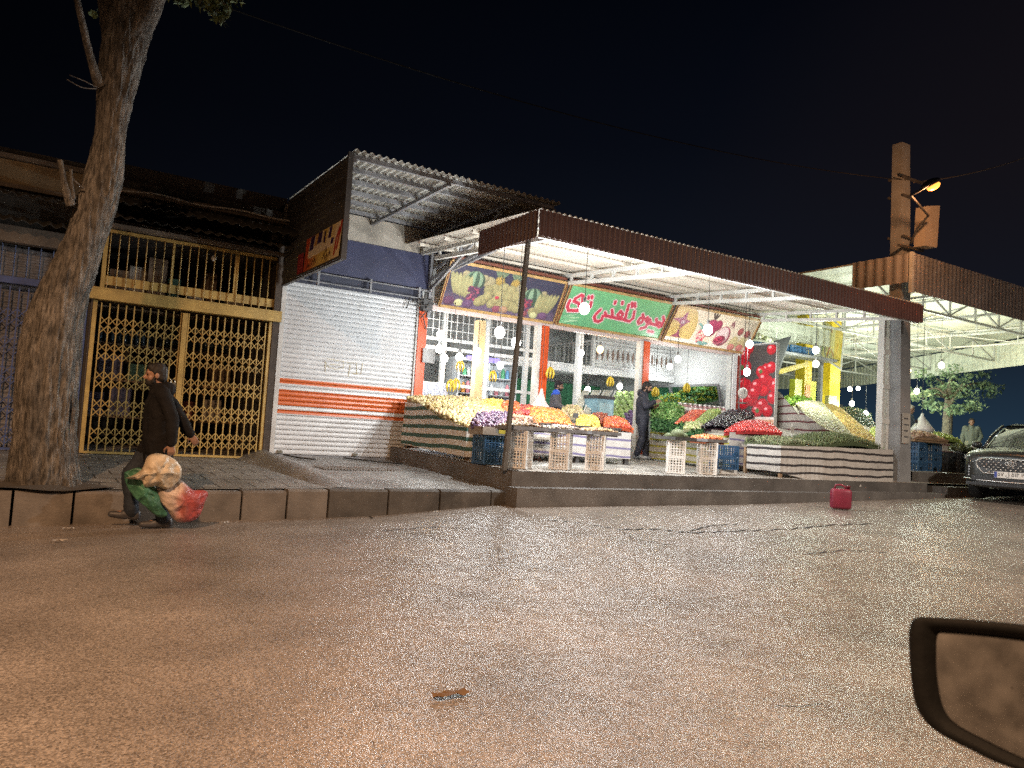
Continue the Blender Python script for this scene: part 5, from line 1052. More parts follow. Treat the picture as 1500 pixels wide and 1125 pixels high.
# cabbages and violet onions piled in the green corner
def sph(name, label, grp, px, Y, r_, m, n, seed):
    g = random.Random(seed); me = MB(); me.ell((0, 0, r_), (r_, r_, r_*.9), None, 12, 8); v = me.v[0]
    for i in range(len(v)): v[i] += (v[i]-np.array((0, 0, r_)))*.12*noise.noise(Vector(v[i]*14))
    mm = me.mesh(name, m, smooth=True); k = 0
    (xa, ya), (xb, yb2) = px; rows = n
    for row in range(rows):
        t = row/max(1, rows-1); y = lerp(yb2, ya, t)[()]; xs0 = lerp(xa, xa+(xb-xa)*.28, t)[()]; Yr = Y+t*.9
        step = r_*1.85*FPX/(Yr/.75); x = xs0+(step/2 if row % 2 else 0)
        while x < xb:
            q = PY(x+g.uniform(-.6, .6), y, Yr); o = bpy.data.objects.new(name, mm); COL.objects.link(o); o.location = q-np.array((0, 0, r_)); o.rotation_euler = (g.uniform(-.3, .3), g.uniform(-.3, .3), g.uniform(0, 6)); tag(o, label, 'vegetable', grp); x += step
sph('cabbage', 'pale green cabbage in the pile against the green wall', 'cabbages piled in the green corner', ((888, 577), (938, 622)), 14.6, .095, mat('cabbage_leaf', (.42, .58, .22), .55, .25, 9, .3, 20), 8, 3)
sph('red_cabbage', 'violet cabbage piled between green cabbages and the shopper', 'violet cabbages behind the shopper', ((912, 603), (937, 624)), 13.9, .06, mat('red_cabbage_leaf', (.13, .075, .19), .45, .25, 9, .3, 20), 6, 4)
b = MB(); b.prism([(11.75, 14.3, 1.3), (13.2, 14.3, 1.3), (13.6, 15.6, 2.15), (12.4, 15.6, 2.15)], (0, 0, -.45)); tag(b.build('cabbage_bin', M_BOARDT, None, (12.5, 14.9, .9)), 'board bin sloping up under the pile of cabbages', 'bin')
# leaning poles and a narrow cooler
for i in range(9):
    a = PY(838+i*5, 618, 14.2); e = PY(858+i*5.5, 572, 15.2)
    o = MB().bar(a, e, .035 if i % 3 else .14, .02).build('leaning_board' if i % 3 == 0 else 'leaning_pole', mat('weathered_board', (.42, .42, .36), .7, .25) if i % 3 == 0 else M_WHITEMET, None, tuple(a)); tag(o, 'grey green board leaning inside the middle bay' if i % 3 == 0 else 'thin white pole leaning inside the middle bay', 'board' if i % 3 == 0 else 'pole', 'boards leaning inside the middle bay' if i % 3 == 0 else 'poles leaning inside the middle bay')
q = PY(882, 618, 14.4); cf = thing('drinks_cooler', 'narrow blue drinks cooler beside the green cabbage corner', 'fridge', (q[0], 14.5, .87))
MB().lo((q[0]-.25, 14.3, .87), (q[0]+.25, 14.8, 2.2)).build('cabinet', mat('cooler_blue', (.25, .42, .5), .25, .1), cf); MB().lo((q[0]-.27, 14.28, 2.202), (q[0]+.27, 14.82, 2.28)).build('top_cap', M_DKMET, cf); MB().lo((q[0]-.2, 14.285, 1.0), (q[0]+.2, 14.298, 2.1)).build('glass_door', mat('cooler_glass', (.4, .6, .66), .1, .1), cf)
# striped stall at the platform's front edge
t = thing('produce_stall', 'low green bean stall in black striped cloth on platform edge', 'stall', (13.9, 9.9, .6))
b = MB(); cloth_sheet(b, [(12.07, 9.5, 1.33), (12.6, 9.42, 1.34), (13.1, 9.36, 1.36), (14.4, 9.33, 1.37), (15.64, 9.46, 1.4)], [(12.08, 9.5, .82), (12.6, 9.43, .74), (13.1, 9.33, .64), (14.4, 9.3, .61), (15.66, 9.45, .62)], 60, .012, 7); cloth_sheet(b, [(12.07, 10.3, 1.33), (12.07, 9.5, 1.33)], [(12.08, 10.3, .85), (12.08, 9.5, .82)], 8, .01, 1); b.build('cloth_skirt', CL_BLACK, t, smooth=True)
MB().lo((12.09, 9.52, 1.27), (15.6, 10.45, 1.31)).build('table_top', M_BOARDT, t)
for x, y in ((12.1, 9.52), (13.25, 9.36), (15.55, 9.5), (12.1, 10.35), (15.55, 10.35)): MB().lo((x, y, floor_z(y)+.002), (x+.06, y+.05, 1.265)).build('leg', M_WOOD, t)
heap('green_bean_heap', 'long mound of thin green beans on the black striped stall', [(13.25, 9.5, 1.36), (15.4, 9.55, 1.4), (15.3, 10.4, 1.42), (13.2, 10.4, 1.42)], (.085, .0075, .0075), .034, [C(108, 128, 84), C(136, 150, 100), C(84, 104, 66)], .24, seed=41, shp=(5, 4), jit=.6)
heap('broad_bean_heap', 'smaller mound of pale green beans at the stall\'s left end', [(12.1, 9.55, 1.35), (13.2, 9.5, 1.36), (13.2, 10.4, 1.4), (12.1, 10.4, 1.4)], (.075, .009, .009), .036, [C(126, 140, 100), C(160, 168, 124), C(90, 106, 74)], .1, seed=42, shp=(5, 4), jit=.6)
pc_ = thing('price_tag', 'white card price tag on a stick in the bean mound', 'price tag', (12.95, 9.95, 1.42)); MB().tube([(12.95, 9.95, 1.42), (12.95, 9.95, 1.78)], .008, 5).build('stick', M_WHITEMET, pc_); MB().lo((12.9, 9.935, 1.6), (13.0, 9.942, 1.72)).build('card', mat('notice_paper', None), pc_)
# sloping stall behind it
t = thing('produce_stall', 'tall sloping stall wrapped in red striped cloth behind beans', 'stall', (17.5, 12, .85))
b = MB(); cloth_sheet(b, [PX(1131, 571, 15.8), PX(1142, 574, 15.8), PX(1168, 606, 15.8), PX(1188, 612, 15.8), PX(1207, 646, 15.8)], [(15.78, 13.3, .95), (15.78, 11.1, .85)], 34, .03, 6, 10); b.build('side_cloth', CL_RED, t, smooth=True)
a = Q((1172, 604, 12.0), (1238, 645, 11.0)); b = MB(); cloth_sheet(b, [PX(1170, 600, 15.85), PY(1200, 622, 11.2), PY(1242, 646, 10.9)], [PX(1172, 655, 15.85), PY(1242, 662, 10.9)], 20, .03, 9); b.build('front_cloth', CL_RED, t, smooth=True)
wq = Q((1205, 645, 11.0), (1256, 648, 11.0), (1205, 592, 14.0), (1166, 592, 13.4))
MB().prism([p-np.array((0, 0, .08)) for p in Q((1205, 648, 11.0), (1296, 652, 11.0), (1270, 602, 14.4), (1160, 590, 13.4))], (0, 0, -.3)).build('bed_board', M_BOARDT, t)
heap('garlic_heap', 'long slope of white garlic and pale produce under yellow pillars', wq, (.045, .038, .038), .066, [C(196, 190, 150), C(184, 180, 130), C(206, 202, 180)], .14, seed=43)
heap('yellow_potato_heap', 'slope of yellow potatoes right of the white garlic', Q((1256, 648, 11.0), (1290, 651, 11.0), (1232, 600, 14.2), (1206, 593, 14.0)), (.048, .036, .036), .068, [C(206, 172, 66), C(196, 162, 80), C(212, 186, 104)], .1, seed=44)
heap('dark_cucumber_heap', 'mound of dark green cucumbers below the hanging bulbs', Q((1256, 636, 12.6), (1286, 640, 12.6), (1274, 608, 14.6), (1226, 600, 14.6)), (.085, .032, .032), .075, [C(44, 72, 46), C(60, 92, 56), C(34, 56, 40)], .2, M_PRODG, 45)
heap('pale_grape_heap', 'small heap of light green grapes left of white steel post', Q((1266, 644, 11.6), (1300, 646, 11.6), (1300, 628, 12.4), (1278, 627, 12.4)), (.035, .03, .03), .055, [C(184, 206, 70), C(206, 220, 96)], .06, M_PRODG, 46)
tag(MB().prism([p-np.array((0, 0, .04)) for p in Q((1262, 650, 11.4), (1302, 652, 11.4), (1302, 630, 12.6), (1276, 628, 12.6))], (0, 0, -.3)).build('wooden_tray', M_BOARDT), 'pale board tray under light green grapes', 'tray')
leaf_heap('herb_heap', 'bright green herb tops at the crest of garlic slope', Q((1145, 592, 13.4), (1188, 594, 13.4), (1188, 584, 14.2), (1148, 583, 14.2)), .08, 300, [C(170, 200, 90), C(130, 170, 80)], .05, 8)
# beyond the pole
def bx(px0, px1, py1, Y, me, label, k=1, rz=0, grp='crates stacked beyond the concrete pole'):
    n = 0
    for i, px in enumerate(np.linspace(px0, px1, k)):
        x = PY(px, py1, Y)[0]
        for j in range(3): crate(me, x, Y, .96+j*(.222 if me is CRB else .242), rz, label % ('bottom', 'middle', 'top')[j], grp)
bx(1340, 1340, 690, 10.2, CRB, '%s blue crate of the stack right beside the concrete pole', 1, .15)
bx(1362, 1362, 690, 10.3, CRB, '%s blue crate of the second stack from the concrete pole', 1, .1)
for j in range(2):
    crate(CRD, PY(1383, 690, 10.3)[0], 10.3, .96+j*.242, .1, ('lower', 'upper')[j]+' dark crate between blue crates and the striped box', 'crates stacked beyond the concrete pole')
    for k2, px in enumerate((1402, 1421)): crate(CRD, PY(px, 690, 10.2)[0], 10.2, .96+j*.242, .06, ('lower', 'upper')[j]+(' dark crate under greens left of the car', ' dark crate half hidden by the parked car')[k2], 'crates stacked beyond the concrete pole')
leaf_heap('greens_heap', 'dull greens spread over the dark crates beside the car', [(*PY(1390, 664, 10.0)[:2], 1.5), (*PY(1428, 668, 10.0)[:2], 1.5), (*PY(1425, 662, 10.5)[:2], 1.6), (*PY(1392, 660, 10.5)[:2], 1.6)], .07, 300, [C(70, 80, 50), C(96, 104, 66), C(60, 66, 50)], .05, 10)
b = MB(); x0, x1 = PY(1328, 650, 10.2)[0], PY(1376, 650, 10.2)[0]; b.lo((x0, 10.0, 1.635), (x1, 10.55, 1.68)); b.lo((x0, 9.98, 1.682), (x1, 10.0, 1.73)); tag(b.build('wooden_tray', M_WOOD, None, (x0, 10, 1.64)), 'wooden tray of potatoes on the blue crates', 'tray')
heap('potato_heap', 'mound of brown potatoes on blue crates beyond the pole', [(x0+.02, 10.02, 1.7), (x1-.05, 10.02, 1.7), (x1-.1, 10.5, 1.76), (x0+.02, 10.5, 1.76)], (.05, .04, .038), .07, [C(176, 150, 126), C(150, 124, 104), C(196, 170, 140)], .14, seed=51)
heap('plum_heap', 'small mound of dark plums behind the brown potatoes', Q((1326, 640, 11.0), (1350, 641, 11.0), (1350, 628, 11.6), (1328, 628, 11.6)), (.045, .045, .04), .08, [C(90, 86, 110), C(120, 116, 140)], .05, M_PRODG, 52)
sx0, sx1 = PY(1381, 652, 10.9)[0], PY(1413, 652, 10.9)[0]
b = MB(); b.lo((sx0, 10.9, 1.3), (sx1, 11.6, 1.68)); tag(b.build('striped_box', CL_RED, None, (sx0, 10.9, 1.3)), 'box covered in red striped cloth under green peppers', 'box')
tag(MB().lo((sx0+.05, 10.95, .96), (sx1-.05, 11.55, 1.298)).build('wooden_block', M_WOOD, None, (sx0, 11, .96)), 'wooden stand under the red striped box', 'stand')
heap('green_pepper_heap', 'mound of light green peppers on the red striped box', [(sx0-.6, 10.92, 1.72), (sx1-.03, 10.92, 1.72), (sx1-.05, 11.6, 1.78), (sx0-.6, 11.6, 1.78)], (.07, .022, .022), .06, [C(170, 196, 70), C(196, 212, 96), C(140, 170, 60)], .2, M_PRODG, 53)
b = MB()
for k in range(40): b.ell(PY(1413, 658, 10.3)+np.array((U(-.25, .3), U(-.1, .2), U(-.1, .06))), (.08, .06, .03), rotm(U(0, 6), U(0, 6), 0), 6, 4)
tag(b.build('plastic_sheeting', mat('milky_plastic', (.7, .7, .68), .3, .1), None, tuple(PY(1413, 665, 10.3)), smooth=False), 'crumpled white plastic sheeting beside the parked car', 'plastic sheet')
hbg = PY(1351, 606, 11.0)
def hang_bag(label, top, h, w_, m, cz):
    t = thing('hanging_bag', label, 'bag', tuple(top-np.array((0, 0, h)))); g = MB(); g.lathe(top-np.array((0, 0, h)), [(.25*w_, 0), (.95*w_, .06*h), (w_, .25*h), (.6*w_, .5*h), (.2*w_, .85*h), (.03, h)], 14); v = g.v[0]
    for i in range(len(v)): v[i] += .12*w_*np.array(noise.noise_vector(Vector(v[i]*7)))
    g.build('bag_body', m, t, smooth=True)
    if cz > top[2]: MB().tube([top, (top[0], top[1], cz)], .006, 5).build('cord', M_DKMET, t)
hang_bag('white plastic bag hanging over potatoes beyond the pole', hbg, .5, .27, mat('milky_plastic', None), 5.5)
hang_bag('pale net bag hanging at the second orange column', PY(793, 570, 13.3), .5, .2, mat('net_bag', (.75, .6, .58), .5, .2, 14), 3.6)
for (x, y, Y, lab) in ((1342, 620, 10.3, 'dark framed price tag standing in the brown potatoes'), (1391, 618, 11.3, 'white price tag standing in green peppers'), (843, 612, 11.25, 'thin price tag stick between oranges and lemons'), (1232, 597, 13, 'dark price tag on the garlic slope')):
    q = PY(x, y, Y); t = thing('price_tag', lab, 'price tag', tuple(q-np.array((0, 0, .35)))); MB().tube([q-np.array((0, 0, .35)), q], .007, 5).build('stick', M_DKMET, t); MB().lo(q+(-.06, -.01, 0), q+(.06, -.002, .085)).build('card', mat('notice_paper', None) if 'white' in lab else M_DKMET, t)
# hanging bananas
M_BAN = mat('banana_skin', (.68, .5, .05), .4, .2, 9, .05)
for (x, y, Y, lab, zc) in ((674, 536, 13.8, 'banana bunch hanging below a white bulb at the curtain', 4.6), (722, 551, 14.3, 'banana bunch hanging before the glass fridge', 4.6), (806, 546, 13.3, 'large banana bunch hanging beside second orange column', 4.5), (660, 565, 13.4, 'banana bunch low over the potato heap, left of its twin', 4.6), (668, 563, 13.7, 'banana bunch low over the potato heap, right of its twin', 4.6), (894, 559, 14.6, 'ripe banana bunch hanging before the mezzanine edge', 2.94), (960, 574, 14.2, 'ripe banana bunch hanging right of the shopper\'s head', 4.6), (1006, 568, 14.2, 'ripe banana bunch hanging before the wall mirror', 4.6)):
    q = PY(x, y, Y); t = thing('banana_bunch', lab, 'bananas', tuple(q-np.array((0, 0, .12))), 'banana bunches hung inside the market'); g = MB()
    for k in range(6):
        a = k*1.05; d = np.array((cos(a), sin(a), 0)); g.tube([q+(0, 0, .12)+d*.01, q+d*.06+(0, 0, .06), q+d*.085+(0, 0, -.03), q+d*.06+(0, 0, -.12)], [.012, .022, .022, .008], 7)
    g.build('fingers', M_BAN, t, smooth=True); MB().tube([q+(0, 0, .12), (q[0], q[1], zc)], .005, 5).build('cord', M_DKMET, t)
q = PY(1088, 576, 12.2); t = thing('hanging_scale', 'white round dial scale hanging by the tomato banner', 'scale', tuple(q-np.array((0, 0, .15))))
ax_ = rotm(pi/2, 0, 0); g = MB(); g.lathe(q, [(.12, -.04), (.13, 0), (.12, .04)], 20, axis=ax_); g.build('case', M_WHITEMET, t, smooth=True); g = MB(); g.lathe(q+(0, -.046, 0), [(.1, 0), (.1, .004)], 20, axis=ax_); fc = g.build('dial', mat('dial_face', (.75, .75, .72), .3, .03), t); MB().lo(q+(-.005, -.056, -.02), q+(.005, -.051, .07)).build('needle', M_DKMET, fc)
g = MB(); g.tube([q+(0, 0, .13), (q[0], q[1], 4.6)], .008, 5); g.build('hanger', M_DKMET, t); g = MB(); g.tube([q-(0, 0, .13), q-(0, 0, .22)], .006, 5); g.lathe(q-(0, 0, .25), [(.05, 0), (.13, .03), (.135, .035)], 14); g.build('pan', M_WHITEMET, t)
for k, x in enumerate((15.18, 15.24, 15.3)): tag(MB().tube([(x, 13.5, .87), (x, 13.5, 3.6)], .022, 8).build('conduit_pipe', M_W2), 'white pipe running up beside the red column', 'pipe', 'white pipes beside the red column')
for i, x in enumerate((16.2, 16.75, 17.3, 17.85, 18.4)):
    crate(CRB, x, 13.85, 3.925, 0, 'blue crate high on the ledge behind tomato banner', 'blue crates on the high ledge')
heap('white_sack_heap', 'white produce heaped on the ledge over the tomato banner', [(15.8, 13.62, 4.1), (16.9, 13.62, 4.1), (16.9, 14.0, 4.2), (15.8, 14.0, 4.2)], (.09, .07, .06), .13, [C(220, 226, 200), C(200, 210, 180)], .1, seed=60)

# ------------------------------------------------------------------ trees
import bmesh
M_BARK = mat('bark', (.15, .138, .122), .9, .45, 5, 0)
def _bark():
    nt, N, L, b = nodes_of(M_BARK); tc = N.new('ShaderNodeTexCoord'); mp = N.new('ShaderNodeMapping'); mp.inputs['Scale'].default_value = (9, 9, 1.6); L.new(tc.outputs['Object'], mp.inputs[0])
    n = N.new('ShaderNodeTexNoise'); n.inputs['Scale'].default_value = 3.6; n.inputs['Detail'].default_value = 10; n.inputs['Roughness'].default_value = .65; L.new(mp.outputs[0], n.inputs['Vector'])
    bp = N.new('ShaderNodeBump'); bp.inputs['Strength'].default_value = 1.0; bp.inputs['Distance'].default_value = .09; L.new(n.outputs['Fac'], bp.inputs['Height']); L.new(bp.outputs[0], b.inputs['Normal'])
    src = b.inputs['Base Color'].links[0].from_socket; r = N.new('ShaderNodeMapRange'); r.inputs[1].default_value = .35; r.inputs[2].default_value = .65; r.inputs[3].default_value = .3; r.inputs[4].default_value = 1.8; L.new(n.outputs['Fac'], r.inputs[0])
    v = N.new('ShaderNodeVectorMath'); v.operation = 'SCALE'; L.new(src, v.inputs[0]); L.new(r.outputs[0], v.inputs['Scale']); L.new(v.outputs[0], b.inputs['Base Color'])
_bark()
def spline(P, n):
    P = np.array(P, float); t = np.arange(len(P)); u = np.linspace(0, len(P)-1, n); o = []
    for x in u:
        i = min(int(x), len(P)-2); f = x-i; p0, p1, p2, p3 = P[max(i-1, 0)], P[i], P[i+1], P[min(i+2, len(P)-1)]
        o.append(.5*((2*p1)+(-p0+p2)*f+(2*p0-5*p1+4*p2-p3)*f*f+(-p0+3*p1-3*p2+p3)*f**3))
    return np.array(o)
def limb(mb, pts, r, n=10, seg=24, rough=.0, seed=0, cap=True):
    A = spline([np.append(p, q) for p, q in zip(np.array(pts, float), r)], seg); k0 = len(mb.v); mb.tube(A[:, :3], np.maximum(A[:, 3], .004), n, cap)
    if rough:
        v = mb.v[k0]; ctr = np.repeat(A[:, :3], n, 0)
        for i in range(len(v)):
            d = v[i]-ctr[i]; p = Vector((v[i][0]*11+seed, v[i][1]*11, v[i][2]*1.7)); q = Vector((v[i][0]*2.2+seed, v[i][1]*2.2, v[i][2]*1.1))
            rg = .3-abs(noise.noise(p))*1.0-.6*abs(noise.noise(p*2.3)); v[i] = ctr[i]+d*(1+rough*rg+rough*1.1*noise.noise(q))
def leaves(mb, c, R, n, ls, cols, g, flat=.7):
    for _ in range(n):
        d = np.array([g.gauss(0, 1) for _ in range(3)]); d /= np.linalg.norm(d)+1e-9; p = np.array(c)+d*np.array((R, R, R*flat))*g.random()**.45
        A = rotm(g.uniform(-1.2, 1.2), g.uniform(-1.2, 1.2), g.uniform(0, 6)); l = ls*g.uniform(.6, 1.3)
        v = np.array([(-l, 0, 0), (0, -.45*l, .1*l), (l, 0, -.1*l), (0, .45*l, .1*l)]) @ A.T+p; mb.add(v, [(0, 1, 2, 3)], col=np.array(cols[g.randrange(len(cols))])*g.uniform(.7, 1.25))
M_LEAF = mat('leaf', None, .6, .1, 3, 0, attr=True)
TY = 9.86
tr = thing('tree', 'big leaning tree with rugged pale bark on the pavement edge', 'tree', tuple(PY(64, 712, TY)))
b = MB(); cpx = [(63, 724, 104), (63, 708, 94), (64, 660, 86), (66, 600, 84), (71, 540, 82), (79, 480, 78), (92, 430, 70), (110, 385, 60), (128, 335, 53), (143, 290, 53), (153, 250, 53), (161, 195, 48), (172, 128, 54), (183, 56, 64), (190, 5, 70), (192, -30, 60)]
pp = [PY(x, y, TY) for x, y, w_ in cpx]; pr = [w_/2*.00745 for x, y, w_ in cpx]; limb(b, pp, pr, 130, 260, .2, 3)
T0 = PY(190, 5, TY)
B = lambda *a: [PY(x, y, TY+dy) for x, y, dy in a]
limb(b, B((176, 70, 0), (205, 40, -.1), (226, 0, -.3), (250, -90, -.8), (270, -220, -1.2)), [.2, .15, .12, .1, .05], 14, 30, .1, 5)
limb(b, B((176, 60, 0), (165, 0, .2), (150, -120, .5), (140, -280, .9)), [.2, .17, .13, .06], 14, 30, .1, 6)
limb(b, B((192, 20, 0), (200, -80, .3), (215, -200, .9), (220, -330, 1.2)), [.22, .16, .1, .05], 14, 30, .1, 7)
limb(b, B((146, 124, -.12), (141, 112, -.17), (132, 82, -.25), (122, 40, -.35), (113, 0, -.4), (100, -60, -.5)), [.07, .055, .042, .036, .034, .02], 10, 24, .08, 8)
limb(b, B((104, 300, -.2), (97, 280, -.25), (91, 250, -.28), (88, 234, -.3)), [.055, .04, .03, .026], 9, 14, .1, 9)
limb(b, B((107, 292, -.22), (105, 270, -.26), (104, 248, -.27)), [.03, .02, .016], 8, 10)
limb(b, B((106, 262, -.25), (115, 270, -.22), (122, 276, -.2)), [.012, .012, .012], 6, 8)
limb(b, B((142, 130, -.2), (120, 128, -.3), (98, 116, -.35)), [.008, .006, .004], 5, 10); limb(b, B((142, 128, -.2), (122, 118, -.3), (102, 110, -.35)), [.008, .006, .004], 5, 10)
limb(b, B((226, 0, -.3), (262, -30, -.5), (300, -20, -.7), (335, 12, -.8)), [.05, .035, .02, .008], 8, 20); limb(b, B((300, -20, -.7), (318, 10, -.75), (322, 36, -.8)), [.015, .01, .005], 6, 10)
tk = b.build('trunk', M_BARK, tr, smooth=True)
g = random.Random(6); cr = MB(); lc = [C(70, 84, 50), C(88, 104, 64), C(54, 66, 42)]
for x, y, dy, R_, n in ((318, 8, -.75, .16, 110), (322, 26, -.8, .1, 50), (300, -6, -.7, .2, 110), (268, -4, -.55, .14, 70), (255, -20, -.5, .2, 90), (335, -8, -.8, .18, 90), (138, 20, -.3, .06, 12), (270, -230, -1.2, .9, 700), (140, -290, .9, .9, 700), (220, -340, 1.2, 1.0, 800), (100, -80, -.5, .4, 200), (300, -120, -1.0, .5, 300)): leaves(cr, PY(x, y, TY+dy), R_, n, .05, lc, g)
cr.build('crown', M_LEAF, tr)
soil = MB(); q = PY(64, 712, TY); G = np.array([[(q[0]+.03+r_*cos(a)*1.15, q[1]+r_*sin(a), .385+.05*(1-r_/.62)+.012*sin(a*5+r_*9)) for a in np.linspace(0, 2*pi, 33)] for r_ in (.15, .3, .45, .56, .62)]); tag(soil.grid(G, flip=True).build('soil', M_EARTH, smooth=True), kind='structure')
# young tree beyond the hall, lit green by the bulbs
t2 = thing('tree', 'small round-crowned tree behind the striped box under the hall eave', 'tree', tuple(PY(1386, 665, 16)))
b = MB(); B2 = lambda *a: [PY(x, y, 16+dy) for x, y, dy in a]
limb(b, B2((1386, 680, 0), (1387, 640, 0), (1389, 600, 0), (1391, 570, .1), (1395, 545, .2)), [.2, .18, .16, .11, .05], 10, 24, .06, 2)
limb(b, B2((1389, 602, 0), (1398, 580, -.2), (1410, 562, -.5)), [.09, .06, .03], 8, 12)
for (x, y, dy) in ((1360, 570, .5), (1372, 555, -.8), (1425, 575, .6), (1440, 560, -.4), (1405, 550, .9), (1350, 585, -.2)): limb(b, B2((1390, 585, 0), ((x+1390)/2, (y+578)/2-4, dy/2), (x, y, dy)), [.06, .04, .015], 6, 12)
b.build('trunk', mat('pale_bark', (.3, .26, .2), .8, .3, 6, .4, 30), t2, smooth=True)
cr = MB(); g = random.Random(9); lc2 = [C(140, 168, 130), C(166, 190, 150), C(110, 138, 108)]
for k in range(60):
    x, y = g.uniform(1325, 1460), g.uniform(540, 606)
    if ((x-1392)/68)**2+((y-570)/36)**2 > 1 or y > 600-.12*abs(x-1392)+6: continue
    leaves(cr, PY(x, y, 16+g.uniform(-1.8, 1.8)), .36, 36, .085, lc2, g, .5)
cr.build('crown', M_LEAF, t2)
far = MB(); g = random.Random(21)
for k in range(30): leaves(far, (38+k*1.6+g.uniform(-1, 1), 10+k*1.2+g.uniform(-3, 3), 1.0+g.uniform(0, 1.3)), 1.5, 60, .2, [C(34, 44, 44), C(44, 54, 50)], g, .6)
tag(far.build('far_hedge', M_LEAF), 'dark low hedge far behind the parked car', 'hedge', kind='stuff')

# ------------------------------------------------------------------ people
def remesh(mb, vox, sm=4, fold=0.0, fsc=9.0, seed=0):
    me = mb.mesh('tmp', None); o = bpy.data.objects.new('tmp', me); COL.objects.link(o)
    m = o.modifiers.new('r', 'REMESH'); m.mode = 'VOXEL'; m.voxel_size = vox
    if sm: s_ = o.modifiers.new('s', 'SMOOTH'); s_.iterations = sm; s_.factor = .5
    dg = bpy.context.evaluated_depsgraph_get(); dg.update(); r = bpy.data.meshes.new_from_object(o.evaluated_get(dg)); bpy.data.objects.remove(o); bpy.data.meshes.remove(me)
    if fold:
        r.update(); ns = [v.normal.copy() for v in r.vertices]
        for v, n in zip(r.vertices, ns): v.co += n*fold*(noise.noise(Vector((v.co.x*fsc+seed, v.co.y*fsc, v.co.z*fsc*.75)))+.6*abs(noise.noise(Vector((v.co.x*fsc*2.1, v.co.y*fsc*2.1+seed, v.co.z*fsc*2.6)))))
    r.shade_smooth(); return r
def rc(b, p, q, r1, r2, k=1.0, n=12):
    """tapered round limb segment; k flattens nothing, kept round"""
    p = np.array(p, float); q = np.array(q, float); b.tube([lerp(p, q, t) for t in np.linspace(0, 1, 5)], np.linspace(r1, r2, 5), n); b.ell(p, (r1,)*3, None, 12, 8); b.ell(q, (r2,)*3, None, 12, 8)
def hand(b, w, d, side, curl=.6, out=(0, 0, 0)):
    """palm, four unequal bent fingers and a thumb; w wrist, d direction of the hand, side = palm's width direction"""
    w = np.array(w, float); d = np.array(d, float); d /= np.linalg.norm(d); s_ = np.array(side, float); s_ -= d*(s_ @ d); s_ /= np.linalg.norm(s_); n = np.cross(d, s_)
    for t in (-1, -.33, .33, 1): rc(b, w+d*.015+s_*.012*t, w+d*.085+s_*.03*t, .016, .0125)
    for t, l in ((-1, .06), (-.33, .075), (.33, .08), (1, .072)):
        k0 = w+d*.088+s_*.029*t; a1 = d*cos(curl*.6)+n*sin(curl*.6); a2 = d*cos(curl*1.6)+n*sin(curl*1.6); k1 = k0+a1*l*.55; rc(b, k0, k1, .0105, .0095, n=8); rc(b, k1, k1+a2*l*.5, .0095, .008, n=8)
    k0 = w+d*.03+s_*.035; k1 = k0+(d*.6+s_*.6+n*.3)*.05; rc(b, k0, k1, .0125, .011, n=8); rc(b, k1, k1+(d*.85+n*.45)*.035, .0105, .0085, n=8)
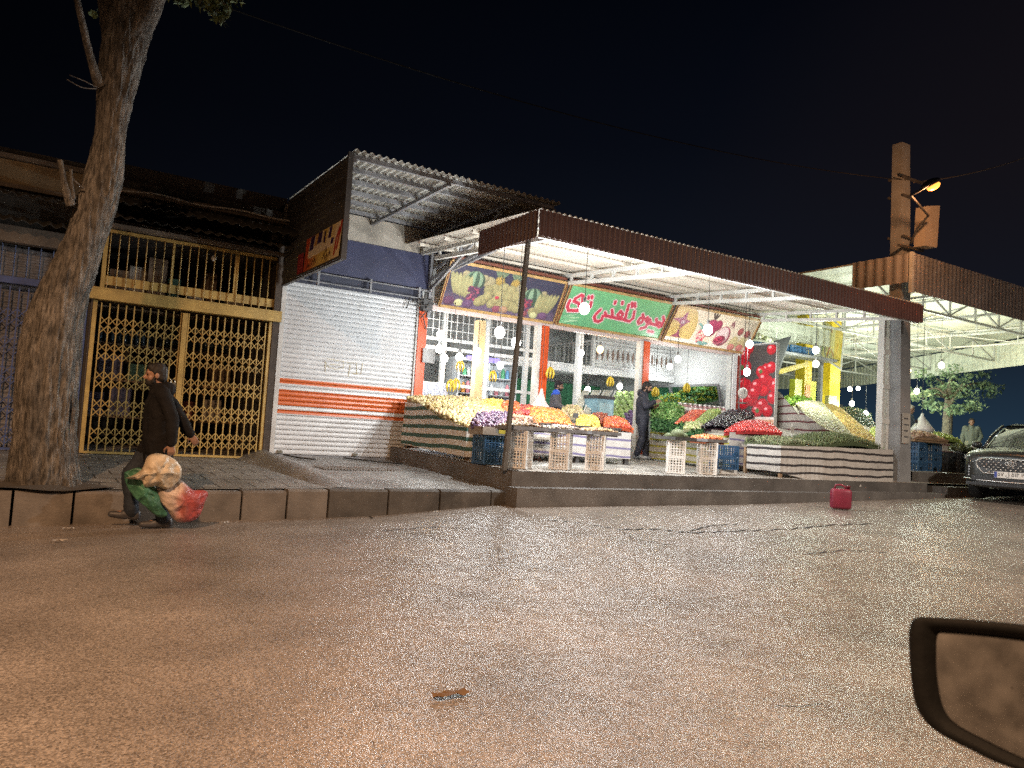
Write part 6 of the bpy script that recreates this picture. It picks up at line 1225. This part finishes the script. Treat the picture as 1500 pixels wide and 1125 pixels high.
def person(label, loc, rz, J, col, H=1.75, vox=.009, beard=False, hood=False, cap=None, jl=.72, seed=0, yoke=None, shoe=(.05, .05, .055)):
    t = thing('person', label, 'person', loc, None, rz); k = H/1.75; t.scale = (k, k, k)
    J = {a: np.array(v, float) for a, v in J.items()}; pv, ch, nk, hd = J['pelvis'], J['chest'], J['neck'], J['head']
    fw = J.get('face', np.array((1., 0, 0))); fw = fw/np.linalg.norm(fw); lf = np.cross((0, 0, 1), fw); lf /= np.linalg.norm(lf); up = np.cross(fw, lf); Rh = np.stack([fw, lf, up], 1)
    hp = lambda x, y, z: hd+Rh @ np.array((x, y, z))
    b = MB()
    rc(b, pv, ch, .125, .13); rc(b, pv+(0, .05, 0), ch+(0, .09, 0), .1, .1); rc(b, pv-(0, .05, 0), ch-(0, .09, 0), .1, .1); rc(b, ch, nk, .1, .06); rc(b, nk, hp(-.02, 0, -.06), .058, .054)
    b.ell(hd+Rh @ np.array((-.012, 0, .022)), (.1, .078, .1), Rh, 18, 14); b.ell(hp(.022, 0, -.045), (.072, .06, .078), Rh, 16, 12); rc(b, hp(.06, 0, -.1), hp(.045, 0, -.095), .022, .03)
    rc(b, hp(.083, 0, .012), hp(.108, 0, -.022), .01, .015); rc(b, hp(.078, .034, .03), hp(.078, -.034, .03), .016, .016); rc(b, hp(.083, .018, -.065), hp(.083, -.018, -.065), .012, .012)
    for s_ in (-1, 1): b.ell(hp(-.008, .08*s_, -.008), (.024, .012, .034), Rh, 10, 8); b.ell(hp(.05, .045*s_, -.03), (.03, .022, .03), Rh, 10, 8)
    for s_, S_ in ((1, 'l'), (-1, 'r')):
        sh, el, wr, hi, kn, an, to = (J[S_+'_'+q] for q in ('shoulder', 'elbow', 'wrist', 'hip', 'knee', 'ankle', 'toe'))
        rc(b, ch+(0, .1*s_, .08), sh, .075, .058); rc(b, sh, el, .054, .042); rc(b, el, wr, .042, .028); rc(b, hi, kn, .088, .058); rc(b, kn, lerp(kn, an, .35), .055, .056); rc(b, lerp(kn, an, .35), an, .055, .036); rc(b, an, to, .04, .028)
        hand(b, wr, J.get(S_+'_hand', wr-el), J.get(S_+'_thumb', (1, 0, 0)), J.get(S_+'_curl', np.array(.7))[()])
    def put(name, me, m): o = bpy.data.objects.new(name, me); me.materials.clear(); me.materials.append(m); COL.objects.link(o); o.parent = t; return o
    put('body', remesh(b, vox*.8, 2), mat('skin', (.27, .15, .1), .5, .12, 9, .05))
    # jacket or top
    b = MB(); bot = lerp(pv, ch, 0); bot = bot-(0, 0, pv[2]-jl)
    rc(b, lerp(pv, bot, .85), ch, .15, .15); rc(b, lerp(pv, bot, .85)+(0, .045, 0), ch+(0, .1, .03), .125, .118); rc(b, lerp(pv, bot, .85)-(0, .045, 0), ch+(0, -.1, .03), .125, .118); rc(b, ch+(0, 0, .04), nk+(0, 0, -.02), .13, .082)
    for s_, S_ in ((1, 'l'), (-1, 'r')):
        sh, el, wr = (J[S_+'_'+q] for q in ('shoulder', 'elbow', 'wrist')); rc(b, ch+(0, .1*s_, .08), sh, .1, .082); rc(b, sh, el, .08, .068); rc(b, el, lerp(el, wr, .93), .068, .056)
    for S_ in 'lr':
        if jl < .75: rc(b, J[S_+'_hip'], lerp(J[S_+'_hip'], J[S_+'_knee'], .3), .14, .128)
    if hood: b.ell(nk+np.array((-.085, 0, -.01)), (.085, .13, .085), None, 14, 10); rc(b, nk+np.array((-.04, .09, .0)), nk+np.array((.05, .05, -.05)), .04, .035); rc(b, nk+np.array((-.04, -.09, .0)), nk+np.array((.05, -.05, -.05)), .04, .035)
    else: rc(b, nk+np.array((-.03, .05, .02)), nk+np.array((-.03, -.05, .02)), .04, .04)
    jk = put('jacket', remesh(b, vox, 4, .016, 8, seed), col[0])
    if yoke is not None:
        b = MB(); rc(b, ch+(-.01, .02, .12), J['l_shoulder']+(0, .01, .012), .105, .09); rc(b, ch+(-.01, -.02, .12), J['r_shoulder']+(0, -.01, .012), .105, .09); put('shoulder_yoke', remesh(b, vox, 3, .008, 8, seed), yoke)
    b = MB(); rc(b, pv+(0, 0, .02), pv-(0, 0, .04), .14, .135)
    for s_, S_ in ((1, 'l'), (-1, 'r')):
        hi, kn, an = (J[S_+'_'+q] for q in ('hip', 'knee', 'ankle')); rc(b, hi, kn, .112, .082); rc(b, kn, lerp(kn, an, .4), .08, .08); rc(b, lerp(kn, an, .4), an+(0, 0, .02), .08, .07); rc(b, pv+(0, .05*s_, 0), hi, .12, .115)
    put('trousers', remesh(b, vox, 4, .016, 8, seed+3), col[1])
    b = MB()
    for S_ in 'lr':
        an, to = J[S_+'_ankle'], J[S_+'_toe']; d = (to-an)*(1, 1, 0); d /= np.linalg.norm(d)+1e-9; sd = np.array((-d[1], d[0], 0))
        hl = np.array((an[0], an[1], an[2]-.035))-d*.05; tp = np.array((to[0], to[1], min(to[2], an[2])-.005))+d*.04
        rc(b, hl, lerp(hl, tp, .5)+(0, 0, .01), .045, .048); rc(b, lerp(hl, tp, .5), tp, .046, .034); rc(b, hl+(0, 0, .02), an+(0, 0, .02), .045, .046)
    me = remesh(b, vox, 2)
    put('shoes', me, mat('shoe_%02d' % int(shoe[0]*100), shoe, .5, .2))
    b = MB(); b.ell(hp(-.026, 0, .045), (.098, .09, .092), Rh, 18, 14); b.ell(hp(-.052, 0, -.002), (.068, .084, .09), Rh, 14, 10); rc(b, hp(.045, .03, .088), hp(.045, -.03, .088), .032, .032)
    for s_ in (-1, 1): rc(b, hp(.012, .076*s_, .03), hp(.016, .076*s_, -.012), .014, .01)
    put('cap' if cap else 'hair', remesh(b, vox*.8, 2, .008, 30, seed), cap or mat('dark_hair', (.012, .01, .009), .7, .3, 30))
    if beard:
        b = MB(); b.ell(hp(.03, 0, -.075), (.072, .062, .052), Rh, 14, 10); rc(b, hp(.088, .028, -.05), hp(.088, -.028, -.05), .011, .011)
        for s_ in (-1, 1): rc(b, hp(.0, .066*s_, -.01), hp(.03, .056*s_, -.07), .012, .02)
        put('beard', remesh(b, vox*.7, 1, .004, 40, seed), MATS.get('dark_hair') or mat('dark_hair', (.012, .01, .009), .7, .3, 30))
    b = MB()
    for s_ in (-1, 1): b.ell(hp(.079, .032*s_, .008), (.009, .014, .007), Rh, 8, 6); b.bar(hp(.09, .016*s_, .033), hp(.084, .048*s_, .033), .008, .008)
    b.build('eyes', mat('eye_dark', (.02, .016, .013), .25, .1), None).parent = t
    return t
def pose(**k):
    P = dict(pelvis=(0, 0, .95), chest=(.0, 0, 1.27), neck=(.01, 0, 1.48), head=(.04, 0, 1.625), face=(1, 0, 0))
    for s_, S_ in ((1, 'l'), (-1, 'r')):
        P.update({S_+'_shoulder': (0, .18*s_, 1.42), S_+'_elbow': (-.03, .24*s_, 1.14), S_+'_wrist': (.04, .25*s_, .9), S_+'_hip': (0, .09*s_, .92), S_+'_knee': (.02, .1*s_, .5), S_+'_ankle': (-.01, .1*s_, .085), S_+'_toe': (.13, .12*s_, .05)})
    P.update(k); return P
M_BLK = mat('black_jacket_cloth', (.011, .0105, .011), .85, .2, 8, .25, 60, spec=.15); M_JEAN = mat('dark_jeans', (.016, .023, .036), .8, .25, 10, .25, 80)
M_NAVY = mat('navy_tracksuit', (.02, .022, .036), .65, .2, 8, .2, 50); M_GREYJ = mat('grey_jacket', (.075, .072, .085), .7, .2, 8, .2, 50)
wp = PY(222, 771, 8.93)
person('man in black jacket walking past, carrying plastic bags', (wp[0], wp[1], float(road_z(wp[0], wp[1]))), radians(176),
    pose(chest=(.03, 0, 1.27), neck=(.05, 0, 1.48), head=(.095, 0, 1.61), face=(1, .05, -.08), l_shoulder=(.02, .18, 1.42), l_elbow=(-.09, .25, 1.16), l_wrist=(-.1, .27, .9), l_curl=1.3, r_shoulder=(0, -.18, 1.42), r_elbow=(-.2, -.25, 1.2), r_wrist=(-.33, -.25, 1.0), l_knee=(.04, .1, .49), l_ankle=(-.1, .1, .085), l_toe=(.06, .11, .05), r_knee=(.24, -.09, .55), r_ankle=(.2, -.09, .14), r_toe=(.35, -.1, .13)), (M_BLK, M_JEAN), 1.74, .009, True, True, None, .72, 1)
sp_ = PY(938, 674, 13.0)
person('man in dark navy hoodie standing at the stalls looking at his hand', (sp_[0], sp_[1], floor_z(13.0)+.002), radians(-44),
    pose(chest=(-.01, 0, 1.27), neck=(.02, 0, 1.48), head=(.07, 0, 1.6), face=(1, .0, -.35), r_elbow=(.06, -.25, 1.16), r_wrist=(.26, -.18, 1.28), r_hand=(1, .2, .35), l_elbow=(.0, .25, 1.14), l_wrist=(.2, .18, 1.18), l_hand=(1, -.2, .2), l_ankle=(.1, .12, .085), l_knee=(.08, .11, .5), l_toe=(.25, .15, .05), r_ankle=(-.08, -.1, .085), r_toe=(.08, -.12, .05)), (M_NAVY, M_NAVY), 1.76, .009, True, True, None, .84, 2, shoe=(.3, .3, .3))
hs = thing('mobile_phone', 'small pale phone held up by the man in the hoodie', 'phone', tuple(sp_))
bq = PY(811, 640, 14.3)
person('man in grey jacket with bright blue shoulders tending the fruit', (bq[0], bq[1], .865), radians(-36), pose(l_elbow=(.02, .24, 1.15), l_wrist=(.26, .2, 1.05), r_elbow=(.02, -.24, 1.15), r_wrist=(.26, -.2, 1.05), head=(.06, 0, 1.61), face=(1, -.1, -.2)), (M_GREYJ, M_NAVY), 1.66, .011, True, False, mat('knit_cap', (.02, .018, .024), .9, .3, 30), .8, 3, yoke=mat('blue_shoulder_cloth', (.02, .09, .55), .6, .15))
cq = PY(1329, 690, 11.6)
person('person in pale cap and dull blue top behind the concrete pole', (cq[0], cq[1], .957), radians(-75), pose(face=(1, -.3, -.2)), (mat('dull_blue_top', (.08, .11, .15), .8, .2), M_NAVY), 1.68, .012, False, False, mat('pale_cap', (.5, .45, .36), .8, .15), .8, 4)
jq = PY(1422, 672, 14.0)
person('young man in olive jacket standing beyond the parked car', (jq[0], jq[1], .957), radians(212), pose(l_elbow=(-.05, .3, 1.16), l_wrist=(.08, .22, .97), r_elbow=(-.02, -.26, 1.14), r_wrist=(.03, -.26, .88)), (mat('olive_jacket', (.11, .13, .11), .7, .2, 8, .2), mat('khaki_trousers', (.2, .21, .16), .75, .2, 8, .2)), 1.78, .012, False, False, None, .86, 5)
bpy.data.objects.remove(hs)

# ------------------------------------------------------------------ bags, jerrycan
def inflate(name, label, pts, Y, th, m, crumple=.05, seed=0, red=None):
    P = np.array([PY(x, y, Y) for x, y in pts]); P = spline(np.vstack([P, P[:1]]), 73)[:-1]; c = P.mean(0); n = np.array((0, -1., 0)); rings = []
    for s_, sg in [(v_, 1) for v_ in (0, .12, .25, .38, .5, .62, .72, .81, .88, .94, .98)]+[(1, 0)]+[(v_, -1) for v_ in (.98, .88, .72, .5, .25, 0)]:
        rings.append(c+(P-c)*s_+n*sg*th*math.sqrt(max(0, 1-s_*s_)))
    G = np.array([np.vstack([r_, r_[:1]]) for r_ in rings]); sh = G.shape; F = G.reshape(-1, 3)
    for i in range(len(F)):
        v = Vector(F[i]); F[i] += np.array(noise.noise_vector(v*5+Vector((seed, 0, 0))))*crumple*.6+np.array((0, 1, 0))*(crumple*.9*abs(noise.noise(v*11+Vector((0, seed, 0))))+crumple*.5*abs(noise.noise(v*24+Vector((0, seed, 3)))))
    G = F.reshape(sh); G[:, -1] = G[:, 0]
    cl = None
    if red is not None:      # print on the film: a red patch running to the far corner
        x0, x1 = P[:, 0].min(), P[:, 0].max(); cl = np.zeros(G.shape)
        for i in range(G.shape[0]):
            for j in range(G.shape[1]):
                t = float(sst(.42, .8, (G[i, j, 0]-x0)/(x1-x0)+.35*noise.noise(Vector(G[i, j]*4)))); cl[i, j] = lerp((.5, .4, .34), red, t)*(1+.35*noise.noise(Vector(G[i, j]*16)))
    b = MB().grid(G, col=cl); o = b.build(name, m, None, tuple(P[np.argmin(P[:, 2])]), smooth=True); return tag(o, label, 'bag')
inflate('plastic_bag', 'green plastic bag hanging against the walking man\'s legs', [(184, 690), (205, 684), (222, 700), (236, 735), (246, 752), (232, 757), (214, 742), (196, 726), (188, 708)], 8.66, .09, mat('green_bag_film', (.045, .15, .09), .42, .4, 9, .5, 30), .05, 3)
inflate('plastic_bag', 'crumpled cream bag held in the walking man\'s near hand', [(186, 697), (204, 690), (216, 672), (236, 664), (254, 674), (267, 697), (250, 716), (232, 712), (214, 714), (204, 702)], 8.56, .13, mat('cream_bag_film', (.5, .42, .31), .42, .3, 9, .6, 30), .07, 5)
inflate('plastic_bag', 'translucent pink and red bag swinging behind the walker', [(226, 716), (252, 712), (266, 702), (284, 718), (305, 724), (298, 746), (287, 763), (262, 764), (244, 748)], 8.66, .11, mat('red_bag_film', None, .38, .2, 9, .6, 30, attr=True), .06, 8, (.36, .07, .065))
def rbox(name, c, d, bev, m, parent, rz=0, seg=3):
    bm = bmesh.new(); bmesh.ops.create_cube(bm, size=1); bmesh.ops.scale(bm, vec=d, verts=bm.verts); bmesh.ops.bevel(bm, geom=list(bm.edges), offset=bev, segments=seg, affect='EDGES', profile=.5)
    if rz: bmesh.ops.rotate(bm, cent=(0, 0, 0), matrix=Matrix.Rotation(rz, 3, 'Z'), verts=bm.verts)
    bmesh.ops.translate(bm, vec=Vector(np.array(c)-wloc(parent) if parent else c), verts=bm.verts); me = bpy.data.meshes.new(name); bm.to_mesh(me); bm.free(); me.materials.append(m); me.shade_smooth(); o = bpy.data.objects.new(name, me); COL.objects.link(o)
    if parent: o.parent = parent
    return o
jz = float(road_z(11.9, 8.15)); jp = PZ(1231, 746, jz)
M_JER = mat('red_jerrycan_plastic', (.2, .016, .04), .45, .15, 5, .1, dirt=.3)
jc = thing('jerrycan', 'red plastic jerrycan standing on the road before the stalls', 'jerrycan', tuple(jp)); ja = -.75
rbox('tank', (jp[0], jp[1], jz+.175), (.33, .18, .34), .05, M_JER, jc, ja)
ca, sa = cos(ja), sin(ja); g = MB(); g.tube([jp+np.array((ca*u, sa*u, z)) for u, z in ((-.1, .34), (-.09, .4), (0, .41), (.06, .385), (.07, .34))], .016, 8); g.build('handle', M_JER, jc, smooth=True)
g = MB(); g.lathe(jp+np.array((ca*.115, sa*.115, .34)), [(.028, 0), (.028, .03), (.034, .032), (.034, .06), (.02, .065)], 14); g.build('cap', mat('jerry_cap', (.12, .01, .02), .4, .1), jc, smooth=True)
for k, (x, y, w_) in enumerate(((660, 1023, .09), (88, 795, .06), (640, 752, .05), (880, 737, .07), (1100, 742, .05), (100, 777, .05), (330, 768, .04))):
    q = PZ(x, y, float(road_z(*PZ(x, y, .1)[:2]))); o = MB().grid([[q+np.array((u*w_, v*w_*.3, .012+.02*abs(sin(u*3+v*5+k)))) for v in (-1, 0, 1)] for u in np.linspace(-1, 1, 6)], flip=True).build('litter_scrap', mat('litter_leaf', (.13, .075, .035), .8, .3) if k == 0 else mat('litter_paper', (.4, .37, .33), .8, .3), None, tuple(q)); tag(o, 'dry brown leaf lying flat on the near road' if k == 0 else 'small pale scrap of litter lying at road\'s edge', 'litter', None if k == 0 else 'pale litter scraps by the kerb')

# ------------------------------------------------------------------ parked car (front towards the camera)
M_PAINT = mat('car_paint_graphite', (.036, .04, .04), .28, .05, 2, 0, metal=.35, coat=.6); M_PLAS = mat('car_black_plastic', (.014, .014, .016), .4, .1); M_CHR = mat('chrome', (.62, .63, .62), .38, .02, 2, 0, metal=.75)
M_CGL = mat('car_glass', (.03, .035, .035), .05, .05, bump=0, spec=.9, coat=.5); M_TYRE = mat('tyre_rubber', (.015, .015, .015), .8, .15)
cz = .475; cfx = PD(1481, 700, 15.4); crz = radians(190); D_ = np.array((cos(crz), sin(crz), 0)); cc_ = np.array((cfx[0], cfx[1], 0))-D_*2.33
car = thing('parked_car', 'dark grey crossover with studded grille parked facing the camera', 'car', (cc_[0], cc_[1], cz), None, crz)
def cb(mb, name, m, smooth=True, par=None): o = mb.build(name, m, None, (0, 0, 0), smooth); o.parent = par or car; return o
def loft(secs):
    G = []
    for x, half in secs:
        h = [(y, z) for y, z in half]; full = [(-y, z) for y, z in h[::-1] if y > 1e-6]; full = [(y, z) for y, z in h]+full
        G.append([(x, y, z) for y, z in full]+[(x, h[0][0], h[0][1])])
    return np.array(G)
def sec(w, zb, zm, zt, top, ins=.1):
    return [(0, zb), (w*.6, zb), (w*.93, zb+.03), (w, zb+.16), (w*1.005, zm), (w*.985, zt-.06), (w-ins, zt), (w*.5, zt+top), (0, zt+top*1.25)]
secs = [(2.335, sec(.62, .36, .6, .86, .02)), (2.325, sec(.74, .3, .6, .9, .035)), (2.26, sec(.84, .27, .6, .95, .045)), (2.1, sec(.9, .26, .62, .99, .05)), (1.85, sec(.935, .26, .64, 1.02, .055)), (1.45, sec(.945, .27, .66, 1.06, .055)), (1.0, sec(.945, .28, .7, 1.1, .05)), (.6, sec(.945, .28, .7, 1.12, .02)), (-.5, sec(.945, .28, .7, 1.13, .02)), (-1.6, sec(.95, .28, .7, 1.15, .02)), (-2.1, sec(.92, .3, .7, 1.14, .02)), (-2.32, sec(.84, .36, .7, 1.08, .02))]
g = MB(); G = loft(secs); g.grid(G); n_ = G.shape[1]-1; g.f.append(tuple(range(n_))); g.f.append(tuple((G.shape[0]-1)*G.shape[1]+j for j in range(n_))[::-1]); cb(g, 'body', M_PAINT)
def gsec(w0, z0, w1, z1): return [(0, z0), (w0, z0), (lerp(w0, w1, .5)[()]+.015, (z0+z1)/2), (w1, z1-.03), (w1-.06, z1), (0, z1+.03)]
g = MB(); gh = [(1.12, gsec(.8, 1.08, .79, 1.12)), (.75, gsec(.86, 1.1, .76, 1.36)), (.3, gsec(.875, 1.1, .68, 1.6)), (-.2, gsec(.88, 1.1, .67, 1.655)), (-1.2, gsec(.88, 1.1, .66, 1.64)), (-1.8, gsec(.86, 1.1, .64, 1.54)), (-2.2, gsec(.8, 1.1, .72, 1.16))]; cb(g.grid(loft(gh)), 'windows', M_CGL)
g = MB(); rf = [(.28, [(0, 1.6), (.62, 1.6), (.7, 1.585), (.7, 1.6), (.6, 1.63), (0, 1.645)]), (-.2, [(0, 1.66), (.61, 1.65), (.69, 1.63), (.69, 1.655), (.6, 1.69), (0, 1.7)]), (-1.2, [(0, 1.65), (.6, 1.64), (.68, 1.615), (.68, 1.64), (.6, 1.675), (0, 1.685)]), (-1.85, [(0, 1.55), (.58, 1.54), (.66, 1.51), (.66, 1.535), (.58, 1.57), (0, 1.58)])]; cb(g.grid(loft(rf)), 'roof', M_PAINT)
g = MB()
for s_ in (-1, 1): g.tube([(1.14, .82*s_, 1.1), (.75, .79*s_, 1.37), (.3, .705*s_, 1.61)], .03, 8)
cb(g, 'window_pillars', M_PAINT)
cb(MB().tube([(1.16, y, 1.125) for y in np.linspace(-.7, .7, 9)], .02, 6), 'wiper_cowl', M_PLAS)
# grille: chrome-edged shield with rows of studs
gp = [(-.5, .86), (-.62, .8), (-.6, .68), (-.48, .56), (.48, .56), (.6, .68), (.62, .8), (.5, .86)]
gx = lambda y: 2.37-.022*(abs(y)/.62)**2.5
gb = MB(); gb.prism([(gx(y), y, z) for y, z in gp], (-.05, 0, 0)); gr_ = cb(gb, 'grille', M_PLAS, False)
st = MB(); 
for r_ in range(6):
    z = .595+r_*.048; n = 13
    for i in range(n):
        y = -.56+(i+(.5 if r_ % 2 else 0))*1.12/n; lim = np.interp(z, [.56, .68, .8, .86], [.46, .58, .6, .48])
        if abs(y) < lim-.03 and not (abs(y) < .13 and .72 < z < .82): st.ell((gx(y)+.004, y, z), (.012, .022, .013), None, 6, 4)
cb(st, 'studs', M_CHR, True, gr_)
sr = MB(); sr.tube([(gx(y)+.008, y, z) for y, z in gp+gp[:1]], .013, 6); cb(sr, 'grille_surround', M_CHR, True, gr_)
em = MB(); em.tube([(2.368, .1*cos(a), .77+.042*sin(a)) for a in np.linspace(0, 2*pi, 25)], .008, 6); em.tube([(2.37, .05*cos(a), .77+.02*sin(a*2)) for a in np.linspace(0, 2*pi, 25)], .006, 5); cb(em, 'emblem', M_CHR, True, gr_)
for s_ in (-1, 1):
    hb_ = MB(); hb_.prism([(2.3, .64*s_, .87), (2.23, .86*s_, .9), (2.1, .915*s_, .92), (2.1, .915*s_, .86), (2.24, .85*s_, .83), (2.31, .64*s_, .82)], (.012, .006*s_, .0)); hh = cb(hb_, 'headlight', mat('headlight_lens', (.35, .37, .38), .12, .2, 20, .2, 40, metal=.4), False)
    hv = MB(); hv.lo((2.255, .69*s_-.09, .47), (2.318, .69*s_+.09, .72)); hv2 = cb(hv, 'fog_lamp_housing', M_PLAS, False)
    for k in range(4): h3 = MB(); h3.bar((2.322, .62*s_, .5+k*.055), (2.315, .77*s_, .51+k*.055), .008, .012); cb(h3, 'trim_bar', M_CHR, False, hv2)
    mi = MB(); mi.ell((.98, 1.02*s_, 1.16), (.085, .11, .075), None, 12, 8); mi.bar((1.0, .88*s_, 1.1), (.98, .97*s_, 1.13), .05, .03); cb(mi, 'door_mirror', M_PAINT)
    for wx in (1.42, -1.4):
        w_ = thing('wheel', None, None, (wx, .84*s_, .34)); w_.parent = car; w_['label'] = 'black tyre with grey alloy rim'
        a = rotm(pi/2, 0, 0); ty = MB(); ty.lathe((0, 0, 0), [(.2, -.11), (.31, -.115), (.345, -.08), (.345, .08), (.31, .115), (.2, .11)], 28, axis=a); cb(ty, 'tyre', M_TYRE, True, w_)
        ri = MB(); ri.lathe((0, 0, 0), [(.205, -.105), (.19, -.06), (.05, -.05), (.05, .05), (.19, .06), (.205, .105)], 24, axis=a); cb(ri, 'rim', M_GREYMET, True, w_)
bu = MB(); bu.bar((2.345, -.7, .45), (2.345, .7, .45), .03, .1); bu.bar((2.33, -.8, .34), (2.33, .8, .34), .05, .06); cb(bu, 'lower_intake', M_PLAS, False)
bu = MB(); bu.tube([(2.30, -.86, .44), (2.35, -.6, .41), (2.362, 0, .4), (2.35, .6, .41), (2.30, .86, .44)], .012, 6); cb(bu, 'chrome_strip', M_CHR)
np_ = MB(); np_.box((2.375, 0, .545), (.012, .56, .125)); pl = cb(np_, 'number_plate', mat('plate_white', (.7, .7, .68), .4, .05), False)
bb = MB(); bb.box((2.383, -.256, .545), (.004, .045, .115)); cb(bb, 'blue_band', mat('plate_blue', (.03, .06, .35), .4, .05), False, pl)
tv, tf = text_mesh('۱۹ ۳۱۵ ل ۷۵'[::-1] if False else '۵۷ ل ۵۱۳ ۱۹', .1)
tx = MB(); tv2 = np.stack([np.full(len(tv), 2.3835)+tv[:, 2], (tv[:, 0]-(tv[:, 0].max()+tv[:, 0].min())/2)*1.02+.02, .545+(tv[:, 1]-(tv[:, 1].max()+tv[:, 1].min())/2)], 1); tx.add(tv2, tf); cb(tx, 'plate_number', mat('plate_ink', (.012, .012, .012), .5, 0), False, pl)

# ------------------------------------------------------------------ wing mirror of the car the picture is taken from
mc = PD(1455, 1010, .78); dr = _ray(1455, 1010); dr = dr/np.linalg.norm(dr); rr_ = np.array((-1, .10, -.07)); rr_ /= np.linalg.norm(rr_); mn = rr_-dr; mn /= np.linalg.norm(mn)
mn = mn*.55+(-dr)*.45; mn /= np.linalg.norm(mn)
def onm(x, y, off=0): d = _ray(x, y); return CAM_POS+d*(((mc-mn*off-CAM_POS) @ mn)/(d @ mn))
out = [(1329, 925), (1333, 910), (1343, 904), (1365, 904), (1430, 908), (1500, 915), (1600, 928), (1668, 945), (1690, 985), (1688, 1060), (1660, 1125), (1600, 1150), (1540, 1143), (1468, 1122), (1421, 1100), (1374, 1075), (1350, 1053), (1337, 1025), (1331, 978)]
gls = [(1369, 940), (1371, 930), (1376, 927), (1392, 928), (1440, 932), (1500, 939), (1590, 951), (1645, 964), (1660, 990), (1656, 1050), (1636, 1104), (1590, 1128), (1545, 1126), (1500, 1113), (1445, 1087), (1399, 1062), (1381, 1041), (1373, 1012), (1369, 978)]
N_ = 96
O = spline(np.array([onm(x, y) for x, y in out+out[:1]]), N_+1); Gl = spline(np.array([onm(x, y) for x, y in gls+gls[:1]]), N_+1)
mt = thing('wing_mirror', 'black wing mirror of the near car with dusty glass', 'wing mirror', tuple(O[:, :].min(0)))
cO = O[:-1].mean(0); back = -mn
prof = [(Gl, .012, 0), (lerp(Gl, O, .35), .004, 1), (lerp(Gl, O, .8), .0, 1), (O, .006, 1), (cO+(O-cO)*1.0, .03, 2), (cO+(O-cO)*.93, .065, 2), (cO+(O-cO)*.75, .1, 2), (cO+(O-cO)*.4, .125, 2), (cO+(O-cO)*.02, .13, 2)]
MB().grid(np.array([p_+back*o_ for p_, o_, _ in prof])).build('housing', mat('mirror_housing', (.0045, .005, .0055), .7, .15, 30, .1, spec=.12), mt, smooth=True)
gm = mat('dusty_mirror_glass', (.2, .2, .2), .2, .12, 30, 0, 60, metal=1.0)
g = MB(); cg = Gl[:-1].mean(0); g.grid(np.array([cg+(Gl-cg)*s_+back*.009 for s_ in (1.0, .66, .33, .01)])); g.build('glass', gm, mt, smooth=False)
nt, N, L, b_ = nodes_of(gm); tc = N.new('ShaderNodeTexCoord'); nz = N.new('ShaderNodeTexNoise'); nz.inputs['Scale'].default_value = 38; nz.inputs['Detail'].default_value = 6; L.new(tc.outputs['Object'], nz.inputs[0]); r_ = N.new('ShaderNodeMapRange'); r_.inputs[1].default_value = .35; r_.inputs[2].default_value = .7; r_.inputs[3].default_value = .85; r_.inputs[4].default_value = .6; L.new(nz.outputs['Fac'], r_.inputs[0]); L.new(r_.outputs[0], b_.inputs['Metallic'])
g = MB(); e0 = onm(1660, 1040)+back*.06; g.bar(e0, e0+_R*.25-_U*.03, .07, .05); g.build('mounting_arm', MATS['mirror_housing'], mt)
